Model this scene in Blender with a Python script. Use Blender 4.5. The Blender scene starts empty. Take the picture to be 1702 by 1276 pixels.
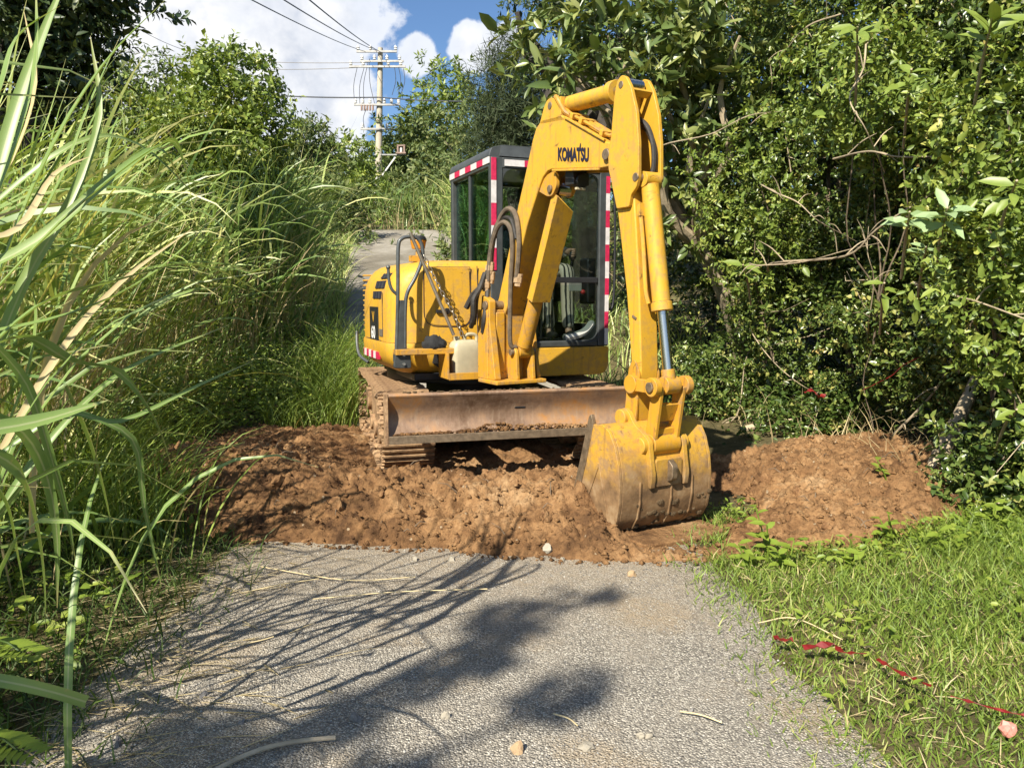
import bpy, bmesh, math, random
import numpy as np
from mathutils import Vector, Matrix, Quaternion

random.seed(11)
R = math.radians
scene = bpy.context.scene
COL = scene.collection

# ------------------------------------------------------------------ camera
cam_d = bpy.data.cameras.new('camera')
cam = bpy.data.objects.new('camera', cam_d)
COL.objects.link(cam)
PITCH = math.atan(148 / 1280.0)
CAM_H = 1.4
cam.location = (0, 0, CAM_H)
cam.rotation_euler = (math.pi / 2 - PITCH, 0, 0)
cam_d.sensor_width = 36.0
cam_d.lens = 36.0 * 1280 / 1702
cam_d.clip_start = 0.05
cam_d.clip_end = 2000
scene.camera = cam

# ------------------------------------------------------------------ sun, sky, exposure
SUN_EL = R(41)
SH = Vector((0.50, 0.866)).normalized()          # ground direction in which shadows fall
sun_d = bpy.data.lights.new('sun', 'SUN')
sun_d.energy = 5.0
sun_d.angle = R(0.55)
sun_d.color = (1.0, 0.93, 0.80)
sun = bpy.data.objects.new('sun', sun_d)
COL.objects.link(sun)
ldir = Vector((SH.x * math.cos(SUN_EL), SH.y * math.cos(SUN_EL), -math.sin(SUN_EL)))
sun.rotation_euler = ldir.to_track_quat('-Z', 'Y').to_euler()
sun.location = (-20, -30, 40)

scene.view_settings.view_transform = 'Standard'
scene.view_settings.look = 'None'
scene.view_settings.exposure = 0.9
scene.view_settings.gamma = 1.0
scene.view_settings.use_curve_mapping = False
scene.cycles.use_denoising = True
scene.cycles.max_bounces = 7
scene.cycles.diffuse_bounces = 3
scene.cycles.glossy_bounces = 3
scene.cycles.transmission_bounces = 4
scene.cycles.transparent_max_bounces = 8
scene.cycles.caustics_reflective = False
scene.cycles.caustics_refractive = False
scene.cycles.sample_clamp_indirect = 6


def ray(px, py):
    a = (px - 851) / 1280.0
    b = (py - 638) / 1280.0
    return Vector((a, math.cos(PITCH) - b * math.sin(PITCH), -math.sin(PITCH) - b * math.cos(PITCH)))


def at(px, py, d):
    """point at distance d in front of the photographer"""
    r = ray(px, py)
    return Vector((0, 0, CAM_H)) + r * (d / r.y)


# ------------------------------------------------------------------ node helpers
class NT:
    def __init__(self, tree):
        self.t = tree
        self.n = tree.nodes
        self.n.clear()

    def new(self, typ, props=None, **ins):
        nd = self.n.new(typ)
        for k, v in (props or {}).items():
            setattr(nd, k, v)
        for k, v in ins.items():
            k = k.replace('_', ' ')
            self.set(nd, k, v)
        return nd

    def set(self, nd, key, v):
        if isinstance(key, int):
            sock = nd.inputs[key]
        else:
            sock = nd.inputs[key]
        if hasattr(v, 'is_output'):
            self.t.links.new(v, sock)
        elif hasattr(v, 'outputs'):
            self.t.links.new(v.outputs[0], sock)
        else:
            if isinstance(v, (tuple, list)) and len(v) == 3 and len(sock.default_value) == 4:
                v = (*v, 1)
            sock.default_value = v

    def link(self, a, b):
        self.t.links.new(a, b)

    def noise(self, vec, scale, detail=4, rough=0.55, dist=0.0):
        nd = self.n.new('ShaderNodeTexNoise')
        nd.inputs['Scale'].default_value = scale
        nd.inputs['Detail'].default_value = detail
        nd.inputs['Roughness'].default_value = rough
        nd.inputs['Distortion'].default_value = dist
        if vec is not None:
            self.t.links.new(vec, nd.inputs['Vector'])
        return nd.outputs['Fac']

    def ramp(self, fac, stops, interp='LINEAR'):
        nd = self.n.new('ShaderNodeValToRGB')
        cr = nd.color_ramp
        cr.interpolation = interp
        while len(cr.elements) < len(stops):
            cr.elements.new(0.5)
        for e, (p, c) in zip(cr.elements, stops):
            e.position = p
            e.color = (*c, 1) if len(c) == 3 else c
        self.t.links.new(fac, nd.inputs[0])
        return nd.outputs[0]

    def mix(self, fac, a, b, mode='MIX'):
        nd = self.n.new('ShaderNodeMix')
        nd.data_type = 'RGBA'
        nd.blend_type = mode
        for k, v in ((0, fac), (6, a), (7, b)):
            if hasattr(v, 'is_output'):
                self.t.links.new(v, nd.inputs[k])
            else:
                if isinstance(v, tuple) and len(v) == 3:
                    v = (*v, 1)
                nd.inputs[k].default_value = v
        return nd.outputs[2]

    def math(self, op, a, b=None, c=None, clamp=False):
        nd = self.n.new('ShaderNodeMath')
        nd.operation = op
        nd.use_clamp = clamp
        for i, v in enumerate((a, b, c)):
            if v is None:
                continue
            if hasattr(v, 'is_output'):
                self.t.links.new(v, nd.inputs[i])
            else:
                nd.inputs[i].default_value = v
        return nd.outputs[0]

    def mapr(self, v, a, b, c=0.0, d=1.0, smooth=False):
        nd = self.n.new('ShaderNodeMapRange')
        if smooth:
            nd.interpolation_type = 'SMOOTHSTEP'
        self.t.links.new(v, nd.inputs[0])
        for i, x in enumerate((a, b, c, d)):
            nd.inputs[i + 1].default_value = x
        return nd.outputs[0]

    def bump(self, h, strength=0.5, dist=0.02, normal=None):
        nd = self.n.new('ShaderNodeBump')
        nd.inputs['Strength'].default_value = strength
        nd.inputs['Distance'].default_value = dist
        self.t.links.new(h, nd.inputs['Height'])
        if normal is not None:
            self.t.links.new(normal, nd.inputs['Normal'])
        return nd.outputs[0]


MAT = {}


def material(name):
    m = bpy.data.materials.new(name)
    m.use_nodes = True
    MAT[name] = m
    return m, NT(m.node_tree)


def finish(nt, shader):
    o = nt.n.new('ShaderNodeOutputMaterial')
    nt.t.links.new(shader, o.inputs['Surface'])


def principled(nt, color, rough=0.5, metal=0.0, normal=None, spec=0.5, coat=0.0):
    p = nt.n.new('ShaderNodeBsdfPrincipled')
    for k, v in (('Base Color', color), ('Roughness', rough), ('Metallic', metal), ('Specular IOR Level', spec), ('Coat Weight', coat)):
        if hasattr(v, 'is_output'):
            nt.t.links.new(v, p.inputs[k])
        else:
            if isinstance(v, tuple) and len(v) == 3:
                v = (*v, 1)
            p.inputs[k].default_value = v
    if normal is not None:
        nt.t.links.new(normal, p.inputs['Normal'])
    return p.outputs[0]


def simple(name, color, rough=0.5, metal=0.0, var=0.15, vscale=8.0, bump=0.0, spec=0.5):
    m, nt = material(name)
    tc = nt.new('ShaderNodeTexCoord').outputs['Object']
    n1 = nt.noise(tc, vscale, 5, 0.6)
    dark = tuple(c * (1 - var) for c in color)
    lite = tuple(min(1, c * (1 + var)) for c in color)
    col = nt.ramp(n1, [(0.3, dark), (0.7, lite)])
    nrm = None
    if bump:
        nrm = nt.bump(nt.noise(tc, vscale * 5, 4, 0.6), bump, 0.01)
    finish(nt, principled(nt, col, rough, metal, nrm, spec))
    return m


# ------------------------------------------------------------------ world: clear sky with cumulus
world = bpy.data.worlds.new('World')
scene.world = world
world.use_nodes = True
wt = NT(world.node_tree)
sky = wt.n.new('ShaderNodeTexSky')
sky.sky_type = 'NISHITA'
sky.sun_disc = False
sky.sun_elevation = SUN_EL
sky.sun_rotation = math.atan2(-SH.x, -SH.y) % (2 * math.pi)
sky.altitude = 50
sky.air_density = 1.0
sky.dust_density = 0.4
sky.ozone_density = 1.6
gen = wt.n.new('ShaderNodeTexCoord').outputs['Generated']
vm = wt.n.new('ShaderNodeVectorMath')
vm.operation = 'NORMALIZE'
wt.link(gen, vm.inputs[0])
vdir = vm.outputs[0]
warp = wt.n.new('ShaderNodeTexNoise')
warp.inputs['Scale'].default_value = 9.0
warp.inputs['Detail'].default_value = 3
wt.link(vdir, warp.inputs['Vector'])
wv = wt.n.new('ShaderNodeVectorMath')
wv.operation = 'MULTIPLY_ADD'
wt.link(warp.outputs['Color'], wv.inputs[0])
wv.inputs[1].default_value = (0.05, 0.05, 0.05)
wt.link(vdir, wv.inputs[2])
det = wt.noise(wv.outputs[0], 11.0, 8, 0.58)
big = wt.noise(vdir, 2.3, 3, 0.5)
# cumulus heads: a few soft masses in the directions in which the day's clouds stand
cover = None
for (px, py, rad, amp) in ((330, 60, 0.17, 0.55), (440, 40, 0.15, 0.55), (530, 130, 0.085, 0.46), (200, 90, 0.16, 0.40), (440, 230, 0.12, 0.42),
                           (690, 95, 0.030, 0.30), (795, 78, 0.036, 0.42), (850, 72, 0.032, 0.40), (560, 215, 0.06, 0.30), (60, -60, 0.2, 0.4)):
    d = ray(px, py).normalized()
    dist = wt.n.new('ShaderNodeVectorMath')
    dist.operation = 'DISTANCE'
    wt.link(vdir, dist.inputs[0])
    dist.inputs[1].default_value = d
    f = wt.mapr(dist.outputs['Value'], rad * 1.35, rad * 0.35, 0.0, amp, True)
    cover = f if cover is None else wt.math('MAXIMUM', cover, f)
away = wt.mapr(big, 0.50, 0.68, 0.0, 0.42, True)
dotf = wt.n.new('ShaderNodeVectorMath')
dotf.operation = 'DOT_PRODUCT'
wt.link(vdir, dotf.inputs[0])
dotf.inputs[1].default_value = (0, 1, 0)
side = wt.mapr(dotf.outputs['Value'], 0.75, 0.45, 0.0, 1.0, True)
cover = wt.math('MAXIMUM', cover, wt.math('MULTIPLY', away, side))
dens = wt.math('ADD', cover, wt.math('MULTIPLY', wt.math('SUBTRACT', det, 0.5), 0.95))
alpha = wt.mapr(dens, 0.19, 0.29, 0.0, 1.0, True)
thick = wt.mapr(dens, 0.22, 0.62, 0.0, 1.0, True)
tone = wt.noise(wv.outputs[0], 7.0, 6, 0.6)
ccol = wt.ramp(tone, [(0.34, (4.8, 5.3, 6.3)), (0.56, (9.6, 9.5, 9.4))])
ccol = wt.mix(thick, (7.2, 7.6, 8.4), ccol)
skyc = wt.mix(1.0, sky.outputs[0], (0.80, 0.97, 1.16), 'MULTIPLY')
wcol = wt.mix(alpha, skyc, ccol)
bg = wt.n.new('ShaderNodeBackground')
bg.inputs['Strength'].default_value = 0.066
wt.link(wcol, bg.inputs['Color'])
wo = wt.n.new('ShaderNodeOutputWorld')
wt.link(bg.outputs[0], wo.inputs['Surface'])

# ------------------------------------------------------------------ object helpers


def tag(o, label=None, cat=None, group=None, kind=None):
    if label:
        o['label'] = label
    if cat:
        o['category'] = cat
    if group:
        o['group'] = group
    if kind:
        o['kind'] = kind
    return o


def empty(name, loc=(0, 0, 0), rz=0.0):
    o = bpy.data.objects.new(name, None)
    o.empty_display_size = 0.2
    COL.objects.link(o)
    o.location = loc
    o.rotation_euler = (0, 0, rz)
    return o


def link_mesh(name, me, mat=None, parent=None, M=None):
    if mat is not None and len(me.materials) == 0:
        me.materials.append(MAT[mat] if isinstance(mat, str) else mat)
    o = bpy.data.objects.new(name, me)
    COL.objects.link(o)
    if parent is not None:
        o.parent = parent
    if M is not None:
        o.matrix_local = M
    return o


def raw_mesh(name, V, Fc, smooth=False):
    """V (n,3) array, Fc (m,k) array with constant k"""
    V = np.asarray(V, dtype=np.float32)
    Fc = np.asarray(Fc, dtype=np.int32)
    me = bpy.data.meshes.new(name)
    me.vertices.add(len(V))
    me.vertices.foreach_set('co', V.ravel())
    k = Fc.shape[1]
    me.loops.add(Fc.size)
    me.loops.foreach_set('vertex_index', Fc.ravel())
    me.polygons.add(len(Fc))
    me.polygons.foreach_set('loop_start', np.arange(0, Fc.size, k, dtype=np.int32))
    if smooth:
        me.polygons.foreach_set('use_smooth', np.ones(len(Fc), dtype=bool))
    me.update(calc_edges=True)
    return me


class MB:
    """collects simple shapes; build() links them as one mesh object"""

    def __init__(self):
        self.v = []
        self.f = []

    def add(self, vs, fs):
        b = len(self.v)
        self.v += [tuple(p) for p in vs]
        self.f += [tuple(i + b for i in f) for f in fs]
        return self

    def box(self, c, s, M=None):
        x, y, z = (k / 2 for k in s)
        vs = [Vector((i * x, j * y, k * z)) for i in (-1, 1) for j in (-1, 1) for k in (-1, 1)]
        if M is not None:
            vs = [M @ p for p in vs]
        vs = [p + Vector(c) for p in vs]
        return self.add(vs, [(0, 1, 3, 2), (4, 6, 7, 5), (0, 4, 5, 1), (2, 3, 7, 6), (0, 2, 6, 4), (1, 5, 7, 3)])

    def bar(self, p0, p1, w, h, up=(0, 0, 1)):
        p0, p1 = Vector(p0), Vector(p1)
        d = (p1 - p0)
        L = d.length
        d.normalize()
        u = Vector(up)
        s = d.cross(u)
        if s.length < 1e-4:
            s = d.cross(Vector((1, 0, 0)))
        s.normalize()
        u = s.cross(d)
        M = Matrix((s, d, u)).transposed()
        return self.box((p0 + p1) / 2, (w, L, h), M)

    def prism(self, prof, t0, t1, fn):
        """prof closed 2D polygon; fn(a, b, t) -> 3D"""
        n = len(prof)
        vs = [fn(a, b, t0) for a, b in prof] + [fn(a, b, t1) for a, b in prof]
        fs = [tuple(range(n - 1, -1, -1)), tuple(range(n, 2 * n))]
        fs += [(i, (i + 1) % n, n + (i + 1) % n, n + i) for i in range(n)]
        return self.add(vs, fs)

    def sz(self, prof, x0, x1):
        """profile in (forward, up), extruded sideways"""
        return self.prism(prof, x0, x1, lambda a, b, t: (t, -a, b))

    def xz(self, prof, y0, y1):
        return self.prism(prof, y0, y1, lambda a, b, t: (a, t, b))

    def xy(self, prof, z0, z1):
        return self.prism(prof, z0, z1, lambda a, b, t: (a, b, t))

    def cyl(self, p0, p1, r0, r1=None, n=16, cap=True):
        r1 = r0 if r1 is None else r1
        p0, p1 = Vector(p0), Vector(p1)
        d = (p1 - p0).normalized()
        s = d.cross(Vector((0, 0, 1)))
        if s.length < 1e-3:
            s = Vector((1, 0, 0))
        s.normalize()
        u = s.cross(d)
        vs = []
        for p, r in ((p0, r0), (p1, r1)):
            for i in range(n):
                a = 2 * math.pi * i / n
                vs.append(p + s * (r * math.cos(a)) + u * (r * math.sin(a)))
        fs = [(i, (i + 1) % n, n + (i + 1) % n, n + i) for i in range(n)]
        if cap:
            fs += [tuple(range(n - 1, -1, -1)), tuple(range(n, 2 * n))]
        return self.add(vs, fs)

    def tube(self, pts, r, n=8, closed=False):
        pts = [Vector(p) for p in pts]
        m = len(pts)
        rs = r if isinstance(r, (list, tuple)) else [r] * m
        vs = []
        prev = None
        for i, p in enumerate(pts):
            if closed:
                d = pts[(i + 1) % m] - pts[i - 1]
            else:
                d = pts[min(i + 1, m - 1)] - pts[max(i - 1, 0)]
            d.normalize()
            if prev is None:
                s = d.cross(Vector((0, 0, 1)))
                if s.length < 1e-2:
                    s = d.cross(Vector((0, 1, 0)))
            else:
                s = prev - d * prev.dot(d)
                if s.length < 1e-4:
                    s = d.cross(Vector((0, 0, 1)))
            s.normalize()
            prev = s
            u = d.cross(s)
            for k in range(n):
                a = 2 * math.pi * k / n
                vs.append(p + s * (rs[i] * math.cos(a)) + u * (rs[i] * math.sin(a)))
        fs = []
        for i in range(m if closed else m - 1):
            a, b = i * n, ((i + 1) % m) * n
            for k in range(n):
                k2 = (k + 1) % n
                fs.append((a + k, a + k2, b + k2, b + k))
        if not closed:
            fs += [tuple(range(n - 1, -1, -1)), tuple(range((m - 1) * n, m * n))]
        return self.add(vs, fs)

    def sphere(self, c, r, n=12, m=8, s=(1, 1, 1)):
        c = Vector(c)
        vs = [c + Vector((0, 0, r * s[2]))]
        for j in range(1, m):
            a = math.pi * j / m
            for i in range(n):
                b = 2 * math.pi * i / n
                vs.append(c + Vector((r * s[0] * math.sin(a) * math.cos(b), r * s[1] * math.sin(a) * math.sin(b), r * s[2] * math.cos(a))))
        vs.append(c - Vector((0, 0, r * s[2])))
        fs = [(0, 1 + i, 1 + (i + 1) % n) for i in range(n)]
        for j in range(m - 2):
            for i in range(n):
                a, b = 1 + j * n, 1 + (j + 1) * n
                fs.append((a + i, b + i, b + (i + 1) % n, a + (i + 1) % n))
        l = len(vs) - 1
        a = 1 + (m - 2) * n
        fs += [(l, a + (i + 1) % n, a + i) for i in range(n)]
        return self.add(vs, fs)

    def loft(self, rings, cap0=True, cap1=True):
        n = len(rings[0])
        vs = [p for r in rings for p in r]
        fs = []
        for j in range(len(rings) - 1):
            for i in range(n):
                a, b = j * n, (j + 1) * n
                fs.append((a + i, a + (i + 1) % n, b + (i + 1) % n, b + i))
        if cap0:
            fs.append(tuple(range(n - 1, -1, -1)))
        if cap1:
            fs.append(tuple(range((len(rings) - 1) * n, len(rings) * n)))
        return self.add(vs, fs)

    def mesh(self, name, smooth=38):
        me = bpy.data.meshes.new(name)
        me.from_pydata(self.v, [], self.f)
        bm = bmesh.new()
        bm.from_mesh(me)
        bmesh.ops.recalc_face_normals(bm, faces=bm.faces)
        bm.to_mesh(me)
        bm.free()
        if smooth:
            me.polygons.foreach_set('use_smooth', np.ones(len(me.polygons), dtype=bool))
            me.set_sharp_from_angle(angle=R(smooth))
        return me

    def build(self, name, mat, parent=None, M=None, bevel=0.0, smooth=38, seg=2):
        o = link_mesh(name, self.mesh(name, smooth), mat, parent, M)
        if bevel:
            b = o.modifiers.new('bevel', 'BEVEL')
            b.width = bevel
            b.segments = seg
            b.limit_method = 'ANGLE'
            b.angle_limit = R(40)
            b.harden_normals = True
        return o


def build_each(mb, name, mat, parent=None, M=None, bevel=0.0, smooth=38):
    """every separate piece collected in mb becomes an object of its own"""
    par = list(range(len(mb.v)))

    def find(a):
        while par[a] != a:
            par[a] = par[par[a]]
            a = par[a]
        return a
    for f in mb.f:
        for k in f[1:]:
            par[find(k)] = find(f[0])
    groups = {}
    for f in mb.f:
        groups.setdefault(find(f[0]), []).append(f)
    out = []
    for fs in groups.values():
        ids = sorted({k for f in fs for k in f})
        mp = {k: i for i, k in enumerate(ids)}
        q = MB()
        q.v = [mb.v[k] for k in ids]
        q.f = [tuple(mp[k] for k in f) for f in fs]
        out.append(q.build(name, mat, parent, M, bevel, smooth))
    return out


def spline(pts, n=6):
    """Catmull-Rom through pts"""
    P = [Vector(p) for p in pts]
    P = [P[0] * 2 - P[1]] + P + [P[-1] * 2 - P[-2]]
    out = []
    for i in range(1, len(P) - 2):
        a, b, c, d = P[i - 1], P[i], P[i + 1], P[i + 2]
        for k in range(n):
            t = k / n
            out.append(0.5 * ((2 * b) + (c - a) * t + (2 * a - 5 * b + 4 * c - d) * t * t + (3 * b - a - 3 * c + d) * t ** 3))
    out.append(P[-2])
    return out


def rounded(pts, r, n=4):
    """round the corners of a closed 2D polygon"""
    out = []
    m = len(pts)
    for i in range(m):
        a, b, c = (Vector(pts[(i + k) % m]) for k in (-1, 0, 1))
        rr = r[i] if isinstance(r, (list, tuple)) else r
        if rr <= 0:
            out.append((b.x, b.y))
            continue
        u, w = (a - b), (c - b)
        k = min(rr, u.length * 0.45, w.length * 0.45)
        p, q = b + u.normalized() * k, b + w.normalized() * k
        for j in range(n + 1):
            t = j / n
            v = p * (1 - t) ** 2 + b * (2 * t * (1 - t)) + q * t * t
            out.append((v.x, v.y))
    return out


# numpy value noise ------------------------------------------------
_tab = np.random.default_rng(5).random((256, 256)).astype(np.float64)


def vnoise(x, y):
    x = np.asarray(x, float)
    y = np.asarray(y, float)
    xi = np.floor(x).astype(int)
    yi = np.floor(y).astype(int)
    fx = x - xi
    fy = y - yi
    fx = fx * fx * (3 - 2 * fx)
    fy = fy * fy * (3 - 2 * fy)
    g = lambda i, j: _tab[i & 255, j & 255]
    return (g(xi, yi) * (1 - fx) + g(xi + 1, yi) * fx) * (1 - fy) + (g(xi, yi + 1) * (1 - fx) + g(xi + 1, yi + 1) * fx) * fy


def fbm(x, y, o=4, gain=0.5):
    s = 0
    a = 1.0
    t = 0
    for k in range(o):
        s = s + a * vnoise(x * 2 ** k + 17.3 * k, y * 2 ** k + 5.1 * k)
        t += a
        a *= gain
    return s / t - 0.5


def worley(x, y, seed=0):
    """distance to the nearest jittered lattice point: gives clods with crevices between them"""
    xi = np.floor(x).astype(int)
    yi = np.floor(y).astype(int)
    best = np.full(np.shape(x), 9.0)
    for i in (-1, 0, 1):
        for j in (-1, 0, 1):
            a = xi + i
            b = yi + j
            cx = a + _tab[(a + seed) & 255, b & 255]
            cy = b + _tab[b & 255, (a + 91 + seed) & 255]
            best = np.minimum(best, (x - cx) ** 2 + (y - cy) ** 2)
    return np.sqrt(best)


def sstep(a, b, x):
    t = np.clip((np.asarray(x, float) - a) / (b - a), 0, 1)
    return t * t * (3 - 2 * t)


def road_c(y):
    """centre line of the lane"""
    y = np.asarray(y, float)
    return -0.20 - 0.022 * np.clip(y - 2, 0, 8) - 0.19 * np.clip(y - 7.5, 0, 40)


def zg(x, y):
    """height of the natural ground"""
    x = np.asarray(x, float)
    y = np.asarray(y, float)
    ramp = 0.215 * np.clip(y - 8.6, 0, 15.4) + 0.115 * np.clip(y - 24, 0, 60)
    k = np.clip((y - 7.6) / 2.0, 0, 1)
    ramp = ramp * k
    d = np.abs(x - road_c(y))
    bank = 0.10 * sstep(1.6, 2.8, d) + 0.07 * np.clip(d - 3, 0, 30) * sstep(6, 16, y)
    rough = 0.06 * fbm(x * 1.3, y * 1.3, 3) * sstep(1.4, 2.2, d)
    return ramp + bank + rough


def zgf(x, y):
    return float(zg(x, y))

# ------------------------------------------------------------------ materials


def paint_material(name, base, mud_z0=None, mud_z1=None, dirt=0.35, rough=0.42):
    m, nt = material(name)
    tc = nt.new('ShaderNodeTexCoord').outputs['Object']
    n1 = nt.noise(tc, 3.0, 6, 0.62)
    n2 = nt.noise(tc, 22.0, 6, 0.65)
    n3 = nt.noise(tc, 90.0, 3, 0.6)
    col = nt.ramp(n1, [(0.3, tuple(c * 0.9 for c in base)), (0.7, tuple(min(1, c * 1.06) for c in base))])
    dust = nt.mapr(nt.math('MULTIPLY', n1, n2), 0.21, 0.36, 0.0, dirt, True)
    col = nt.mix(dust, col, (0.33, 0.20, 0.085))
    # grease and rubbed spots
    sp = nt.mapr(nt.noise(tc, 14.0, 7, 0.7, 0.6), 0.60, 0.70, 0.0, 0.75 * min(1, dirt * 2), True)
    col = nt.mix(sp, col, (0.10, 0.055, 0.025))
    # streaks running down
    mp = nt.n.new('ShaderNodeMapping')
    mp.inputs['Scale'].default_value = (34, 34, 2.2)
    nt.link(tc, mp.inputs[0])
    st = nt.mapr(nt.noise(mp.outputs[0], 1.0, 4, 0.6), 0.55, 0.72, 0.0, dirt * 0.8, True)
    col = nt.mix(st, col, (0.22, 0.12, 0.05))
    # paint rubbed off along the edges
    bv_ = nt.n.new('ShaderNodeBevel')
    bv_.samples = 4
    bv_.inputs['Radius'].default_value = 0.016
    ge = nt.n.new('ShaderNodeNewGeometry')
    dt = nt.n.new('ShaderNodeVectorMath')
    dt.operation = 'DOT_PRODUCT'
    nt.link(bv_.outputs[0], dt.inputs[0])
    nt.link(ge.outputs['Normal'], dt.inputs[1])
    edge = nt.math('MULTIPLY', nt.mapr(dt.outputs['Value'], 0.985, 0.90, 0.0, 1.0, True), nt.mapr(nt.noise(tc, 26.0, 6, 0.7), 0.42, 0.62, 0.0, 0.8, True))
    col = nt.mix(edge, col, (0.17, 0.10, 0.055))
    r = nt.mapr(n2, 0.3, 0.7, rough - 0.1, rough + 0.2)
    nrm = nt.bump(n3, 0.05, 0.004)
    if mud_z0 is not None:
        sx = nt.n.new('ShaderNodeSeparateXYZ')
        nt.link(tc, sx.inputs[0])
        h = nt.math('ADD', sx.outputs['Z'], nt.math('MULTIPLY', nt.math('SUBTRACT', nt.noise(tc, 7.0, 8, 0.68), 0.5), 0.36))
        f = nt.mapr(h, mud_z0, mud_z1, 1.0, 0.0, True)
        mudc = nt.ramp(nt.noise(tc, 9.0, 7, 0.65), [(0.32, (0.10, 0.058, 0.028)), (0.52, (0.22, 0.13, 0.060)), (0.72, (0.34, 0.235, 0.13))])
        rub = nt.mapr(nt.noise(tc, 5.0, 8, 0.75, 0.4), 0.50, 0.60, 0.0, 0.55, True)
        col = nt.mix(rub, col, (0.36, 0.19, 0.06))
        col = nt.mix(f, col, mudc)
        r = nt.math('ADD', nt.math('MULTIPLY', f, 0.3), r, clamp=True)
        nrm = nt.bump(nt.noise(tc, 45.0, 6, 0.7), 0.35, 0.008)
    finish(nt, principled(nt, col, r, 0.0, nrm, 0.4))
    return m


YEL = (0.60, 0.335, 0.030)
paint_material('paint', YEL, dirt=0.5, rough=0.48)
paint_material('paint_worn', (0.54, 0.275, 0.024), dirt=0.8, rough=0.5)
paint_material('paint_bucket', (0.54, 0.30, 0.035), 0.28, 0.52, dirt=1.0, rough=0.5)

simple('frame_grey', (0.050, 0.055, 0.055), 0.45, 0, 0.25, 12)
simple('tube_grey', (0.085, 0.092, 0.092), 0.38, 0.2, 0.25, 20)
simple('black_plastic', (0.018, 0.018, 0.019), 0.45, 0, 0.3, 15, 0.1)
simple('rubber', (0.030, 0.026, 0.022), 0.65, 0, 0.5, 18, 0.25)
simple('hose_dusty', (0.115, 0.085, 0.055), 0.75, 0, 0.45, 16, 0.3)
simple('chrome', (0.62, 0.58, 0.53), 0.24, 1.0, 0.04, 10)
simple('steel_dirty', (0.23, 0.17, 0.11), 0.55, 0.6, 0.4, 25, 0.2)
simple('steel_bar', (0.42, 0.37, 0.30), 0.4, 0.8, 0.3, 14, 0.1)
simple('bolt_steel', (0.55, 0.52, 0.48), 0.35, 0.9, 0.2, 40)
simple('tape_red', (0.50, 0.022, 0.075), 0.4, 0, 0.25, 30)
simple('tape_white', (0.62, 0.58, 0.56), 0.4, 0, 0.15, 22)
simple('decal_dark', (0.016, 0.014, 0.030), 0.5, 0, 0.2, 40)
simple('decal_white', (0.75, 0.75, 0.72), 0.5, 0, 0.1, 40)
simple('plate_grey', (0.20, 0.17, 0.13), 0.5, 0.3, 0.2, 40)
simple('amber', (0.55, 0.22, 0.02), 0.25, 0, 0.2, 20)
simple('jug', (0.44, 0.39, 0.26), 0.45, 0, 0.14, 9, 0.05)
simple('black_cloth', (0.018, 0.018, 0.019), 0.9, 0, 0.4, 10, 0.4)
simple('seat_cloth', (0.03, 0.032, 0.034), 0.85, 0, 0.3, 10)
simple('skin', (0.56, 0.34, 0.23), 0.5, 0, 0.1, 10)
simple('jacket', (0.016, 0.018, 0.026), 0.85, 0, 0.3, 8, 0.3)
simple('hair', (0.012, 0.010, 0.009), 0.6, 0, 0.3, 20)
simple('cuff', (0.66, 0.60, 0.50), 0.8, 0, 0.1, 10)
simple('pale_plastic', (0.45, 0.46, 0.42), 0.5, 0, 0.12, 10)
simple('red_plastic', (0.60, 0.05, 0.05), 0.4)
simple('concrete_pole', (0.46, 0.40, 0.31), 0.85, 0, 0.18, 2.5, 0.3)
simple('pole_white', (0.66, 0.64, 0.60), 0.8, 0, 0.15, 3)
simple('insulator', (0.72, 0.70, 0.66), 0.3)
simple('galvanised', (0.34, 0.33, 0.31), 0.55, 0.5, 0.2, 5)
simple('wire', (0.055, 0.06, 0.07), 0.6)
simple('wire_light', (0.22, 0.21, 0.20), 0.6)
simple('box_brown', (0.27, 0.18, 0.14), 0.7, 0, 0.3, 8)
simple('stone_pale', (0.36, 0.32, 0.25), 0.85, 0, 0.25, 14, 0.4)
simple('stone_grey', (0.23, 0.215, 0.20), 0.85, 0, 0.3, 14, 0.4)
simple('stone_tan', (0.40, 0.27, 0.15), 0.9, 0, 0.25, 14, 0.4)
simple('red_tape', (0.17, 0.011, 0.010), 0.45, 0, 0.3, 25)
simple('pink_plastic', (0.72, 0.28, 0.22), 0.5, 0, 0.25, 20)
simple('dead_wood', (0.46, 0.37, 0.25), 0.85, 0, 0.3, 9, 0.4)
simple('straw', (0.62, 0.50, 0.28), 0.8, 0, 0.25, 6)
simple('bark_pale', (0.36, 0.29, 0.19), 0.9, 0, 0.4, 7, 0.5)
simple('bark_dark', (0.055, 0.045, 0.035), 0.9, 0, 0.5, 6, 0.5)
simple('bark_brown', (0.16, 0.12, 0.08), 0.9, 0, 0.4, 7, 0.5)

# striped work trousers
m, nt = material('trousers')
tc = nt.new('ShaderNodeTexCoord').outputs['Object']
w = nt.n.new('ShaderNodeTexWave')
w.wave_type = 'BANDS'
w.bands_direction = 'X'
w.inputs['Scale'].default_value = 9.0
w.inputs['Distortion'].default_value = 1.5
nt.link(tc, w.inputs['Vector'])
finish(nt, principled(nt, nt.ramp(w.outputs['Fac'], [(0.66, (0.74, 0.65, 0.50)), (0.72, (0.030, 0.03, 0.028))]), 0.85))

# window glass: mostly clear, green tint, mirror at grazing angles


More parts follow.
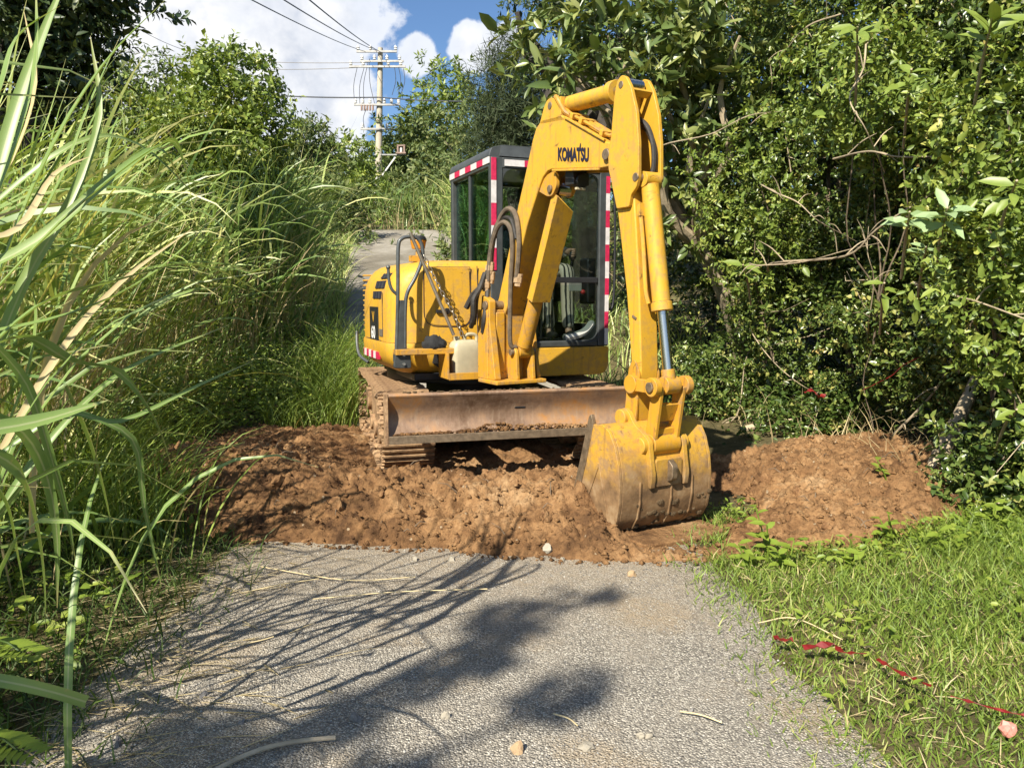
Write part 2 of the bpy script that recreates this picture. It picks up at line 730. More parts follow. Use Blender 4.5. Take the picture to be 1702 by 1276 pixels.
def glass(name, tint, base=0.06):
    m, nt = material(name)
    tr = nt.n.new('ShaderNodeBsdfTransparent')
    tr.inputs[0].default_value = (*tint, 1)
    gl = nt.n.new('ShaderNodeBsdfGlossy')
    gl.inputs['Roughness'].default_value = 0.02
    lw = nt.n.new('ShaderNodeLayerWeight')
    lw.inputs['Blend'].default_value = 0.25
    f = nt.math('ADD', nt.math('MULTIPLY', lw.outputs['Fresnel'], 0.75), base, clamp=True)
    mx = nt.n.new('ShaderNodeMixShader')
    nt.link(f, mx.inputs[0])
    nt.link(tr.outputs[0], mx.inputs[1])
    nt.link(gl.outputs[0], mx.inputs[2])
    finish(nt, mx.outputs[0])
    return m


glass('glass_front', (0.90, 0.95, 0.93), 0.02)
glass('glass_green', (0.60, 0.82, 0.75), 0.03)

# dozer blade: rubbed brown steel
m, nt = material('blade_steel')
tc = nt.new('ShaderNodeTexCoord').outputs['Object']
n1 = nt.noise(tc, 3.5, 8, 0.7, 0.3)
n2 = nt.noise(tc, 16, 7, 0.7)
mp = nt.n.new('ShaderNodeMapping')
mp.inputs['Scale'].default_value = (40, 40, 4)
nt.link(tc, mp.inputs[0])
n3 = nt.noise(mp.outputs[0], 1, 5, 0.6)
c = nt.ramp(n1, [(0.33, (0.14, 0.080, 0.045)), (0.46, (0.25, 0.160, 0.105)), (0.56, (0.34, 0.205, 0.115)), (0.66, (0.44, 0.21, 0.065))])
c = nt.mix(nt.mapr(n3, 0.5, 0.7, 0, 0.45), c, (0.38, 0.28, 0.19))
c = nt.mix(nt.mapr(n2, 0.60, 0.72, 0, 0.7), c, (0.13, 0.085, 0.055))
finish(nt, principled(nt, c, nt.mapr(n2, 0.3, 0.7, 0.38, 0.7), 0.25, nt.bump(n2, 0.25, 0.006)))

# tracks under dried mud
m, nt = material('track_mud')
tc = nt.new('ShaderNodeTexCoord').outputs['Object']
n1 = nt.noise(tc, 12, 8, 0.7)
c = nt.ramp(n1, [(0.35, (0.13, 0.075, 0.04)), (0.5, (0.31, 0.19, 0.10)), (0.68, (0.44, 0.29, 0.155))])
finish(nt, principled(nt, c, 0.85, 0.0, nt.bump(nt.noise(tc, 50, 6, 0.7), 0.6, 0.012)))


def soil_material(name, cols, bumpd=0.03, scale=1.0):
    m, nt = material(name)
    tc = nt.new('ShaderNodeTexCoord').outputs['Object']
    n1 = nt.noise(tc, 1.1 * scale, 6, 0.65)
    n2 = nt.noise(tc, 9 * scale, 8, 0.7)
    n3 = nt.noise(tc, 38 * scale, 6, 0.7)
    a = nt.math('ADD', nt.math('MULTIPLY', n1, 0.55), nt.math('MULTIPLY', n2, 0.45))
    c = nt.ramp(a, [(0.38, cols[0]), (0.46, cols[1]), (0.54, cols[2]), (0.63, cols[3])])
    c = nt.mix(nt.mapr(n3, 0.45, 0.68, 0.0, 0.55), c, cols[0])
    # pale crumbs of stone
    vo = nt.n.new('ShaderNodeTexVoronoi')
    vo.inputs['Scale'].default_value = 34 * scale
    nt.link(tc, vo.inputs['Vector'])
    pick = nt.math('GREATER_THAN', nt.math('FRACT', nt.math('MULTIPLY', vo.outputs['Color'], 7.3)), 0.965)
    near = nt.math('LESS_THAN', vo.outputs['Distance'], 0.28)
    c = nt.mix(nt.math('MULTIPLY', pick, near), c, (0.40, 0.30, 0.19))
    h = nt.math('ADD', n2, nt.math('MULTIPLY', n3, 0.9))
    finish(nt, principled(nt, c, 0.95, 0, nt.bump(h, 0.9, bumpd), 0.2))


soil_material('soil', [(0.082, 0.042, 0.020), (0.205, 0.108, 0.046), (0.335, 0.188, 0.083), (0.45, 0.285, 0.145)])
soil_material('clod', [(0.13, 0.065, 0.03), (0.21, 0.112, 0.05), (0.29, 0.165, 0.075), (0.36, 0.22, 0.11)], 0.006, 0.12)
soil_material('soil_dark', [(0.040, 0.028, 0.016), (0.085, 0.058, 0.032), (0.14, 0.092, 0.048), (0.20, 0.14, 0.08)])

# forest floor / bank earth
soil_material('earth', [(0.05, 0.045, 0.02), (0.10, 0.085, 0.038), (0.16, 0.13, 0.06), (0.22, 0.18, 0.09)])

# chip-sealed lane: grey bitumen with pale chippings, sandy drifts
m, nt = material('lane')
tc = nt.new('ShaderNodeTexCoord').outputs['Object']
vo = nt.n.new('ShaderNodeTexVoronoi')
vo.inputs['Scale'].default_value = 140
vo.inputs['Randomness'].default_value = 1.0
nt.link(tc, vo.inputs['Vector'])
sp = nt.n.new('ShaderNodeSeparateColor')
nt.link(vo.outputs['Color'], sp.inputs[0])
chip = nt.ramp(sp.outputs[0], [(0.0, (0.14, 0.126, 0.104)), (0.35, (0.30, 0.272, 0.225)), (0.62, (0.43, 0.39, 0.32)), (0.84, (0.59, 0.54, 0.445)), (1.0, (0.78, 0.72, 0.61))])
gap = nt.mapr(vo.outputs['Distance'], 0.36, 0.66, 0.0, 0.75, True)
chip = nt.mix(gap, chip, (0.13, 0.117, 0.098))
n1 = nt.noise(tc, 1.3, 6, 0.6)
n2 = nt.noise(tc, 5.0, 7, 0.65)
n4 = nt.noise(tc, 160, 3, 0.6)
chip = nt.mix(nt.mapr(n2, 0.35, 0.7, 0.0, 0.5), chip, (0.35, 0.318, 0.268))
sx = nt.n.new('ShaderNodeSeparateXYZ')
nt.link(tc, sx.inputs[0])
# sandy drift in front of the diggings and a few sandy patches
drift = nt.math('ADD', nt.mapr(sx.outputs['Y'], 2.7, 3.95, 0.0, 0.62), nt.math('MULTIPLY', nt.math('SUBTRACT', n2, 0.5), 0.8))
drift = nt.math('MAXIMUM', drift, nt.mapr(n1, 0.50, 0.64, 0.0, 0.8, True))
dd = nt.n.new('ShaderNodeVectorMath')
dd.operation = 'DISTANCE'
nt.link(tc, dd.inputs[0])
dd.inputs[1].default_value = (0.60, 3.26, 0.0)
patch = nt.mapr(nt.math('ADD', dd.outputs['Value'], nt.math('MULTIPLY', nt.math('SUBTRACT', n2, 0.5), 0.25)), 0.10, 0.30, 0.9, 0.0, True)
drift = nt.math('MAXIMUM', drift, patch)
sandn = nt.mapr(nt.noise(tc, 26, 6, 0.7), 0.35, 0.65, 0.35, 1.0)
sandc = nt.ramp(n4, [(0.3, (0.27, 0.20, 0.125)), (0.7, (0.43, 0.34, 0.22))])
c = nt.mix(nt.math('MULTIPLY', drift, sandn, clamp=True), chip, sandc)
h = nt.math('SUBTRACT', nt.math('MULTIPLY', n4, 0.4), nt.math('MULTIPLY', vo.outputs['Distance'], 1.2))
finish(nt, principled(nt, c, 0.85, 0, nt.bump(h, 0.8, 0.008), 0.3))

# concrete lane climbing behind the machine
m, nt = material('concrete_lane')
tc = nt.new('ShaderNodeTexCoord').outputs['Object']
n1 = nt.noise(tc, 0.7, 7, 0.65)
n2 = nt.noise(tc, 12, 7, 0.7)
c = nt.ramp(n1, [(0.35, (0.17, 0.15, 0.115)), (0.5, (0.27, 0.245, 0.20)), (0.65, (0.36, 0.33, 0.28))])
c = nt.mix(nt.mapr(n2, 0.4, 0.7, 0, 0.45), c, (0.15, 0.125, 0.085))
finish(nt, principled(nt, c, 0.9, 0, nt.bump(n2, 0.5, 0.02), 0.25))


def leaf_material(name, stops, trans=0.28, rough=0.42, spec=0.5, tcol=None):
    """colour varies leaf by leaf (random per island); part of the light passes through"""
    m, nt = material(name)
    g = nt.n.new('ShaderNodeNewGeometry')
    tc = nt.new('ShaderNodeTexCoord').outputs['Object']
    rnd = g.outputs['Random Per Island']
    n1 = nt.noise(tc, 1.7, 3, 0.5)
    v = nt.math('ADD', nt.math('MULTIPLY', rnd, 0.75), nt.math('MULTIPLY', nt.math('SUBTRACT', n1, 0.5), 0.7))
    v = nt.math('ADD', v, 0.125, clamp=True)
    c = nt.ramp(v, stops)
    if name.startswith('reed'):
        at_ = nt.n.new('ShaderNodeAttribute')
        at_.attribute_name = 'rib'
        c = nt.mix(nt.mapr(at_.outputs['Fac'], 0.80, 0.93, 0.0, 0.55), c, (0.46, 0.47, 0.26))
        at2 = nt.n.new('ShaderNodeAttribute')
        at2.attribute_name = 'tip'
        dry = nt.math('ADD', at2.outputs['Fac'], nt.math('MULTIPLY', nt.math('SUBTRACT', nt.noise(tc, 6.0, 4, 0.6), 0.5), 0.5))
        c = nt.mix(nt.mapr(dry, 0.86, 1.05, 0.0, 0.75), c, (0.44, 0.33, 0.16))
        sc_ = nt.mapr(nt.noise(tc, 30.0, 4, 0.65), 0.62, 0.72, 0.0, 0.5)
        c = nt.mix(sc_, c, (0.40, 0.31, 0.14))
    p = principled(nt, c, rough, 0, None, spec)
    t = nt.n.new('ShaderNodeBsdfTranslucent')
    tc2 = nt.mix(1.0, c, tcol or (1.3, 1.3, 0.6), 'MULTIPLY')
    nt.link(tc2, t.inputs[0])
    mx = nt.n.new('ShaderNodeMixShader')
    mx.inputs[0].default_value = trans
    nt.link(p, mx.inputs[1])
    nt.link(t.outputs[0], mx.inputs[2])
    finish(nt, mx.outputs[0])
    return m


leaf_material('leaf_hedge', [(0.0, (0.0304, 0.0557, 0.0129)), (0.4, (0.0795, 0.1273, 0.0259)), (0.75, (0.1745, 0.2217, 0.051)), (0.93, (0.3774, 0.3475, 0.1036)), (1.0, (0.5357, 0.348, 0.1337))], 0.14, 0.32)
leaf_material('leaf_bright', [(0.0, (0.0906, 0.1414, 0.0254)), (0.5, (0.1736, 0.2415, 0.0425)), (0.85, (0.3019, 0.3535, 0.0707)), (1.0, (0.483, 0.4242, 0.1274))], 0.2, 0.42)
leaf_material('leaf_big', [(0.0, (0.0672, 0.1071, 0.028)), (0.5, (0.1428, 0.1953, 0.056)), (1.0, (0.336, 0.3402, 0.119))], 0.16, 0.36)
leaf_material('leaf_silver', [(0.0, (0.192, 0.2926, 0.135)), (0.5, (0.288, 0.399, 0.1913)), (1.0, (0.408, 0.5054, 0.27))], 0.2, 0.45)
leaf_material('leaf_dark', [(0.0, (0.02, 0.0398, 0.013)), (0.5, (0.0429, 0.0725, 0.0208)), (1.0, (0.1001, 0.1229, 0.039))], 0.12, 0.45)
leaf_material('leaf_far', [(0.0, (0.0617, 0.096, 0.0319)), (0.45, (0.1156, 0.1601, 0.0493)), (0.8, (0.1928, 0.2201, 0.0754)), (1.0, (0.3086, 0.2935, 0.1232))], 0.2, 0.55, 0.3)
leaf_material('needle', [(0.0, (0.028, 0.0448, 0.0196)), (0.6, (0.0588, 0.0812, 0.0364)), (1.0, (0.105, 0.119, 0.0588))], 0.15, 0.6, 0.2)
leaf_material('reed', [(0.0, (0.138, 0.2272, 0.0506)), (0.4, (0.2597, 0.3651, 0.0904)), (0.68, (0.422, 0.495, 0.1448)), (0.84, (0.6493, 0.6167, 0.2533)), (1.0, (0.683, 0.6979, 0.398))], 0.24, 0.45, 0.45)
leaf_material('reed_hero', [(0.0, (0.0816, 0.1601, 0.0356)), (0.5, (0.1749, 0.2708, 0.0685)), (0.85, (0.3032, 0.3817, 0.1215)), (1.0, (0.5132, 0.4925, 0.2142))], 0.24, 0.40, 0.5)
leaf_material('reed_dry', [(0.0, (0.36, 0.28, 0.14)), (0.6, (0.52, 0.42, 0.23)), (1.0, (0.62, 0.53, 0.33))], 0.2, 0.7, 0.2)
leaf_material('lawn', [(0.0, (0.0924, 0.156, 0.0234)), (0.5, (0.1783, 0.258, 0.0398)), (0.8, (0.264, 0.336, 0.0643)), (0.93, (0.4752, 0.408, 0.1636)), (1.0, (0.6336, 0.468, 0.2338))], 0.25, 0.5, 0.35)
leaf_material('weed', [(0.0, (0.0991, 0.1587, 0.0202)), (0.5, (0.1851, 0.2593, 0.0329)), (1.0, (0.3306, 0.3597, 0.0696))], 0.25, 0.45, 0.4)
leaf_material('weed_shade_tinted', [(0.0, (0.035, 0.070, 0.012)), (0.6, (0.075, 0.130, 0.022)), (1.0, (0.14, 0.19, 0.05))], 0.3, 0.5, 0.35)  # darker copy of the weed green, with shade put into the colour

# ------------------------------------------------------------------ ground, lane, soil


def grid_mesh(name, xs, ys, zf, smooth=True):
    X, Y = np.meshgrid(xs, ys)
    Z = zf(X, Y)
    V = np.stack([X, Y, Z], -1).reshape(-1, 3)
    nx, ny = len(xs), len(ys)
    i = np.arange(ny - 1)[:, None] * nx + np.arange(nx - 1)[None, :]
    Fc = np.stack([i, i + 1, i + nx + 1, i + nx], -1).reshape(-1, 4)
    return raw_mesh(name, V, Fc, smooth)


def spaced(a, b, fine, grow, far0, far1):
    mid = list(np.arange(a, b, fine))
    lo, hi = [], []
    st, p = fine, a
    while p > far0:
        st *= grow
        p -= st
        lo.append(p)
    st, p = fine, mid[-1]
    while p < far1:
        st *= grow
        p += st
        hi.append(p)
    return np.array(lo[::-1] + mid + hi)


gx = spaced(-5, 5, 0.22, 1.14, -420, 420)
gy = spaced(-1, 12, 0.2, 1.10, -200, 900)
tag(link_mesh('ground', grid_mesh('ground', gx, gy, lambda x, y: np.where(y < 90, zg(x, np.minimum(y, 84)), zg(x, 84 + 0 * y))), 'earth'), kind='structure')


def strip(name, mat, y0, y1, dy, hw, lift, nx=40, edge=0.12):
    ys = np.arange(y0, y1, dy)
    t = np.linspace(-1, 1, nx)
    Y = np.repeat(ys[:, None], nx, 1)
    e = edge * (fbm(ys * 1.7 + 3, ys * 0 + 1.5, 4) * 2)
    e2 = edge * (fbm(ys * 1.7 + 30, ys * 0 + 7.5, 4) * 2)
    X = road_c(ys)[:, None] + np.where(t < 0, t * (hw + e[:, None]), t * (hw + e2[:, None]))
    Z = zg(X, Y) + lift + 0.012 * fbm(X * 2.0, Y * 2.0, 3) - 0.03 * (np.abs(t)[None, :] ** 8)
    V = np.stack([X, Y, Z], -1).reshape(-1, 3)
    i = np.arange(len(ys) - 1)[:, None] * nx + np.arange(nx - 1)[None, :]
    Fc = np.stack([i, i + 1, i + nx + 1, i + nx], -1).reshape(-1, 4)
    return tag(link_mesh(name, raw_mesh(name, V, Fc, True), mat), kind='structure')


strip('road', 'lane', -4, 9.2, 0.08, 1.42, 0.016)
strip('concrete_ramp', 'concrete_lane', 8.7, 24.6, 0.2, 1.5, 0.05, 24, 0.06)

FX = [-3.2, -2.5, -1.91, -1.67, -0.83, -0.17, 0.46, 1.00, 1.26, 2.03, 2.57, 3.0, 3.6]
FY = [5.6, 5.0, 4.42, 4.24, 4.10, 4.01, 3.86, 3.88, 3.98, 4.02, 4.30, 4.7, 5.2]


def soil_h(x, y):
    x = np.asarray(x, float)
    y = np.asarray(y, float)
    n0 = fbm(x * 1.6 + 4, y * 1.6, 4)
    n1 = fbm(x * 5 + 9, y * 5 + 2, 4, 0.55)
    n2 = fbm(x * 14 + 3, y * 14 + 8, 4, 0.6)
    yf = np.interp(x, FX, FY) + 0.20 * n0 + 0.10 * n1
    d = y - yf
    amp = np.interp(x, [-3.0, -2.3, -1.6, -0.8, 0.0, 0.40, 0.62, 0.9, 1.22, 1.5, 2.2, 3.2], [0.10, 0.25, 0.30, 0.23, 0.215, 0.215, 0.15, 0.03, 0.03, 0.09, 0.13, 0.17])
    front = sstep(-0.02, 0.62, d) * 0.8 + sstep(0.0, 0.16, d) * 0.2
    h = amp * front
    # flattened under the machine
    under = sstep(-1.75, -1.2, x) * (1 - sstep(1.0, 1.4, x)) * sstep(4.98, 5.38, y)
    h = h * (1 - under) + 0.025 * under
    h = h * (1 - 0.62 * sstep(5.3, 6.3, y) * (1 - sstep(-1.6, -1.1, x)))
    # pit at the bucket's far side
    pit = np.exp(-(((x - 1.42) / 0.26) ** 2 + ((y - 5.05) / 0.5) ** 2))
    h = h - 0.15 * pit
    heel = np.exp(-(((x - 0.90) / 0.36) ** 4 + ((y - 4.28) / 0.26) ** 4))
    h = h * (1 - 0.92 * heel) - 0.012 * heel
    left_back = 1 - sstep(7.0, 8.6, y + 0.5 * n0)
    right_back = 1 - sstep(5.7, 6.9, y + 0.6 * n0 - 0.25 * np.clip(x - 1.5, 0, 2))
    back = np.where(x < 1.2, left_back, right_back)
    sidel = sstep(-3.05, -2.35, x + 0.5 * n0)
    sider = 1 - sstep(2.95, 3.5, x + 0.5 * n0)
    mask = back * sidel * sider * sstep(-0.05, 0.08, d)
    rid = 0.5 - np.abs(n1)
    lump = 0.20 * (rid - 0.40) + 0.13 * n2 + 0.12 * n0
    k = 0.30 + 0.70 * np.clip(h / 0.2, 0, 1)
    return (h + lump * k + 0.012) * mask - 0.05 * (1 - mask)


sxs = np.arange(-3.4, 3.7, 0.0145)
sys_ = np.concatenate([np.arange(3.6, 5.6, 0.0135), np.arange(5.6, 8.8, 0.026)])


def soil_z(x, y):
    h = soil_h(x, y)
    wx, wy = x + 0.05 * fbm(x * 9, y * 9, 2), y + 0.05 * fbm(x * 9 + 50, y * 9, 2)
    patch = sstep(-0.18, 0.12, fbm(x * 2.3 + 70, y * 2.3, 3))
    c1 = (0.50 - worley(wx * 8, wy * 8)) * 0.085 * patch
    c2 = (0.50 - worley(wx * 21 + 7, wy * 21, 33)) * 0.042
    c3 = (0.45 - worley(x * 44, y * 44 + 3, 71)) * 0.018
    calm = np.where(x > 1.4, 0.9, 1.0) * (1 - 0.6 * np.exp(-(((x - 0.9) / 0.35) ** 2 + ((y - 4.2) / 0.3) ** 2)))
    crumb = (c1 + c2 + c3 + 0.020 * fbm(x * 38, y * 38, 3, 0.6)) * sstep(-0.02, 0.05, h) * calm
    return zg(x, y) + h + crumb


tag(link_mesh('soil_heap', grid_mesh('soil_heap', sxs, sys_, soil_z, False), 'soil'), kind='structure')


def ground_z(x, y):
    return float(max(zg(x, y), soil_z(np.array([x]), np.array([y]))[0] if (-3.3 < x < 3.6 and 3.6 < y < 8.7) else -9))


# ------------------------------------------------------------------ excavator
EX = Vector((-0.36, 7.15, 0.0))
exc = empty('excavator', EX)
tag(exc, 'yellow tracked excavator digging across the lane with its bucket lowered', 'excavator')
MU = Matrix.Rotation(R(22), 4, 'Z')
MT = Matrix.Rotation(R(15), 4, 'Z')
MBM = Matrix.Translation(Vector((0, 5.9, 0)) - EX) @ Matrix.Rotation(R(30), 4, 'Z')
ID = Matrix.Identity(4)

# --- undercarriage (frame MT)
TRK_Z, TRK_R, HALF = 0.345, 0.275, 0.98


def track_path(s):
    """s along the loop -> (y, z, angle); straight runs 2 x LS, half circles"""
    LS = 1.95
    per = 2 * LS + 2 * math.pi * TRK_R
    s %= per
    if s < LS:
        return -LS / 2 + s, TRK_Z + TRK_R, 0.0
    s -= LS
    a = math.pi * TRK_R
    if s < a:
        t = s / TRK_R
        return LS / 2 + TRK_R * math.sin(t), TRK_Z + TRK_R * math.cos(t), -t
    s -= a
    if s < LS:
        return LS / 2 - s, TRK_Z - TRK_R, -math.pi
    s -= LS
    t = s / TRK_R
    return -LS / 2 - TRK_R * math.sin(t), TRK_Z - TRK_R * math.cos(t), -math.pi - t


PER = 2 * 1.95 + 2 * math.pi * TRK_R
NSH = 42
shoe_mb = MB()
shoe_mb.box((0, 0, 0), (0.40, 0.122, 0.016))
for yy in (-0.048, 0.0, 0.048):
    shoe_mb.box((0, yy, 0.017), (0.40, 0.014, 0.020))
shoe_me = shoe_mb.mesh('shoe', 0)
shoe_me.materials.append(MAT['track_mud'])
for sx_ in (-1, 1):
    xc = sx_ * (HALF - 0.20)
    fr = MB()
    fr.sz(rounded([(-0.95, 0.20), (0.95, 0.20), (1.05, 0.36), (0.9, 0.47), (-0.9, 0.47), (-1.05, 0.36)], 0.05), xc - 0.09, xc + 0.09)
    trk = fr.build('track', 'track_mud', exc, MT, 0.01)
    wheel = MB()
    wheel.cyl((xc - 0.06, -0.975, TRK_Z), (xc + 0.06, -0.975, TRK_Z), 0.235, n=28)
    wheel.cyl((xc - 0.10, -0.975, TRK_Z), (xc + 0.10, -0.975, TRK_Z), 0.09, n=16)
    wheel.build('idler', 'track_mud', trk, None, 0.012)
    wheel = MB()
    for k in range(15):
        a = 2 * math.pi * k / 15
        wheel.box((xc, 0.975 + 0.235 * math.cos(a), TRK_Z + 0.235 * math.sin(a)), (0.04, 0.05, 0.05), Matrix.Rotation(a, 3, 'X'))
    wheel.cyl((xc - 0.05, 0.975, TRK_Z), (xc + 0.05, 0.975, TRK_Z), 0.21, n=28)
    wheel.cyl((xc - 0.13, 0.975, TRK_Z), (xc + 0.13, 0.975, TRK_Z), 0.12, n=20)
    wheel.build('sprocket', 'track_mud', trk, None, 0.006)
    for k in range(4):
        w_ = MB()
        yk = -0.62 + k * 0.41
        w_.cyl((xc - 0.13, yk, 0.165), (xc + 0.13, yk, 0.165), 0.075, n=18)
        w_.build('roller', 'track_mud', trk, None, 0.01)
    for k in range(NSH):
        y_, z_, a_ = track_path(k * PER / NSH + (0.03 if sx_ > 0 else 0))
        so = bpy.data.objects.new('shoe', shoe_me)
        COL.objects.link(so)
        so.parent = trk
        jig = random.uniform(-0.008, 0.008)
        so.matrix_local = Matrix.Translation((xc, y_, z_)) @ Matrix.Rotation(a_, 4, 'X') @ Matrix.Translation((jig, 0, 0.012))
    # dried mud caked on the outer side and on top of the shoes
    rg = np.random.default_rng(31 + sx_)
    cm = MB()
    for k in range(70):
        s_ = rg.random() * PER
        y_, z_, a_ = track_path(s_)
        r_ = rg.uniform(0.015, 0.045)
        cm.sphere((xc + sx_ * rg.uniform(0.12, 0.20), y_ + rg.uniform(-0.03, 0.03), z_ + rg.uniform(-0.01, 0.02)), r_, 6, 4, (rg.uniform(0.6, 1.2), 1.2, 0.8))
    cm.build('mud_cake', 'track_mud', trk)['kind'] = 'stuff'

cf = MB()
cf.box((0, 0, 0.40), (1.2, 0.9, 0.16))
cf.box((0, 0.45, 0.36), (1.3, 0.14, 0.12))
cf.box((0, -0.45, 0.36), (1.3, 0.14, 0.12))
cf.cyl((0, 0, 0.46), (0, 0, 0.70), 0.44, n=32)
cf.build('carbody', 'black_plastic', exc, MT, 0.015)

# dozer blade: curved mouldboard, end plates, wear edge, lift arms
bl_prof = []
for k in range(9):
    t = k / 8
    z_ = 0.37 + 0.335 * t
    bl_prof.append((1.66 + 0.030 * math.cos(t * math.pi) ** 2 - 0.05 * math.sin(t * math.pi), z_))
back = [(a - 0.03, b) for a, b in bl_prof][::-1]
bd = MB()
bd.sz(bl_prof + back, -0.965, 0.965)
bd.cyl((-0.962, -1.668, 0.702), (0.962, -1.668, 0.702), 0.019, n=12)
blade = bd.build('dozer_blade', 'blade_steel', exc, MT, 0.003)
MB().box((0, -1.712, 0.398), (1.93, 0.018, 0.058)).build('cutting_edge', 'steel_dirty', blade, None, 0.004)
for sx_ in (-1, 1):
    pl = MB()
    pl.sz([(1.57, 0.36), (1.715, 0.36), (1.70, 0.45), (1.69, 0.72), (1.60, 0.72)], sx_ * 0.978 - 0.012, sx_ * 0.978 + 0.012)
    pl.build('end_plate', 'track_mud', blade, None, 0.004)
la = MB()
for sx_ in (-1, 1):
    la.bar((sx_ * 0.42, -1.60, 0.48), (sx_ * 0.36, -0.45, 0.42), 0.11, 0.13)
la.bar((0, -1.62, 0.62), (0, -0.6, 0.50), 0.09, 0.09)
build_each(la, 'lift_arm', 'black_plastic', blade, None, 0.01)
rg = np.random.default_rng(77)
mb = MB()
for k in range(520):
    xx = rg.uniform(-0.93, 0.7)
    hgt = 0.012 + 0.045 * math.exp(-((xx + 0.22) / 0.16) ** 2) + 0.03 * math.exp(-((xx - 0.15) / 0.3) ** 2)
    r_ = rg.uniform(0.004, 0.013)
    mb.sphere((xx, -1.69 + rg.uniform(-0.012, 0.02), 0.425 + rg.uniform(0, hgt)), r_, 5, 4, (1.3, 1, 0.8))
mb.build('soil_crumbs', 'soil', blade)['kind'] = 'stuff'
mb = MB()
for k in range(60):
    xx = rg.uniform(-0.9, 0.9)
    mb.sphere((xx, -1.665 + rg.uniform(-0.008, 0.012), 0.722), rg.uniform(0.005, 0.013), 5, 4, (1.6, 1, 0.8))
mb.build('dirt_on_rim', 'soil_dark', blade)['kind'] = 'stuff'

# --- slewing upper structure (frame MU)
dk = MB()
dk.cyl((0, 0, 0.66), (0, 0, 0.76), 0.80, n=40)
dk.box((0.0, -0.25, 0.745), (1.55, 1.1, 0.06))
dk.build('slewing_deck', 'black_plastic', exc, MU, 0.01)


def hood_ring(z, l, f, r, nfc=8, nside=4, narc=18, rc=0.22, xr=-0.125):
    xl, yf = -0.975 + l, -0.85 + f
    pts = [(xr, yf, z), ((xr + xl + rc) / 2, yf, z)]
    for k in range(nfc + 1):
        a = -math.pi / 2 - (math.pi / 2) * k / nfc
        pts.append((xl + rc + rc * math.cos(a), yf + rc + rc * math.sin(a), z))
    Rr = 1.0 - r
    c = max(-0.999, xl / Rr)
    a0 = math.acos(c)
    ys = Rr * math.sin(a0)
    y0 = yf + rc
    for k in range(1, nside + 1):
        pts.append((xl, y0 + (ys - y0) * k / nside, z))
    a1 = math.acos(xr / Rr)
    for k in range(1, narc + 1):
        a = a0 + (a1 - a0) * k / narc
        pts.append((Rr * math.cos(a), Rr * math.sin(a), z))
    return pts


cw = MB().loft([hood_ring(*q) for q in ((0.77, .15, .10, .15), (0.80, .09, .05, .09), (0.85, .035, .015, .035), (0.91, .006, .0, .006), (1.0, 0, 0, 0), (1.018, .004, .004, .004))])
cw = cw.build('counterweight', 'paint', exc, MU)
hd = MB().loft([hood_ring(*q) for q in ((1.021, .014, .012, .014), (1.3, .014, .012, .014), (1.42, .022, .012, .022), (1.50, .042, .013, .04), (1.56, .075, .016, .07), (1.61, .125, .024, .11),
                                        (1.645, .19, .040, .16), (1.665, .27, .065, .22), (1.675, .36, .10, .30))])
hood = hd.build('engine_hood', 'paint', exc, MU)
# panel joints on the hood
sj = MB()
jr = 0.0035
door = rounded([(-0.70, 1.615), (-0.315, 1.62), (-0.305, 1.14), (-0.70, 1.155)], [0, 0, 0.11, 0.11], 6)
sj.tube([(a, -0.839, b) for a, b in door[0:1]] + [(a, -0.839, b) for a, b in door[::-1]], jr, 6)
sj.build('door_joint', 'decal_dark', hood, None)
dp = MB()
dp.xz(rounded([(-0.692, 1.60), (-0.322, 1.605), (-0.312, 1.148), (-0.692, 1.163)], [0.02, 0.02, 0.10, 0.10], 6), -0.842, -0.80)
dr = dp.build('access_door', 'paint', hood, None, 0.003)
lk = MB()
lk.cyl((-0.515, -0.838, 1.27), (-0.515, -0.858, 1.27), 0.026, n=18)
lk.box((-0.56, -0.856, 1.27), (0.09, 0.02, 0.028))
lk.build('latch', 'black_plastic', dr, None, 0.003)
sj = MB()
sj.tube([(-0.255, -0.838, 1.63), (-0.250, -0.839, 1.45), (-0.256, -0.839, 1.22), (-0.25, -0.839, 1.03)], jr, 6)
sj.build('hood_joint', 'decal_dark', hood)
sj = MB()
sj.tube([(-0.9615, y_, 1.46 if y_ < -0.3 else 1.47) for y_ in (-0.55, -0.3)][:0] + [(-0.962, -0.52, 1.06), (-0.962, -0.52, 1.42)], jr, 6)
sj.tube([(-0.955, -0.60, 1.025), (-0.962, -0.3, 1.022), (-0.962, 0.15, 1.022)], jr, 6)
build_each(sj, 'side_joint', 'decal_dark', hood)
# side louvres and number plate: dark meshes set in the flank
for (y0, y1, z0, z1, in_) in ((-0.60, -0.30, 1.535, 1.575, .055), (-0.54, -0.20, 1.455, 1.515, .028), (-0.46, -0.15, 1.37, 1.43, .018)):
    q = MB()
    x_ = -0.975 + in_
    lean = 0.03 if in_ > .05 else (0.018 if in_ > .02 else 0.006)
    q.add([(x_ - 0.006, y0, z0), (x_ - 0.006, y1, z0), (x_ + lean - 0.006, y1, z1), (x_ + lean - 0.006, y0, z1),
           (x_ + 0.03, y0, z0), (x_ + 0.03, y1, z0), (x_ + lean + 0.03, y1, z1), (x_ + lean + 0.03, y0, z1)],
          [(0, 1, 2, 3), (4, 7, 6, 5), (0, 4, 5, 1), (1, 5, 6, 2), (2, 6, 7, 3), (3, 7, 4, 0)])
    lv = q.build('louvre', 'decal_dark', hood, None)
    for j in range(3):
        yy = y0 + (y1 - y0) * (j + 0.5) / 3
        MB().bar((x_ - 0.008, yy, z0), (x_ + lean - 0.008, yy, z1), 0.012, 0.008, (0, 1, 0)).build('grille_bar', 'frame_grey', lv)
q = MB().box((-0.962, -0.20, 1.150), (0.012, 0.33, 0.30))
npl = q.build('number_plate', 'black_plastic', hood, None, 0.003)
q = MB()
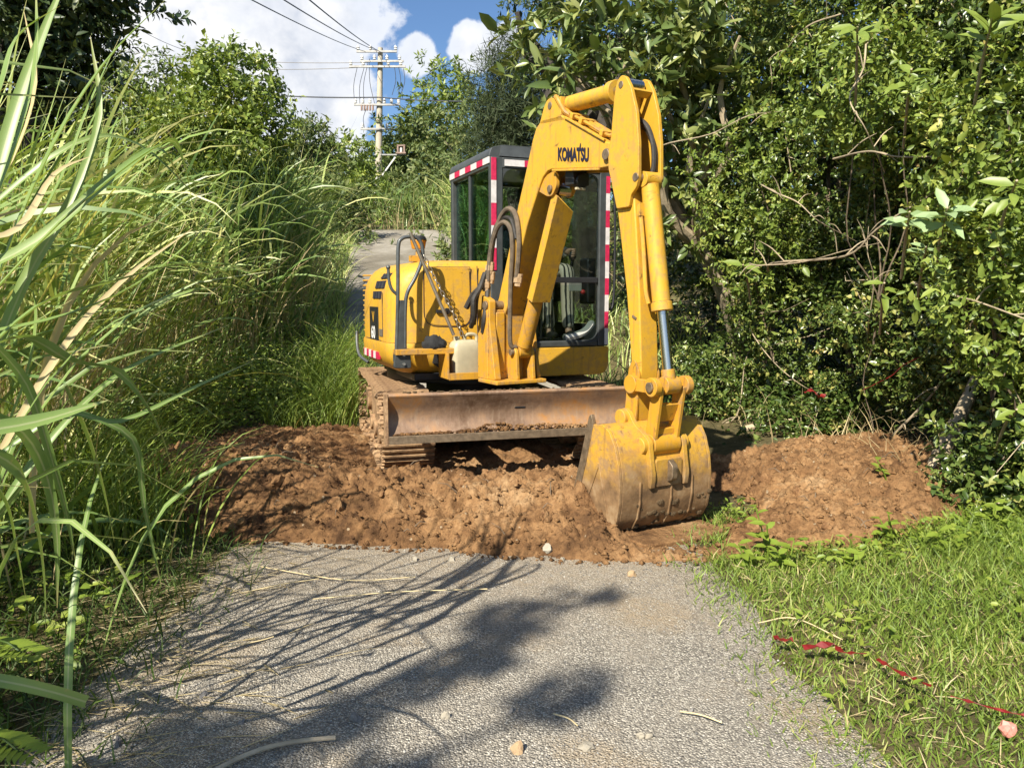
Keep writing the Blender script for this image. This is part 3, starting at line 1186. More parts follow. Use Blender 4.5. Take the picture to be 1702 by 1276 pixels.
for z_ in np.arange(1.08, 1.58, 0.045):
    q.box((-0.913, 0.30, z_), (0.075, 0.07, 0.014))
build_each(q, 'vent_rib', 'paint', hood, None, 0.004)


def text_mesh(txt, name, bold=0.0):
    cu = bpy.data.curves.new(name, 'FONT')
    cu.body = txt
    cu.size = 1.0
    cu.extrude = 0.0
    cu.offset = bold
    cu.align_x = 'LEFT'
    to = bpy.data.objects.new('tmp_text', cu)
    COL.objects.link(to)
    dg = bpy.context.evaluated_depsgraph_get()
    me = bpy.data.meshes.new_from_object(to.evaluated_get(dg))
    bpy.data.objects.remove(to)
    bpy.data.curves.remove(cu)
    return me


def text_part(txt, origin, ux, uy, w, h, mat, parent, bold=0.03, name='lettering', extra=None):
    """lay the word on a face: origin = lower left, ux/uy in-plane directions"""
    me = text_mesh(txt, name, bold)
    n = len(me.vertices)
    co = np.empty(n * 3, dtype=np.float32)
    me.vertices.foreach_get('co', co)
    co = co.reshape(-1, 3)
    mn, mx = co.min(0), co.max(0)
    u = (co[:, 0] - mn[0]) / (mx[0] - mn[0])
    v = (co[:, 1] - mn[1]) / (mx[1] - mn[1])
    if extra:
        u, v = extra(u, v)
    ux, uy, og = (np.array(Vector(k)) for k in (ux, uy, origin))
    P = og[None, :] + u[:, None] * w * ux[None, :] + v[:, None] * h * uy[None, :]
    me.vertices.foreach_set('co', P.astype(np.float32).ravel())
    me.materials.clear()
    me.materials.append(MAT[mat])
    me.update()
    return link_mesh(name, me, None, parent)


text_part('60', (-0.970, -0.10, 1.03), (0, -1, 0), (0, 0, 1), 0.16, 0.11, 'decal_white', npl)
text_part('V', (-0.970, -0.14, 1.17), (0, -1, 0), (0, 0, 1), 0.10, 0.09, 'paint', npl)
q = MB().box((-0.962, -0.455, 1.09), (0.010, 0.11, 0.06))
sp_ = q.build('rating_plate', 'plate_grey', hood, None, 0.002)
# red and white hazard squares on the counterweight
for k in range(10):
    t = 0.55 - k * 0.095
    ring = hood_ring(0.89, .002, -.004, .002)
    # follow the outline: straight flank then front corner
    y0, y1 = t, t - 0.095
    pts = []
    for yy in (y0, y1):
        if yy > 0.2:
            a = math.asin(min(0.999, yy / 1.003))
            x_ = -1.003 * math.cos(a)
        elif yy > -0.63:
            x_ = -0.979
        else:
            dy = (-0.63 - yy)
            x_ = -0.979 + (0.22 - math.sqrt(max(0, 0.22 ** 2 - dy ** 2)))
        pts.append((x_, yy))
    (xa, ya), (xb, yb) = pts
    q = MB()
    q.add([(xa, ya, 0.865), (xb, yb, 0.865), (xb, yb, 0.925), (xa, ya, 0.925), (xa + .02, ya, 0.865), (xb + .02, yb, 0.865), (xb + .02, yb, 0.925), (xa + .02, ya, 0.925)],
          [(0, 1, 2, 3), (4, 7, 6, 5), (0, 4, 5, 1), (1, 5, 6, 2), (2, 6, 7, 3), (3, 7, 4, 0)])
    q.build('hazard_square', 'tape_red' if k % 2 else 'tape_white', cw)
q = MB()
q.tube(spline([(-0.99, 0.45, 1.06), (-1.0, 0.40, 0.95), (-0.995, 0.32, 0.85), (-0.94, 0.2, 0.79)], 4), 0.014, 8)
q.build('edge_guard', 'tube_grey', cw)
# rear right body behind the cab
rr = []
for (z, i_) in ((0.77, .12), (0.85, .03), (0.95, 0), (1.25, 0), (1.40, .03), (1.48, .10), (1.50, .2)):
    pts = []
    Rr = 1.0 - i_
    a0 = math.acos(-0.12 / Rr)
    a1 = math.asin(0.30 / Rr)
    for k in range(19):
        a = a0 + (a1 - a0) * k / 18
        pts.append((Rr * math.cos(a), Rr * math.sin(a), z))
    pts += [(0.5, 0.27, z), (-0.12, 0.27, z)]
    rr.append(pts)
MB().loft(rr).build('rear_body', 'paint', exc, MU)
# front step bar and jug cradle
sh = MB()
sh.box((-0.585, -1.0, 0.966), (0.79, 0.10, 0.045))
sh.build('front_shelf', 'paint_worn', exc, MU, 0.006)
cr = MB()
cr.box((-0.40, -0.985, 0.752), (0.36, 0.25, 0.022))
cr.box((-0.40, -1.105, 0.772), (0.36, 0.016, 0.055))
cr.box((-0.585, -0.985, 0.85), (0.014, 0.25, 0.20))
cr.box((-0.232, -0.985, 0.85), (0.014, 0.25, 0.20))
cr.build('jug_cradle', 'paint_worn', exc, MU, 0.004)
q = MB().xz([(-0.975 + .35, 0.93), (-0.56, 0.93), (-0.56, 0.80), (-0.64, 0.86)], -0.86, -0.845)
q.build('painted_shade_plate', 'black_plastic', cw)  # flat black plate standing in for the shade of a recess
# mirror stay on the front corner
fo = MB()
fo.xz(rounded([(-0.995, 0.845), (-0.855, 0.84), (-0.86, 0.99), (-0.975, 0.99)], 0.02), -1.02, -0.99)
fo.xz([(-0.965, 0.97), (-0.885, 0.97), (-0.895, 1.36), (-0.935, 1.36)], -1.012, -0.992)
fo.box((-0.92, -0.93, 0.92), (0.08, 0.16, 0.08))
stay = fo.build('mirror_stay', 'frame_grey', exc, MU, 0.006)
tb = MB()
tb.tube(spline([(-0.968, -1.0, 0.95), (-0.955, -1.0, 1.2), (-0.945, -1.0, 1.5), (-0.938, -1.0, 1.76), (-0.905, -1.0, 1.822), (-0.84, -1.0, 1.835), (-0.785, -1.0, 1.822), (-0.752, -1.0, 1.76), (-0.757, -1.0, 1.66), (-0.81, -1.0, 1.53), (-0.872, -1.0, 1.42), (-0.892, -1.0, 1.30), (-0.90, -1.0, 1.0)], 5), 0.0145, 10)
tb.build('tube_loop', 'tube_grey', stay)
tb = MB()
tb.tube(spline([(-1.018, -1.0, 1.60), (-1.012, -1.0, 1.50), (-0.992, -1.0, 1.44), (-0.952, -1.0, 1.40)], 5), 0.012, 8)
tb.sphere((-1.018, -1.0, 1.605), 0.018, 8, 6)
tb.build('side_hook', 'tube_grey', stay)
for z_ in (0.945, 0.875):
    q = MB().cyl((-0.915, -1.02, z_), (-0.915, -1.034, z_), 0.012, n=6)
    q.build('bolt', 'bolt_steel', stay)
gr = MB()
gr.tube([(-0.853, -1.03, 1.865), (-0.52, -1.04, 1.09)], 0.0135, 8)
bar = gr.build('crow_bar', 'steel_bar', None)
bar.matrix_world = Matrix.Translation(EX) @ MU
tag(bar, 'long steel bar leaning on the grey mirror stay of the excavator', 'steel bar')
# work lamp on the hood
wl = MB()
wl.cyl((-0.68, -0.62, 1.64), (-0.68, -0.62, 1.76), 0.028, 0.022, n=10)
wl.box((-0.70, -0.62, 1.69), (0.11, 0.05, 0.05))
lampst = wl.build('lamp_post', 'paint_worn', exc, MU, 0.004)
MB().cyl((-0.68, -0.62, 1.768), (-0.68, -0.62, 1.838), 0.052, 0.066, n=20).build('lens', 'amber', lampst, None, 0.006)
MB().cyl((-0.68, -0.62, 1.836), (-0.68, -0.62, 1.872), 0.070, 0.056, n=20).build('lamp_cap', 'black_plastic', lampst, None, 0.01)

# cab ---------------------------------------------------------------
CX0, CX1, CY0, CY1 = -0.14, 0.95, -0.85, 0.22
pn = MB()
pn.xz(rounded([(-0.105, 0.955), (0.95, 0.955), (0.95, 0.715), (-0.105, 0.715)], [0.015, 0.02, 0.11, 0.01], 6), -0.862, 0.24)
pn.build('cab_skirt', 'paint', exc, MU, 0.008)
fm = MB()
Z0, Z1 = 0.958, 2.50
for (x_, y_, wx, wy) in ((CX0 + .055, CY0 + .03, .11, .06), (CX1 - .05, CY0 + .03, .10, .06), (CX0 + .03, CY1 - .03, .06, .06), (CX1 - .03, CY1 - .03, .06, .06)):
    fm.box((x_, y_, (Z0 + Z1) / 2), (wx, wy, Z1 - Z0))
fm.box(((CX0 + CX1) / 2, CY0 + .035, 2.455), (CX1 - CX0 - .20, .07, .09))
fm.box(((CX0 + CX1) / 2, CY1 - .03, 2.46), (CX1 - CX0 - .11, .06, .09))
fm.box((CX0 + .03, (CY0 + CY1) / 2, 2.46), (.06, CY1 - CY0 - .12, .08))
fm.box((CX1 - .03, (CY0 + CY1) / 2, 2.46), (.06, CY1 - CY0 - .12, .08))
fm.box(((CX0 + CX1) / 2, CY1 - .03, 1.22), (CX1 - CX0 - .12, .05, .52))
fm.box((CX0 + .03, (CY0 + CY1) / 2, 1.36), (.05, CY1 - CY0 - .12, .62))
fm.box((CX1 - .03, (CY0 + CY1) / 2, 1.05), (.05, CY1 - CY0 - .12, .18))
fm.box(((CX0 + CX1) / 2, CY0 + .03, 0.985), (CX1 - CX0 - .20, .055, .055))
cab = fm.build('cab', 'frame_grey', exc, MU, 0.012)
# corner webs that round the window openings
wb = MB()
for (xa, s_) in ((CX0 + .11, 1), (CX1 - .10, -1)):
    for (zz, sg) in ((2.41, -1), (1.012, 1)):
        pr = [(xa - 0.004 * s_, zz - 0.004 * sg * -1)]
        pr = [(xa - .002 * s_, zz - .002 * sg)] + [(xa + s_ * (0.09 - 0.09 * math.sin(t)), zz + sg * (0.09 - 0.09 * math.cos(t))) for t in [math.pi / 2 * k / 6 for k in range(7)]]
        wb.xz(pr, CY0 + .006, CY0 + .05)
build_each(wb, 'window_corner', 'frame_grey', cab)
rf = MB()
rf.xz(rounded([(CX0 - .005, 2.50), (CX0 + .02, 2.575), (CX0 + .12, 2.60), (CX1 - .12, 2.60), (CX1 - .02, 2.575), (CX1 + .005, 2.50)], 0.02, 3), CY0 + .03, CY1 + .03)
roof = rf.build('roof', 'frame_grey', cab, None, 0.015)
for k in range(7):
    xk = CX0 + .17 + k * 0.125
    MB().box((xk, (CY0 + CY1) / 2 + .02, 2.603), (.045, CY1 - CY0 - .15, .016)).build('roof_rib', 'frame_grey', roof, None, 0.006)
# front lip of the roof that slopes to the header
lp = MB()
lp.add([(CX0 + .10, CY0 + .032, 2.598), (CX1 - .10, CY0 + .032, 2.598), (CX1 - .08, CY0 - .002, 2.505), (CX0 + .08, CY0 - .002, 2.505), (CX0 + .10, CY0 + .06, 2.56), (CX1 - .10, CY0 + .06, 2.56), (CX1 - .08, CY0 + .06, 2.505), (CX0 + .08, CY0 + .06, 2.505)],
       [(0, 1, 2, 3), (4, 7, 6, 5), (0, 4, 5, 1), (1, 5, 6, 2), (2, 6, 7, 3), (3, 7, 4, 0)])
lp.build('roof_lip', 'frame_grey', roof)


def glass_pane(name, c, s, mat):
    return MB().box(c, s).build(name, mat, cab, None, 0, 0)


glass_pane('windscreen', ((CX0 + CX1) / 2, CY0 + .03, 1.97), (CX1 - CX0 - .205, .006, .87), 'glass_front')
glass_pane('lower_windscreen', ((CX0 + CX1) / 2, CY0 + .03, 1.25), (CX1 - CX0 - .205, .006, .47), 'glass_front')
glass_pane('side_window', (CX0 + .022, -.53, 2.045), (.006, .50, .74), 'glass_green')
glass_pane('side_window', (CX0 + .040, -.10, 2.045), (.006, .50, .74), 'glass_green')
glass_pane('door_window', (CX1 - .03, (CY0 + CY1) / 2, 1.78), (.006, CY1 - CY0 - .13, 1.27), 'glass_front')
glass_pane('rear_window', ((CX0 + CX1) / 2, CY1 - .03, 1.95), (CX1 - CX0 - .13, .006, .93), 'glass_front')
q = MB()
q.box((CX0 + .02, -.30, 2.045), (.03, .035, .745))
q.box((CX0 + .04, -.34, 2.045), (.02, .025, .745))
q.build('sash_bar', 'frame_grey', cab, None, 0.004)
MB().box(((CX0 + CX1) / 2, CY0 + .022, 1.525), (CX1 - CX0 - .21, .035, .048)).build('split_bar', 'black_plastic', cab, None, 0.005)
# retro-reflective tape, one strip per colour
rgt = random.Random(4)


def tape_run(p0, p1, wdir, width, start, seg=0.16):
    p0, p1, wd = Vector(p0), Vector(p1), Vector(wdir).normalized()
    L = (p1 - p0).length
    d = (p1 - p0).normalized()
    nrm = d.cross(wd).normalized()
    n = max(1, int(round(L / seg)))
    for k in range(n):
        a, b = p0 + d * (L * k / n), p0 + d * (L * (k + 1) / n)
        q = MB()
        vs = []
        for o in (-0.0035, 0.0035):
            for (pt, sg) in ((a, -1), (b, -1), (b, 1), (a, 1)):
                vs.append(pt + wd * (sg * width / 2) + nrm * o)
        q.add(vs, [(0, 1, 2, 3), (7, 6, 5, 4), (0, 4, 5, 1), (1, 5, 6, 2), (2, 6, 7, 3), (3, 7, 4, 0)])
        q.build('reflective_tape', 'tape_red' if (k + start) % 2 else 'tape_white', cab)


tape_run((CX0 + .026, CY0 - .003, 2.49), (CX0 + .026, CY0 - .003, 1.60), (1, 0, 0), .042, 1, .19)
tape_run((CX0 - .0035, CY0 + .02, 2.475), (CX0 - .0035, CY1, 2.475), (0, 0, 1), .05, 0, .15)
tape_run((CX0 + .12, CY0 - .004, 2.455), (CX1 - .11, CY0 - .004, 2.455), (0, 0, 1), .05, 0, .19)
tape_run((CX1 - .022, CY0 - .003, 2.40), (CX1 - .022, CY0 - .003, 0.97), (1, 0, 0), .034, 1, .145)
hr = MB()
hr.tube(spline([(CX1 + .01, CY0 + .05, 2.3), (CX1 + .06, CY0 + .04, 2.25), (CX1 + .075, CY0 + .04, 1.8), (CX1 + .065, CY0 + .04, 1.33), (CX1 + .0, CY0 + .05, 1.27)], 5), 0.012, 8)
hr.build('grab_rail', 'black_plastic', cab)
# inside the cab
q = MB()
q.box((0.40, -0.30, 0.975), (1.02, 1.0, 0.03))
q.build('cab_floor', 'black_plastic', cab)
q = MB()
q.box((0.45, -0.06, 1.20), (0.50, 0.42, 0.40))
q.box((0.45, -0.10, 1.43), (0.48, 0.48, 0.10))
q.xz(rounded([(0.23, 1.46), (0.67, 1.46), (0.62, 2.05), (0.28, 2.05)], 0.06), 0.06, 0.15)
q.build('seat', 'seat_cloth', cab, None, 0.025)
for xk in (0.12, 0.78):
    q = MB()
    q.box((xk, -0.16, 1.42), (0.13, 0.50, 0.16))
    q.cyl((xk, -0.38, 1.48), (xk - (0.02 if xk < .4 else -.0), -0.48, 1.70), 0.016, n=8)
    q.sphere((xk - (0.02 if xk < .4 else -.0), -0.48, 1.75), 0.032, 10, 8, (1, 1, 1.7))
    q.build('console', 'black_plastic', cab, None, 0.012)
q = MB()
q.box((0.86, -0.62, 1.52), (0.09, 0.16, 0.40))
q.build('display_column', 'black_plastic', cab, None, 0.02)
q = MB().box((0.70, -0.70, 1.475), (0.12, 0.015, 0.085))
q.build('instruction_card', 'pale_plastic', cab, None, 0.004)
MB().sphere((0.775, -0.70, 1.425), 0.022, 10, 6).build('red_knob', 'red_plastic', cab)
for xk in (0.42, 0.52):
    q = MB()
    q.cyl((xk, -0.60, 0.99), (xk, -0.62, 1.36), 0.011, n=8)
    q.box((xk, -0.66, 1.02), (0.09, 0.16, 0.02))
    q.build('travel_lever', 'black_plastic', cab, None, 0.004)
q = MB()
q.box((0.40, -0.30, 2.465), (0.94, 0.96, 0.03))
q.build('headliner', 'black_plastic', cab)
q = MB()
q.tube(spline([(0.55, -0.80, 1.03), (0.66, -0.80, 1.05), (0.76, -0.79, 1.09), (0.83, -0.79, 1.17)], 4), [0.035] * 12 + [0.02], 8)
q.build('rolled_mat', 'pale_plastic', cab)

# --- swing bracket, boom, arm, bucket (frame MBM: forward = -y)
br = MB()
br.box((-0.045, 0.02, 1.03), (0.40, 0.16, 0.52))
br.box((-0.045, -0.08, 0.757), (0.43, 0.30, 0.03))
for (xa, xb) in ((-0.235, -0.180), (0.135, 0.165)):
    br.sz(rounded([(-0.06, 0.77), (0.16, 0.77), (0.12, 0.95), (0.07, 1.20), (0.075, 1.36), (-0.05, 1.40), (-0.08, 1.2)], 0.02), xa, xb)
for (xa, xb) in ((-0.075, -0.045), (0.062, 0.092)):
    br.sz(rounded([(0.02, 0.765), (0.205, 0.765), (0.185, 0.98), (0.14, 1.035), (0.09, 1.0), (0.05, 0.93)], 0.02), xa, xb)
br.box((-0.14, -0.065, 1.02), (0.075, 0.02, 0.5))
bracket = br.build('swing_bracket', 'paint_worn', exc, MBM, 0.008)
MB().cyl((-0.10, -0.145, 0.975), (0.115, -0.145, 0.975), 0.026, n=14).build('pin', 'steel_dirty', bracket, None, 0.004)
MB().cyl((-0.25, -0.02, 1.32), (0.175, -0.02, 1.32), 0.035, n=16).build('pin', 'steel_dirty', bracket, None, 0.005)

boom_prof = [(-0.075, 1.30), (-0.027, 1.385), (0.268, 2.054), (0.343, 2.212), (0.455, 2.46), (0.500, 2.530), (0.575, 2.572), (0.80, 2.560), (0.865, 2.524), (1.300, 2.305)]
for k in range(7):
    a = R(62 - 24 * k)
    boom_prof.append((1.318 + 0.073 * math.cos(a), 2.228 + 0.073 * math.sin(a)))
boom_prof += [(1.25, 2.158), (0.70, 2.226), (0.649, 2.222), (0.59, 2.190), (0.55, 2.145), (0.385, 1.895), (0.10, 1.31), (0.05, 1.24), (-0.04, 1.235)]
boom = MB().sz(boom_prof, -0.10, 0.06).build('boom', 'paint', exc, MBM, 0.010)
# flange edges (weld lips) along the boom
fl = MB()
for (i0, i1) in ((6, 9), (2, 6)):
    for k in range(i0, i1):
        a, b = boom_prof[k], boom_prof[k + 1]
for xk in (-0.106, 0.066):
    for (a, b) in (((0.72, 2.218), (1.24, 2.155)), ((0.86, 2.532), (1.29, 2.316))):
        fl.bar((xk, -a[0], a[1]), (xk, -b[0], b[1]), 0.016, 0.014)
build_each(fl, 'flange', 'paint', boom, None, 0.003)
for xk in (-0.078, 0.038):
    ear = MB().sz(rounded([(0.545, 2.545), (0.605, 2.655), (0.645, 2.688), (0.70, 2.690), (0.745, 2.655), (0.79, 2.56), (0.86, 2.515)], 0.025, 3), xk - 0.022, xk + 0.022)
    ear.build('cylinder_ear', 'paint', boom, None, 0.006)
MB().cyl((-0.105, -0.675, 2.640), (0.065, -0.675, 2.640), 0.024, n=14).build('pin', 'steel_dirty', boom, None, 0.004)
MB().cyl((-0.124, -1.318, 2.228), (0.07, -1.318, 2.228), 0.034, n=18).build('pin', 'steel_dirty', boom, None, 0.005)
lug = MB()
for xk in (-0.07, 0.07):
    lug.sz(rounded([(0.50, 2.11), (0.60, 2.20), (0.72, 2.225), (0.735, 2.12), (0.69, 2.06), (0.63, 2.055)], 0.025, 3), xk - 0.015, xk + 0.015)
build_each(lug, 'lower_lug', 'paint_worn', boom, None, 0.005)
MB().cyl((-0.10, -0.665, 2.105), (0.10, -0.665, 2.105), 0.026, n=14).build('pin', 'steel_dirty', boom, None, 0.004)
# boom lamp below the knee
q = MB()
q.box((0.015, -0.83, 2.16), (0.13, 0.10, 0.10))
q.cyl((0.015, -0.88, 2.14), (0.015, -0.90, 2.135), 0.05, n=16)
q.box((0.015, -0.80, 2.205), (0.05, 0.05, 0.05))
lamp = q.build('work_lamp', 'black_plastic', boom, None, 0.01)
MB().box((0.0, -0.89, 2.085), (0.075, 0.02, 0.016)).build('lamp_edge', 'jug', lamp, None, 0.003)
# steel pipes along the upper boom
pp = MB()
for xk in (-0.06, -0.02, 0.02):
    pp.tube(spline([(xk, -0.80, 2.60), (xk, -0.88, 2.548), (xk, -1.05, 2.462), (xk, -1.26, 2.355), (xk, -1.33, 2.35)], 4), 0.011, 7)
build_each(pp, 'hydraulic_pipe', 'paint_worn', boom)
for (sk, zk) in ((0.90, 2.535), (1.00, 2.485), (1.22, 2.372)):
    MB().box((-0.02, -sk, zk), (0.13, 0.035, 0.035), Matrix.Rotation(R(27), 3, 'X')).build('pipe_clamp', 'paint', boom, None, 0.004)


def komatsu(u, v):
    return u, v


# maker's word on the left cheek of the upper boom, following its slope
o_ = Vector((-0.1045, -0.780, 2.270))
ux_ = Vector((0, -0.350, -0.056)).normalized()
uy_ = Vector((0, 0, 1))
text_part('KOMATSU', o_, ux_, uy_, 0.350, 0.086, 'decal_dark', boom, 0.045)
MB().add([Vector((-0.1046, 0, 0)) + o_ * 1 - Vector((o_.x, 0, 0)) + ux_ * a + uy_ * b for a, b in ((0.247, 0.084), (0.262, 0.084), (0.262, 0.112), (0.255, 0.112))], [(0, 1, 2, 3)]).build('letter_tick', 'decal_dark', boom, None, 0, 0)

# boom cylinder with its rod guard
C0, C1 = Vector((0.012, -0.145, 0.975)), Vector((0.012, -0.665, 2.105))
cd = (C1 - C0).normalized()
bc = MB()
bc.cyl(C0 + cd * 0.05, C0 + cd * 0.66, 0.056, n=22)
bc.cyl(C0 - cd * 0.0, C0 + cd * 0.07, 0.042, 0.056, n=22)
bc.cyl(C0 + cd * 0.64, C0 + cd * 0.69, 0.064, n=22)
bc.cyl(C0 + Vector((-0.05, 0, 0)), C0 + Vector((0.05, 0, 0)), 0.048, n=18)
boomcyl = bc.build('boom_cylinder', 'paint_worn', exc, MBM, 0.004)
q = MB()
q.cyl(C0 + cd * 0.68, C1, 0.03, n=18)
q.cyl(C1 + Vector((-0.05, 0, 0)), C1 + Vector((0.05, 0, 0)), 0.046, n=18)
q.build('rod', 'chrome', boomcyl)
gd = MB()
up_ = Vector((1, 0, 0)).cross(cd).normalized()
if up_.y > 0:
    up_ = -up_
for (a0, a1, wtop) in ((0.44, 1.12, 0),):
    pr = [(-0.078, 0.0), (-0.078, 0.075), (0.078, 0.075), (0.078, 0.0), (0.070, 0.0), (0.070, 0.067), (-0.070, 0.067), (-0.070, 0.0)]
    ringA = [C0 + cd * a0 + Vector((a, 0, 0)) + up_ * b for a, b in pr]
    ringB = [C0 + cd * (a1 if a > 0 else a1 + 0.10) + Vector((a, 0, 0)) + up_ * b for a, b in pr]
    gd.loft([ringA, ringB])
gd.build('rod_guard', 'paint', boomcyl, None, 0.003)

# arm
arm_l = [(1.391, 2.54), (1.405, 2.60), (1.425, 2.632), (1.46, 2.648), (1.500, 2.630), (1.545, 2.565), (1.597, 2.42), (1.622, 2.25), (1.628, 2.06), (1.605, 2.0), (1.56, 1.965)]
plate_prof = arm_l + [(1.545, 1.90), (1.43, 1.90), (1.372, 2.071), (1.345, 2.14), (1.340, 2.24), (1.366, 2.32)]
arm_main = [(1.345, 2.15), (1.372, 2.04), (1.445, 1.70), (1.505, 1.40), (1.560, 1.0), (1.545, 0.86), (1.515, 0.74), (1.520, 0.66), (1.565, 0.635), (1.61, 0.66), (1.635, 0.80), (1.650, 0.98), (1.622, 1.40), (1.585, 1.75), (1.555, 1.98), (1.50, 2.10), (1.42, 2.17)]
arm = MB().sz(arm_main, -0.094, 0.040).build('arm', 'paint', exc, MBM, 0.012)
for xk in (-0.107, 0.053):
    MB().sz(rounded(plate_prof, 0.012, 2), xk - 0.012, xk + 0.012).build('side_plate', 'paint', arm, None, 0.005)
web = MB()
web.bar((-0.027, -1.400, 2.30), (-0.027, -1.445, 2.60), 0.134, 0.016, (0, 1, 0))
web.box((-0.027, -1.52, 2.545), (0.134, 0.05, 0.016), Matrix.Rotation(R(-35), 3, 'X'))
web.build('web_plate', 'paint', arm, None, 0.003)
for (s_, z_, r_) in ((1.455, 2.595, 0.022), (1.60, 2.06, 0.026)):
    MB().cyl((-0.123, -s_, z_), (0.069, -s_, z_), r_, n=18).build('pin', 'steel_dirty', arm, None, 0.005)
# doubler at the foot of the arm
dbl = MB()
for xk in (-0.098, 0.044):
    dbl.sz(rounded([(1.51, 0.63), (1.62, 0.64), (1.652, 0.95), (1.60, 1.04), (1.552, 0.98)], 0.03, 3), xk - 0.008, xk + 0.008)
build_each(dbl, 'foot_doubler', 'paint_worn', arm, None, 0.004)
st_ = MB().box((-0.0955, -1.585, 1.27), (0.008, 0.04, 0.016), Matrix.Rotation(R(25), 3, 'X'))
st_.build('stop_lug', 'steel_dirty', arm, None, 0.002)

# arm cylinder above the boom
A0, A1 = Vector((-0.02, -0.675, 2.640)), Vector((-0.027, -1.455, 2.595))
ad = (A1 - A0).normalized()
ac = MB()
ac.cyl(A0 + ad * 0.05, A0 + ad * 0.60, 0.053, n=24)
ac.cyl(A0 + ad * 0.57, A0 + ad * 0.625, 0.068, n=24)
ac.cyl(A0 - Vector((0.034, 0, 0)), A0 + Vector((0.034, 0, 0)), 0.046, n=18)
ac.box(A0 + ad * 0.10 + Vector((-0.03, 0, -0.02)), (0.10, 0.06, 0.12))
armcyl = ac.build('arm_cylinder', 'paint', exc, MBM, 0.004)
q = MB()
q.cyl(A0 + ad * 0.61, A1, 0.032, n=18)
q.cyl(A1 - Vector((0.05, 0, 0)), A1 + Vector((0.05, 0, 0)), 0.042, n=16)
q.build('rod', 'chrome', armcyl)
q = MB()
q.tube(spline([A0 + Vector((-0.06, -0.04, 0.05)), A0 + Vector((-0.085, -0.10, 0.02)), A0 + Vector((-0.06, -0.14, -0.06)), A0 + Vector((-0.03, -0.17, -0.09))], 4), 0.017, 8)
q.build('hose_elbow', 'paint_worn', armcyl)

# bucket cylinder in front of the arm
B0, B1 = Vector((-0.025, -1.612, 2.05)), Vector((0.0, -1.790, 0.89))
bdv = (B1 - B0).normalized()
bcy = MB()
bcy.cyl(B0 + bdv * 0.03, B0 + bdv * 0.74, 0.052, n=24)
bcy.cyl(B0 + bdv * 0.70, B0 + bdv * 0.75, 0.062, n=24)
bcy.cyl(B0 - Vector((0.055, 0, 0)), B0 + Vector((0.055, 0, 0)), 0.045, n=16)
buckcyl = bcy.build('bucket_cylinder', 'paint', exc, MBM, 0.004)
q = MB()
q.cyl(B0 + bdv * 0.74, B1, 0.030, n=20)
q.build('rod', 'chrome', buckcyl)
q = MB()
q.cyl(B1 - Vector((0.05, 0, 0)), B1 + Vector((0.05, 0, 0)), 0.052, n=18)
q.cyl(B1 - bdv * 0.09, B1, 0.040, n=16)
q.build('rod_eye', 'paint_worn', buckcyl, None, 0.005)
q = MB()
q.tube(spline([B0 + Vector((-0.06, -0.0, -0.20)), B0 + Vector((-0.06, -0.03, -0.40)), B0 + Vector((-0.06, -0.055, -0.62)), B0 + Vector((-0.05, -0.07, -0.70))], 4), 0.013, 8)
q.box(B0 + Vector((-0.06, 0.0, -0.17)), (0.035, 0.03, 0.07))
q.build('feed_pipe', 'paint', buckcyl)

# linkage: two guide links, H-link
P_arm, P_rod, P_b1, P_b2 = (1.605, 0.885), (1.790, 0.885), (1.555, 0.685), (1.735, 0.545)
for xk in (-0.118, 0.118):
    g = MB()
    g.bar((xk, -P_arm[0], P_arm[1]), (xk, -P_rod[0], P_rod[1]), 0.030, 0.075)
    g.cyl((xk - .022, -P_arm[0], P_arm[1]), (xk + .022, -P_arm[0], P_arm[1]), 0.055, n=18)
    g.cyl((xk - .022, -P_rod[0], P_rod[1]), (xk + .022, -P_rod[0], P_rod[1]), 0.055, n=18)
    gl_ = g.build('guide_link', 'paint_worn', exc, MBM, 0.005)
    MB().cyl((xk - .035 if xk < 0 else xk + .02, -P_rod[0], P_rod[1]), (xk - .02 if xk < 0 else xk + .035, -P_rod[0], P_rod[1]), 0.03, n=10).build('pin_head', 'steel_dirty', gl_, None, 0.003)
hl = MB()
for xk in (-0.082, 0.082):
    hl.bar((xk, -P_rod[0], P_rod[1]), (xk, -P_b2[0], P_b2[1]), 0.026, 0.085, (0, 1, 0))
hl.bar((0, -P_rod[0] + .008, P_rod[1] - .10), (0, -P_b2[0] - .004, P_b2[1] + .135), 0.15, 0.03, (0, 1, 0))
hl.bar((0, -P_b2[0] - .004, P_b2[1] + .095), (0, -P_b2[0], P_b2[1]), 0.15, 0.05, (0, 1, 0))
hl.cyl((-0.098, -P_b2[0], P_b2[1]), (0.098, -P_b2[0], P_b2[1]), 0.062, n=22)
hl.build('bucket_link', 'paint_worn', exc, MBM, 0.006)

# bucket: shell swept round its back, two side plates, ears, lip and teeth
BW = 0.335
shell = [(1.545, 0.655), (1.627, 0.668), (1.690, 0.635), (1.742, 0.56), (1.776, 0.46), (1.792, 0.35), (1.790, 0.24), (1.770, 0.14), (1.730, 0.075), (1.66, 0.035), (1.56, 0.015), (1.44, 0.005), (1.34, 0.0)]
inner = []
for k, (a, b) in enumerate(shell):
    p0 = Vector(shell[max(k - 1, 0)])
    p1 = Vector(shell[min(k + 1, len(shell) - 1)])
    t = (p1 - p0).normalized()
    inner.append((a - 0.022 * -t.y * 1.0 * (1) if False else a + 0.020 * t.y, b - 0.020 * t.x))
sh_ = MB().sz(shell + inner[::-1], -BW + .012, BW - .012)
bucket = sh_.build('bucket', 'paint_bucket', exc, MBM, 0.003, 50)
side_prof = shell + [(1.30, 0.02), (1.34, 0.16), (1.43, 0.42), (1.508, 0.68), (1.522, 0.70)]
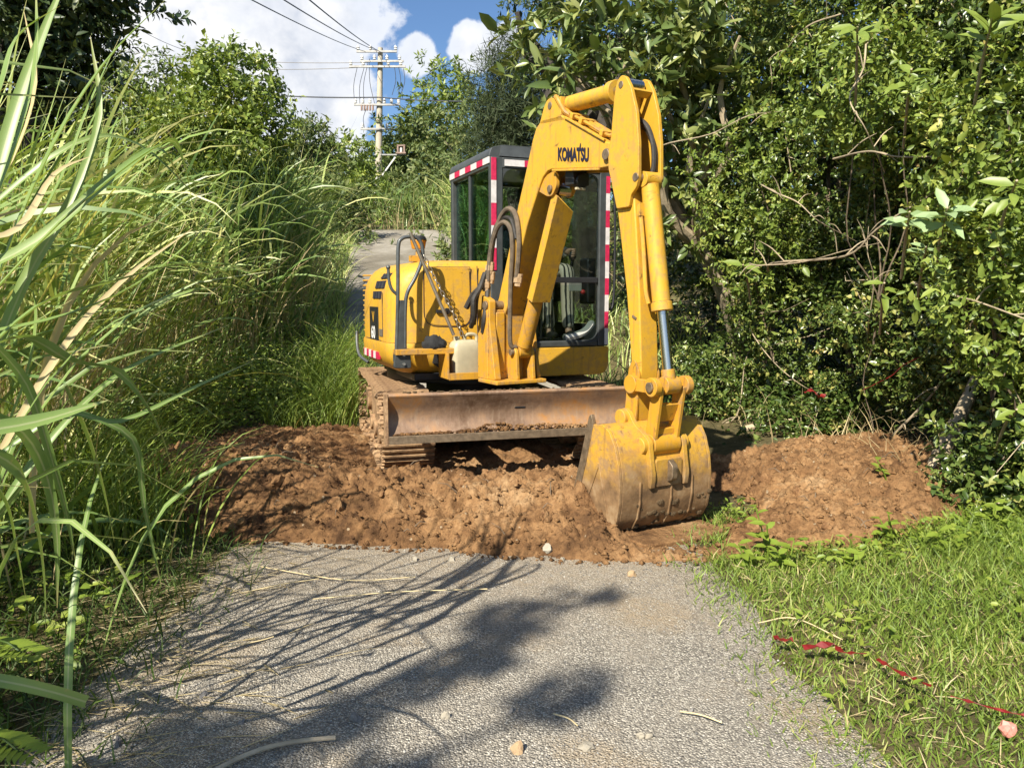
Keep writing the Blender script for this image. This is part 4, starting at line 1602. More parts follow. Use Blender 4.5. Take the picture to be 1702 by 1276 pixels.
for sx_ in (-1, 1):
    xk = sx_ * BW
    sp = MB().sz(side_prof, xk - 0.011, xk + 0.011).build('side_plate', 'paint_bucket', bucket, None, 0.004)
    # hardened side cutter and a brace line
    MB().sz([(1.285, 0.0), (1.335, 0.0), (1.385, 0.16), (1.475, 0.42), (1.545, 0.665), (1.525, 0.715), (1.502, 0.70), (1.418, 0.43), (1.33, 0.18)], xk + sx_ * 0.006 - 0.012, xk + sx_ * 0.006 + 0.012).build('side_cutter', 'steel_dirty', sp, None, 0.004)
    q = MB().bar((xk + sx_ * 0.013, -1.60, 0.44), (xk + sx_ * 0.013, -1.42, 0.07), 0.010, 0.018, (0, 1, 0))
    q.bar((xk + sx_ * 0.013, -1.60, 0.44), (xk + sx_ * 0.013, -1.70, 0.10), 0.010, 0.014, (0, 1, 0))
    q.build('brace', 'paint_bucket', sp, None, 0.003)
for xk in (-0.125, 0.125):
    pr = rounded([(1.50, 0.62), (1.515, 0.72), (1.56, 0.745), (1.605, 0.72), (1.65, 0.66), (1.735, 0.615), (1.79, 0.575), (1.80, 0.50), (1.822, 0.38), (1.812, 0.30), (1.76, 0.33), (1.70, 0.52)], 0.02, 3)
    er = MB().sz(pr, xk - 0.016, xk + 0.016).build('ear', 'paint_bucket', bucket, None, 0.005)
    for (s_, z_) in (P_b1, P_b2):
        sgn = -1 if xk < 0 else 1
        MB().cyl((xk - sgn * .01, -s_, z_), (xk + sgn * 0.045, -s_, z_), 0.050, n=20).build('boss', 'paint_bucket', er, None, 0.008)
q = MB()
q.xz(rounded([(-0.10, 0.31), (0.10, 0.31), (0.10, 0.47), (-0.10, 0.47)], 0.02), -1.805, -1.70)
q.build('back_pad', 'paint_bucket', bucket, None, 0.006)
# lifting eye and worn ribs on the back
q = MB()
q.sz(rounded([(1.79, 0.33), (1.845, 0.35), (1.85, 0.43), (1.80, 0.47)], 0.02), -0.012, 0.03)
q.build('lifting_eye', 'steel_dirty', bucket, None, 0.006)
for xk in (-0.20, 0.03, 0.19):
    q = MB()
    q.tube([(xk, -a, b) for a, b in [(p + 0.002, q_) for p, q_ in shell[5:10]]], 0.007, 6)
    q.build('wear_rib', 'paint_bucket', bucket)
q = MB()
q.box((0, -1.315, 0.0), (2 * BW, 0.09, 0.028))
q.build('cutting_lip', 'steel_dirty', bucket, None, 0.005)
for k in range(4):
    xk = -BW + 0.08 + k * (2 * BW - 0.16) / 3
    q = MB().add([(xk - .035, -1.31, .022), (xk + .035, -1.31, .022), (xk + .035, -1.31, -.022), (xk - .035, -1.31, -.022), (xk - .028, -1.19, .008), (xk + .028, -1.19, .008), (xk + .028, -1.19, -.008), (xk - .028, -1.19, -.008)],
                 [(0, 1, 2, 3), (4, 7, 6, 5), (0, 4, 5, 1), (1, 5, 6, 2), (2, 6, 7, 3), (3, 7, 4, 0)])
    q.build('tooth', 'steel_dirty', bucket, None, 0.004)
rg = np.random.default_rng(5)
q = MB()
for k in range(70):
    i = rg.integers(6, 10)
    t = rg.random()
    a = shell[i][0] * (1 - t) + shell[i + 1][0] * t
    b = shell[i][1] * (1 - t) + shell[i + 1][1] * t
    q.sphere((rg.uniform(-BW, BW), -a - 0.001, b), rg.uniform(0.006, 0.02), 6, 4, (1.5, 0.5, 0.9))
q.build('mud_scab', 'soil_dark', bucket)['kind'] = 'stuff'

# hoses: boom-foot loops, arm hoses, cab side bundle
BW_ = MBM


def hose(pts, r, mat='hose_dusty', parent=None, n=6, M=None, name='hose'):
    q = MB()
    q.tube(spline(pts, n), r, 8)
    return q.build(name, mat, parent or boom, M)


hose([(-0.16, 0.05, 1.55), (-0.155, 0.02, 1.78), (-0.14, -0.06, 1.95), (-0.125, -0.15, 2.02), (-0.12, -0.25, 1.98), (-0.118, -0.30, 1.84), (-0.118, -0.30, 1.68), (-0.115, -0.26, 1.50)], 0.019)
hose([(-0.19, 0.03, 1.50), (-0.18, 0.01, 1.72), (-0.165, -0.06, 1.88), (-0.145, -0.14, 1.925), (-0.13, -0.21, 1.86), (-0.125, -0.22, 1.70), (-0.12, -0.19, 1.50), (-0.115, -0.17, 1.25), (-0.10, -0.15, 1.04), (-0.05, -0.15, 1.01)], 0.018)
hose([(-0.15, 0.09, 1.50), (-0.15, 0.06, 1.72), (-0.14, 0.0, 1.90), (-0.12, -0.10, 1.96), (-0.115, -0.20, 1.93), (-0.112, -0.26, 1.80)], 0.016, 'rubber')
for (p, rot) in (((-0.175, 0.035, 1.60), 0.2), ((-0.165, 0.04, 1.53), 0.3), ((-0.20, 0.05, 1.47), 0.1), ((-0.105, -0.265, 1.505), 0.1)):
    q = MB()
    q.cyl(Vector(p) - Vector((0.0, 0.0, 0.045)), Vector(p) + Vector((0.01, -0.01, 0.045)), 0.027, n=8)
    q.cyl(Vector(p) - Vector((0.0, 0.0, 0.02)), Vector(p) + Vector((0.003, -0.003, 0.02)), 0.034, n=6)
    q.build('hose_fitting', 'stone_tan', boom, None, 0.003)
hose([(-0.28, 0.22, 1.30), (-0.25, 0.16, 1.40), (-0.22, 0.08, 1.46), (-0.20, 0.05, 1.5)], 0.022, 'rubber')
hose([(-0.27, 0.12, 1.18), (-0.285, 0.06, 1.30), (-0.28, 0.04, 1.40), (-0.22, 0.06, 1.50), (-0.17, 0.06, 1.58)], 0.021, 'rubber')
hose([(-0.30, 0.10, 1.16), (-0.315, 0.02, 1.24), (-0.33, 0.0, 1.36), (-0.27, 0.02, 1.44), (-0.20, 0.06, 1.56)], 0.020, 'rubber')
hose([(-0.24, 0.02, 1.12), (-0.25, -0.02, 1.22), (-0.22, 0.0, 1.34), (-0.18, 0.05, 1.46)], 0.020, 'rubber')
hose([(-0.01, -1.47, 2.42), (0.0, -1.55, 2.36), (0.005, -1.60, 2.25), (0.005, -1.61, 2.14), (0.0, -1.60, 2.08)], 0.015, 'rubber', arm)
hose([(0.02, -1.47, 2.38), (0.022, -1.54, 2.33), (0.024, -1.595, 2.22), (0.02, -1.60, 2.10)], 0.015, 'hose_dusty', arm)
hose([(-0.05, -1.62, 1.85), (-0.045, -1.67, 1.80), (-0.04, -1.66, 1.66), (-0.045, -1.67, 1.52)], 0.010, 'hose_dusty', arm)

# --- things lying on the machine
MUW = Matrix.Translation(EX) @ MU
jg = MB()
jr_ = rounded([(-0.115, -0.075), (0.115, -0.075), (0.115, 0.075), (-0.115, 0.075)], 0.035, 3)
rings = []
for (z, k) in ((0.0, 0.95), (0.015, 1.0), (0.20, 1.0), (0.235, 0.98), (0.265, 0.86), (0.285, 0.62)):
    rings.append([(a * k, b * k, z) for a, b in jr_])
jg.loft(rings)
jug = jg.build('jerrycan', 'jug', None, None, 0, 50)
jug.matrix_world = MUW @ Matrix.Translation((-0.415, -0.985, 0.764)) @ Matrix.Rotation(R(4), 4, 'Z')
tag(jug, 'cream plastic jerrycan standing in the yellow cradle beside the boom', 'jerrycan')
q = MB()
q.tube(spline([(0.0, 0, 0.27), (0.01, 0, 0.315), (0.05, 0, 0.328), (0.095, 0, 0.318), (0.105, 0, 0.28), (0.10, 0, 0.22)], 4), 0.014, 8)
q.build('handle', 'jug', jug)
q = MB().cyl((-0.065, 0, 0.262), (-0.065, 0, 0.312), 0.026, 0.024, n=14)
q.build('cap', 'jug', jug, None, 0.004)
# rag
bmg = bmesh.new()
bmesh.ops.create_icosphere(bmg, subdivisions=3, radius=1.0)
for v in bmg.verts:
    p = v.co
    n_ = 0.30 * math.sin(5.1 * p.x + 2.3 * p.z) * math.cos(4.3 * p.y + 1.1) + 0.16 * math.sin(11 * p.x + 7 * p.y + 3 * p.z)
    hgt = 1.0 + 0.55 * max(0, -p.x) * max(0, p.z)
    v.co = Vector((p.x * 0.095 * (1 + n_ * 0.6), p.y * 0.055 * (1 + n_), max(p.z, -0.35) * 0.065 * (1 + n_) * hgt))
me = bpy.data.meshes.new('cloth_bundle')
bmg.to_mesh(me)
bmg.free()
me.polygons.foreach_set('use_smooth', np.ones(len(me.polygons), dtype=bool))
rag = link_mesh('cloth_bundle', me, 'black_cloth')
rag.matrix_world = MUW @ Matrix.Translation((-0.655, -0.99, 1.012))
tag(rag, 'crumpled black cloth lying on the front shelf next to the jerrycan', 'cloth')
# chain hung from the mirror stay to the shelf
chain = empty('chain')
chain.matrix_world = MUW
tag(chain, 'rusty link chain hanging from the mirror stay down to the jerrycan', 'chain')
lm = MB()
pts = []
for k in range(16):
    a = 2 * math.pi * k / 16
    pts.append((0.0115 * math.cos(a), 0.0, 0.0115 * math.sin(a) + (0.010 if math.sin(a) > 0 else -0.010)))
lm.tube(pts, 0.0038, 6, True)
link_me = lm.mesh('link', 60)
link_me.materials.append(MAT['steel_bar'])
cp = spline([(-0.745, -1.015, 1.70), (-0.70, -1.02, 1.60), (-0.62, -1.03, 1.44), (-0.53, -1.03, 1.28), (-0.47, -1.03, 1.15), (-0.45, -1.03, 1.085)], 12)
acc = [0]
for a, b in zip(cp, cp[1:]):
    acc.append(acc[-1] + (b - a).length)
nl = int(acc[-1] / 0.0335)
for k in range(nl):
    s_ = (k + 0.5) * acc[-1] / nl
    i = max(j for j in range(len(acc)) if acc[j] <= s_)
    i = min(i, len(cp) - 2)
    d = (cp[i + 1] - cp[i]).normalized()
    p = cp[i] + d * (s_ - acc[i])
    qt = d.to_track_quat('Z', 'Y')
    lo = bpy.data.objects.new('link', link_me)
    COL.objects.link(lo)
    lo.parent = chain
    lo.matrix_local = Matrix.Translation(p) @ qt.to_matrix().to_4x4() @ Matrix.Rotation(R(90 * (k % 2) + 20), 4, 'Z')

# --- operator on the seat


def skin_mesh(name, verts, edges, radii, mat, parent, sub=2, root=0):
    me = bpy.data.meshes.new(name)
    me.from_pydata(verts, edges, [])
    o = link_mesh(name, me, mat, parent)
    sm = o.modifiers.new('skin', 'SKIN')
    sm.use_smooth_shade = True
    if not me.skin_vertices:
        me.attributes  # noqa
    sk = me.skin_vertices
    if len(sk) == 0:
        bm = bmesh.new()
        bm.from_mesh(me)
        bm.verts.layers.skin.verify()
        bm.to_mesh(me)
        bm.free()
        sk = me.skin_vertices
    for i, r in enumerate(radii):
        rr = r if isinstance(r, tuple) else (r, r)
        sk[0].data[i].radius = rr
        sk[0].data[i].use_root = (i == root)
    s2 = o.modifiers.new('subdivision', 'SUBSURF')
    s2.levels = sub
    s2.render_levels = sub
    return o


per = empty('person')
per.matrix_world = MUW
tag(per, 'person in dark jacket and striped trousers seated at the levers in the cab', 'person')
hip = Vector((0.50, -0.02, 1.52))
H_R = Vector((0.785, -0.48, 1.775))      # hand on the lever nearer the door side
H_L = Vector((0.115, -0.45, 1.76))
bv = [hip, hip + Vector((0, 0.01, 0.20)), hip + Vector((0, 0.0, 0.40)), hip + Vector((0, -0.02, 0.54)), hip + Vector((0, -0.035, 0.62)), hip + Vector((0, -0.06, 0.71)), hip + Vector((0, -0.06, 0.80))]
be = [(i, i + 1) for i in range(6)]
brd = [(0.155, 0.11), (0.14, 0.105), (0.17, 0.11), (0.07, 0.06), (0.05, 0.055), (0.075, 0.09), (0.06, 0.075)]


def limb(vs, rs, start):
    base = len(bv)
    prev = start
    for v, r in zip(vs, rs):
        bv.append(Vector(v))
        brd.append(r)
        be.append((prev, len(bv) - 1))
        prev = len(bv) - 1
    return prev


for sx_, hand in ((1, H_R), (-1, H_L)):
    shd = hip + Vector((sx_ * 0.19, 0.0, 0.46))
    elb = hip + Vector((sx_ * 0.26, -0.14, 0.22))
    wr = hand + Vector((-0.02 * sx_, 0.09, 0.02))
    e = limb([shd, elb, (elb + wr) / 2, wr, hand + Vector((0, 0.02, 0.015))], [0.062, 0.046, 0.042, 0.028, (0.022, 0.038)], 2)
    # four fingers curled over the lever knob and a thumb from the palm's side
    for k, (dz, ln) in enumerate(((0.028, 0.9), (0.010, 1.0), (-0.008, 0.95), (-0.026, 0.78))):
        limb([hand + Vector((sx_ * 0.012, -0.028 * ln, dz)), hand + Vector((-sx_ * 0.012, -0.052 * ln, dz - 0.004)), hand + Vector((-sx_ * 0.036, -0.040 * ln, dz - 0.008))], [0.0095, 0.009, 0.008], e)
    limb([hand + Vector((-sx_ * 0.028, -0.004, 0.03)), hand + Vector((-sx_ * 0.045, -0.026, 0.02))], [0.010, 0.009], e)
    kn = hip + Vector((sx_ * 0.115 + 0.115, -0.47, 0.11))
    an = Vector((kn.x - sx_ * 0.02, kn.y - 0.06, 1.07))
    limb([hip + Vector((sx_ * 0.09, -0.06, -0.01)), (hip + kn) / 2 + Vector((sx_ * 0.04, 0, 0.02)), kn, (kn + an) / 2 + Vector((0, 0.015, 0)), an, an + Vector((0, -0.10, -0.05))], [0.085, 0.075, 0.057, 0.052, 0.035, 0.035], 0)
skin_mesh('body', [tuple(v) for v in bv], be, brd, 'skin', per, 1)
jv = [hip + Vector((0, 0.0, -0.02)), hip + Vector((0, 0.01, 0.20)), hip + Vector((0, 0.0, 0.40)), hip + Vector((0, -0.02, 0.53))]
je = [(0, 1), (1, 2), (2, 3)]
jrad = [(0.172, 0.128), (0.158, 0.122), (0.188, 0.128), (0.085, 0.075)]
cuffs = []
for sx_, hand in ((1, H_R), (-1, H_L)):
    shd = hip + Vector((sx_ * 0.19, 0.0, 0.46))
    elb = hip + Vector((sx_ * 0.26, -0.14, 0.22))
    wr = hand + Vector((-0.02 * sx_, 0.09, 0.02))
    b = len(jv)
    jv += [shd, elb, (elb + wr) / 2, wr + (elb - wr).normalized() * 0.045]
    jrad += [0.076, 0.060, 0.054, 0.046]
    je += [(2, b), (b, b + 1), (b + 1, b + 2), (b + 2, b + 3)]
    cuffs.append((wr + (elb - wr).normalized() * 0.05, wr + (elb - wr).normalized() * 0.015))
skin_mesh('jacket', [tuple(v) for v in jv], je, jrad, 'jacket', per)
for a, b in cuffs:
    MB().cyl(a, b, 0.044, 0.042, n=14).build('cuff', 'cuff', per, None, 0.004)
for sx_ in (-1, 1):
    kn = hip + Vector((sx_ * 0.115 + 0.115, -0.47, 0.11))
    an = Vector((kn.x - sx_ * 0.02, kn.y - 0.06, 1.07))
    tv = [hip + Vector((sx_ * 0.07, 0.02, -0.01)), (hip + kn) / 2 + Vector((sx_ * 0.05, 0, 0.02)), kn, (kn + an) / 2 + Vector((0, 0.01, 0)), an + Vector((0, 0, 0.02))]
    skin_mesh('trouser_leg', [tuple(v) for v in tv], [(0, 1), (1, 2), (2, 3), (3, 4)], [0.105, 0.090, 0.074, 0.066, 0.058], 'trousers', per)
    q = MB().sphere(an + Vector((0, -0.06, -0.03)), 0.1, 10, 8, (0.45, 1.1, 0.45))
    q.build('shoe', 'black_plastic', per)
hd_ = hip + Vector((0, -0.06, 0.76))
q = MB().sphere(hd_ + Vector((0, 0.02, 0.03)), 0.1, 14, 10, (0.82, 1.0, 1.05))
q.build('hair', 'hair', per)
q = MB()
q.add([hd_ + Vector(v) for v in ((-0.012, -0.088, 0.0), (0.012, -0.088, 0.0), (0.0, -0.085, 0.04), (0.0, -0.118, 0.0))], [(0, 1, 3), (1, 2, 3), (2, 0, 3), (0, 2, 1)])
q.build('nose', 'skin', per)

# ------------------------------------------------------------------ foliage builders
UPV = np.array([0, 0, 1.0])


def unit(a):
    return a / np.maximum(np.linalg.norm(a, axis=-1, keepdims=True), 1e-9)


def leaf_arrays(P, D, N, L, W, fold=0.18, droop=0.12):
    """pointed leaves, 7 vertices and 6 triangles each, folded along the midrib"""
    n = len(P)
    D = unit(D)
    S = unit(np.cross(D, N))
    N = np.cross(S, D)
    L = np.broadcast_to(np.asarray(L, float), (n,))[:, None]
    W = np.broadcast_to(np.asarray(W, float), (n,))[:, None]
    tmpl = [(0, 0, 0), (0.30, -0.85, 1), (0.34, 0, 0), (0.30, 0.85, 1), (0.68, -0.72, 1), (0.70, 0, 0), (0.68, 0.72, 1), (1.0, 0, 0)]
    V = np.empty((n, 8, 3))
    for i, (u, s, f) in enumerate(tmpl):
        V[:, i] = P + D * (L * u) + S * (W * 0.5 * s) + N * (W * fold * f - L * droop * u * u)
    Fc = np.array([(0, 2, 1), (0, 3, 2), (1, 2, 4), (2, 5, 4), (2, 3, 5), (3, 6, 5), (4, 5, 7), (5, 6, 7)])
    F_ = (np.arange(n) * 8)[:, None, None] + Fc[None]
    return V.reshape(-1, 3), F_.reshape(-1, 3)


def quad_leaf_arrays(P, D, N, L, W, fold=0.15, droop=0.1):
    """cheap leaf: 4 triangles"""
    n = len(P)
    D = unit(D)
    S = unit(np.cross(D, N))
    N = np.cross(S, D)
    L = np.broadcast_to(np.asarray(L, float), (n,))[:, None]
    W = np.broadcast_to(np.asarray(W, float), (n,))[:, None]
    tmpl = [(0, 0, 0), (0.45, -1, 1), (0.45, 0, 0), (0.45, 1, 1), (1.0, 0, 0)]
    V = np.empty((n, 5, 3))
    for i, (u, s, f) in enumerate(tmpl):
        V[:, i] = P + D * (L * u) + S * (W * 0.5 * s) + N * (W * fold * f - L * droop * u * u)
    Fc = np.array([(0, 2, 1), (0, 3, 2), (1, 2, 4), (2, 3, 4)])
    F_ = (np.arange(n) * 5)[:, None, None] + Fc[None]
    return V.reshape(-1, 3), F_.reshape(-1, 3)


def tiny_leaf_arrays(P, D, N, L, W, fold=0.2, droop=0.1):
    """small leaf: two triangles folded along the midrib"""
    n = len(P)
    D = unit(D)
    S = unit(np.cross(D, N))
    N = np.cross(S, D)
    L = np.broadcast_to(np.asarray(L, float), (n,))[:, None]
    W = np.broadcast_to(np.asarray(W, float), (n,))[:, None]
    tmpl = [(0, 0, 0), (0.48, -1, 1), (1.0, 0, 0), (0.52, 1, 1)]
    V = np.empty((n, 4, 3))
    for i, (u, s, f) in enumerate(tmpl):
        V[:, i] = P + D * (L * u) + S * (W * 0.5 * s) + N * (W * fold * f - L * droop * u * u)
    Fc = np.array([(0, 2, 1), (0, 3, 2)])
    F_ = (np.arange(n) * 4)[:, None, None] + Fc[None]
    return V.reshape(-1, 3), F_.reshape(-1, 3)


def join_arrays(parts):
    vs, fs, b = [], [], 0
    for v, f in parts:
        vs.append(v)
        fs.append(f + b)
        b += len(v)
    return np.concatenate(vs), np.concatenate(fs)


def twig_leaves(rg, P, D, tl, k, leafL, leafW, spread=0.9, upbias=0.5, cheap=False, whorl=False):
    """k leaves along each twig starting at P with direction D and length tl"""
    n = len(P)
    D = unit(D)
    A = unit(np.cross(D, rg.normal(size=(n, 3))))
    B = np.cross(D, A)
    pos, dr, nr = [], [], []
    for j in range(k):
        u = (j + 0.6) / k if not whorl else 0.75 + 0.25 * (j / k)
        ang = (j * 2.4 + rg.uniform(0, 0.8, n))[:, None]
        rad = A * np.cos(ang) + B * np.sin(ang)
        pos.append(P + D * (tl[:, None] * u) + rg.normal(size=(n, 3)) * 0.006)
        d = unit(D * rg.uniform(0.25, 0.8, (n, 1)) + rad * spread + rg.normal(size=(n, 3)) * 0.2)
        dr.append(d)
        nr.append(unit(UPV * upbias + D * 0.45 + rg.normal(size=(n, 3)) * 0.45))
    P2, D2, N2 = np.concatenate(pos), np.concatenate(dr), np.concatenate(nr)
    m = len(P2)
    L = leafL * rg.uniform(0.5, 1.15, m) * np.where(rg.random(m) < 0.06, 1.6, 1.0)
    W = leafW * rg.uniform(0.7, 1.2, m) * (L / leafL)
    return (tiny_leaf_arrays if cheap == 2 else quad_leaf_arrays if cheap else leaf_arrays)(P2, D2, N2, L, W)


CAMP = np.array([0, 0, CAM_H])


def lumpy_points(rg, c, rad, n, shell=0.22, lump=0.28, cull=0.75, gap=0.0):
    """points through the outer part of an uneven ellipsoid, thinner on the side turned away from the road"""
    c = np.array(c, float)
    rad = np.array(rad, float)
    d = unit(rg.normal(size=(n, 3)))
    k = 1 + lump * np.sin(3.1 * d[:, 0] * 2 + c[0] * 5) * np.cos(2.7 * d[:, 1] * 2 + c[1] * 3) + lump * 0.8 * np.sin(5.3 * d[:, 2] + 4.1 * d[:, 0] + c[2] * 4)
    r = k * (1 - np.abs(rg.normal(size=n)) * shell)
    p = c + d * rad * np.clip(r, 0.05, 2)[:, None]
    out = unit(d / rad)
    facing = (unit(CAMP - p) * out).sum(1)
    keep = (facing > -0.25) | (rg.random(n) > cull)
    if gap:
        g = fbm(p[:, 0] * 1.9 + p[:, 1] * 1.3, p[:, 2] * 1.9 + 3.7, 3)
        keep &= (g > -0.16 + (rg.random(n) - 0.5) * 0.12) | (rg.random(n) > gap)
    return p[keep], out[keep]


def crown_mesh(name, seed, blobs, twigs, k, leafL, leafW, tl=0.2, upbias=0.5, cheap=False, gap=0.5, shell=0.22, lump=0.22, cull=0.75, whorl=False, up=0.35, hang=0.0):
    rg = np.random.default_rng(seed)
    tot = sum((b[1][0] * b[1][1] * b[1][2]) ** (2 / 3) for b in blobs)
    parts = []
    for c, rad in blobs:
        n = int(twigs * (rad[0] * rad[1] * rad[2]) ** (2 / 3) / tot)
        p, o = lumpy_points(rg, c, rad, n, shell, lump, cull, gap)
        d = unit(o + UPV * (up - hang) + rg.normal(size=p.shape) * 0.55)
        t = tl * rg.uniform(0.6, 1.4, len(p))
        parts.append(twig_leaves(rg, p, d, t, k, leafL, leafW, 0.9, upbias, cheap, whorl))
    V, Fc = join_arrays(parts)
    return raw_mesh(name, V, Fc)


def limb_path(p0, p1, bend, rg, n=5):
    p0, p1 = Vector(p0), Vector(p1)
    pts = []
    for i in range(n):
        t = i / (n - 1)
        p = p0.lerp(p1, t)
        w = math.sin(t * math.pi) * bend
        pts.append(p + Vector((rg.uniform(-w, w), rg.uniform(-w, w), rg.uniform(-w, w) * 0.5)))
    return pts


def woody(base, tips, r0, rg, fork=0.35, twist=0.15):
    """trunk that forks into limbs reaching the tips"""
    q = MB()
    base = Vector(base)
    cen = sum((Vector(t) for t in tips), Vector()) / len(tips)
    f = base.lerp(cen, fork)
    tr = spline(limb_path(base, f, twist * 0.5, rg, 4), 3)
    q.tube(tr, [r0 * (1.25 - 0.45 * i / (len(tr) - 1)) for i in range(len(tr))], 9)
    for t in tips:
        pt = spline(limb_path(f, t, twist, rg, 5), 3)
        q.tube(pt, [r0 * 0.72 * (1 - 0.86 * i / (len(pt) - 1)) + 0.004 for i in range(len(pt))], 6)
    return q


def plant(name, base, blobs, label, cat, group, mat, bark, seed, twigs, k, leafL, leafW, tl=0.2, trunk_r=0.06, ntips=7, crown='crown', stem='trunk', **kw):
    """tree or shrub: empty > trunk, crown"""
    base = Vector(base)
    root = empty(name, base)
    tag(root, label, cat, group)
    rb = [(Vector(c) - base, r) for c, r in blobs]
    rg = random.Random(seed)
    tips = []
    for i in range(ntips):
        c, r = rb[i % len(rb)]
        tips.append(c + Vector((rg.uniform(-.7, .7) * r[0], rg.uniform(-.7, .7) * r[1], rg.uniform(-.3, .75) * r[2])))
    woody((0, 0, -0.12), tips, trunk_r, rg).build(stem, bark, root)
    me = crown_mesh(crown, seed, [(tuple(Vector(c)), r) for c, r in blobs], twigs, k, leafL, leafW, tl, **kw)
    co = np.empty(len(me.vertices) * 3, dtype=np.float32)
    me.vertices.foreach_get('co', co)
    co = co.reshape(-1, 3) - np.array(base, dtype=np.float32)
    me.vertices.foreach_set('co', co.ravel())
    me.update()
    link_mesh(crown, me, mat, root)
    return root


def blade_arrays(rg, base, phi, th0, th1, L, W, seg=6, power=1.5, twist=None, crease=False):
    """arching grass blades; phi = direction of lean, th0/th1 = angle from vertical at base/tip"""
    n = len(base)
    phi = np.asarray(phi, float)
    H = np.stack([np.cos(phi), np.sin(phi), 0 * phi], -1)
    side0 = np.stack([-np.sin(phi), np.cos(phi), 0 * phi], -1)
    P = np.array(base, float)
    k = 3 if crease else 2
    V = np.empty((n, seg + 1, k, 3))
    power = np.broadcast_to(np.asarray(power, float), (n,))
    tw = rg.uniform(-1.3, 1.3, n) if twist is None else twist
    for s in range(seg + 1):
        t = s / seg
        th = th0 + (th1 - th0) * t ** power
        T = H * np.sin(th)[:, None] + UPV * np.cos(th)[:, None]
        nrm = np.cross(T, side0)
        sd = side0 * np.cos(tw * (0.4 + t))[:, None] + nrm * np.sin(tw * (0.4 + t))[:, None]
        w = W * min(1.0, 0.55 + 1.6 * t) * (1 - t ** 2.2) + 0.0012
        if crease:
            V[:, s, 0] = P - sd * (w / 2)[:, None]
            V[:, s, 1] = P - np.cross(sd, T) * (w * 0.16)[:, None]
            V[:, s, 2] = P + sd * (w / 2)[:, None]
        else:
            V[:, s, 0] = P - sd * (w / 2)[:, None]
            V[:, s, 1] = P + sd * (w / 2)[:, None]
        P = P + T * (L / seg)[:, None]
    fc = []
    for s in range(seg):
        for j in range(k - 1):
            a = s * k + j
            fc.append((a, a + 1, a + k + 1, a + k))
    fc = np.array(fc)
    F_ = (np.arange(n) * (seg + 1) * k)[:, None, None] + fc[None]
    return V.reshape(-1, 3), F_.reshape(-1, 4)


def blade_mesh(name, V, Fc, n, seg=None, crease=False):
    me = raw_mesh(name, V, Fc, True)
    k = 3 if crease else 2
    rows = len(V) // (n * k)
    t = np.tile(np.repeat(np.linspace(0, 1, rows), k), n).astype(np.float32)
    me.attributes.new('tip', 'FLOAT', 'POINT').data.foreach_set('value', t)
    if crease:
        me.attributes.new('rib', 'FLOAT', 'POINT').data.foreach_set('value', np.tile(np.array([0, 1, 0], dtype=np.float32), n * rows))
    return me


# ------------------------------------------------------------------ thicket along the right side
HG = 'shrubs of the right-hand thicket'
hedge = [
    # base x, y, blobs, leaf material, label
    ((3.05, 9.3), [((3.1, 9.3, 1.0), (1.0, 1.0, 1.0)), ((3.0, 9.4, 2.5), (1.15, 1.1, 1.2)), ((3.1, 9.5, 4.1), (1.3, 1.1, 1.3))], 'leaf_hedge', 'tall dark shrub right behind the excavator arm, furthest back in the thicket'),
    ((3.45, 7.9), [((3.35, 7.9, 0.9), (0.95, 0.9, 0.95)), ((3.45, 7.9, 2.4), (1.1, 1.0, 1.2)), ((3.5, 7.8, 4.0), (1.2, 1.1, 1.3))], 'leaf_hedge', 'dense glossy shrub in the thicket just right of the chrome bucket ram'),
    ((3.95, 6.5), [((3.75, 6.6, 1.15), (0.85, 0.9, 0.8)), ((3.85, 6.5, 2.5), (1.05, 1.0, 1.1)), ((3.95, 6.4, 4.1), (1.15, 1.0, 1.3))], 'leaf_hedge', 'dense glossy shrub with bare stems at its foot above the right-hand soil'),
    ((4.15, 5.3), [((3.95, 5.35, 0.75), (0.85, 0.75, 0.75)), ((4.1, 5.3, 2.1), (1.05, 0.95, 1.1)), ((4.1, 5.3, 3.6), (1.1, 1.0, 1.2))], 'leaf_hedge', 'shrub of the thicket behind the leaning pale trunk'),
    ((4.2, 4.2), [((3.75, 4.35, 0.62), (0.75, 0.65, 0.62)), ((4.15, 4.2, 1.7), (0.95, 0.8, 1.0)), ((4.2, 4.2, 3.0), (1.0, 0.85, 1.1))], 'leaf_bright', 'light green shrub at the right edge of the picture beside the lawn'),
    ((4.05, 3.05), [((3.85, 3.1, 0.8), (0.8, 0.7, 0.8)), ((3.9, 3.0, 2.1), (0.9, 0.75, 1.0)), ((3.9, 3.0, 3.4), (0.9, 0.8, 1.0))], 'leaf_hedge', 'nearest shrub of the thicket, cut off by the right edge of the picture'),
    ((2.9, 11.2), [((2.8, 11.2, 1.9), (1.2, 1.1, 1.3)), ((2.9, 11.3, 3.9), (1.4, 1.2, 1.5)), ((3.2, 11.4, 5.8), (1.5, 1.2, 1.4))], 'leaf_dark', 'dark shrub far back between the excavator arm and the road'),
]
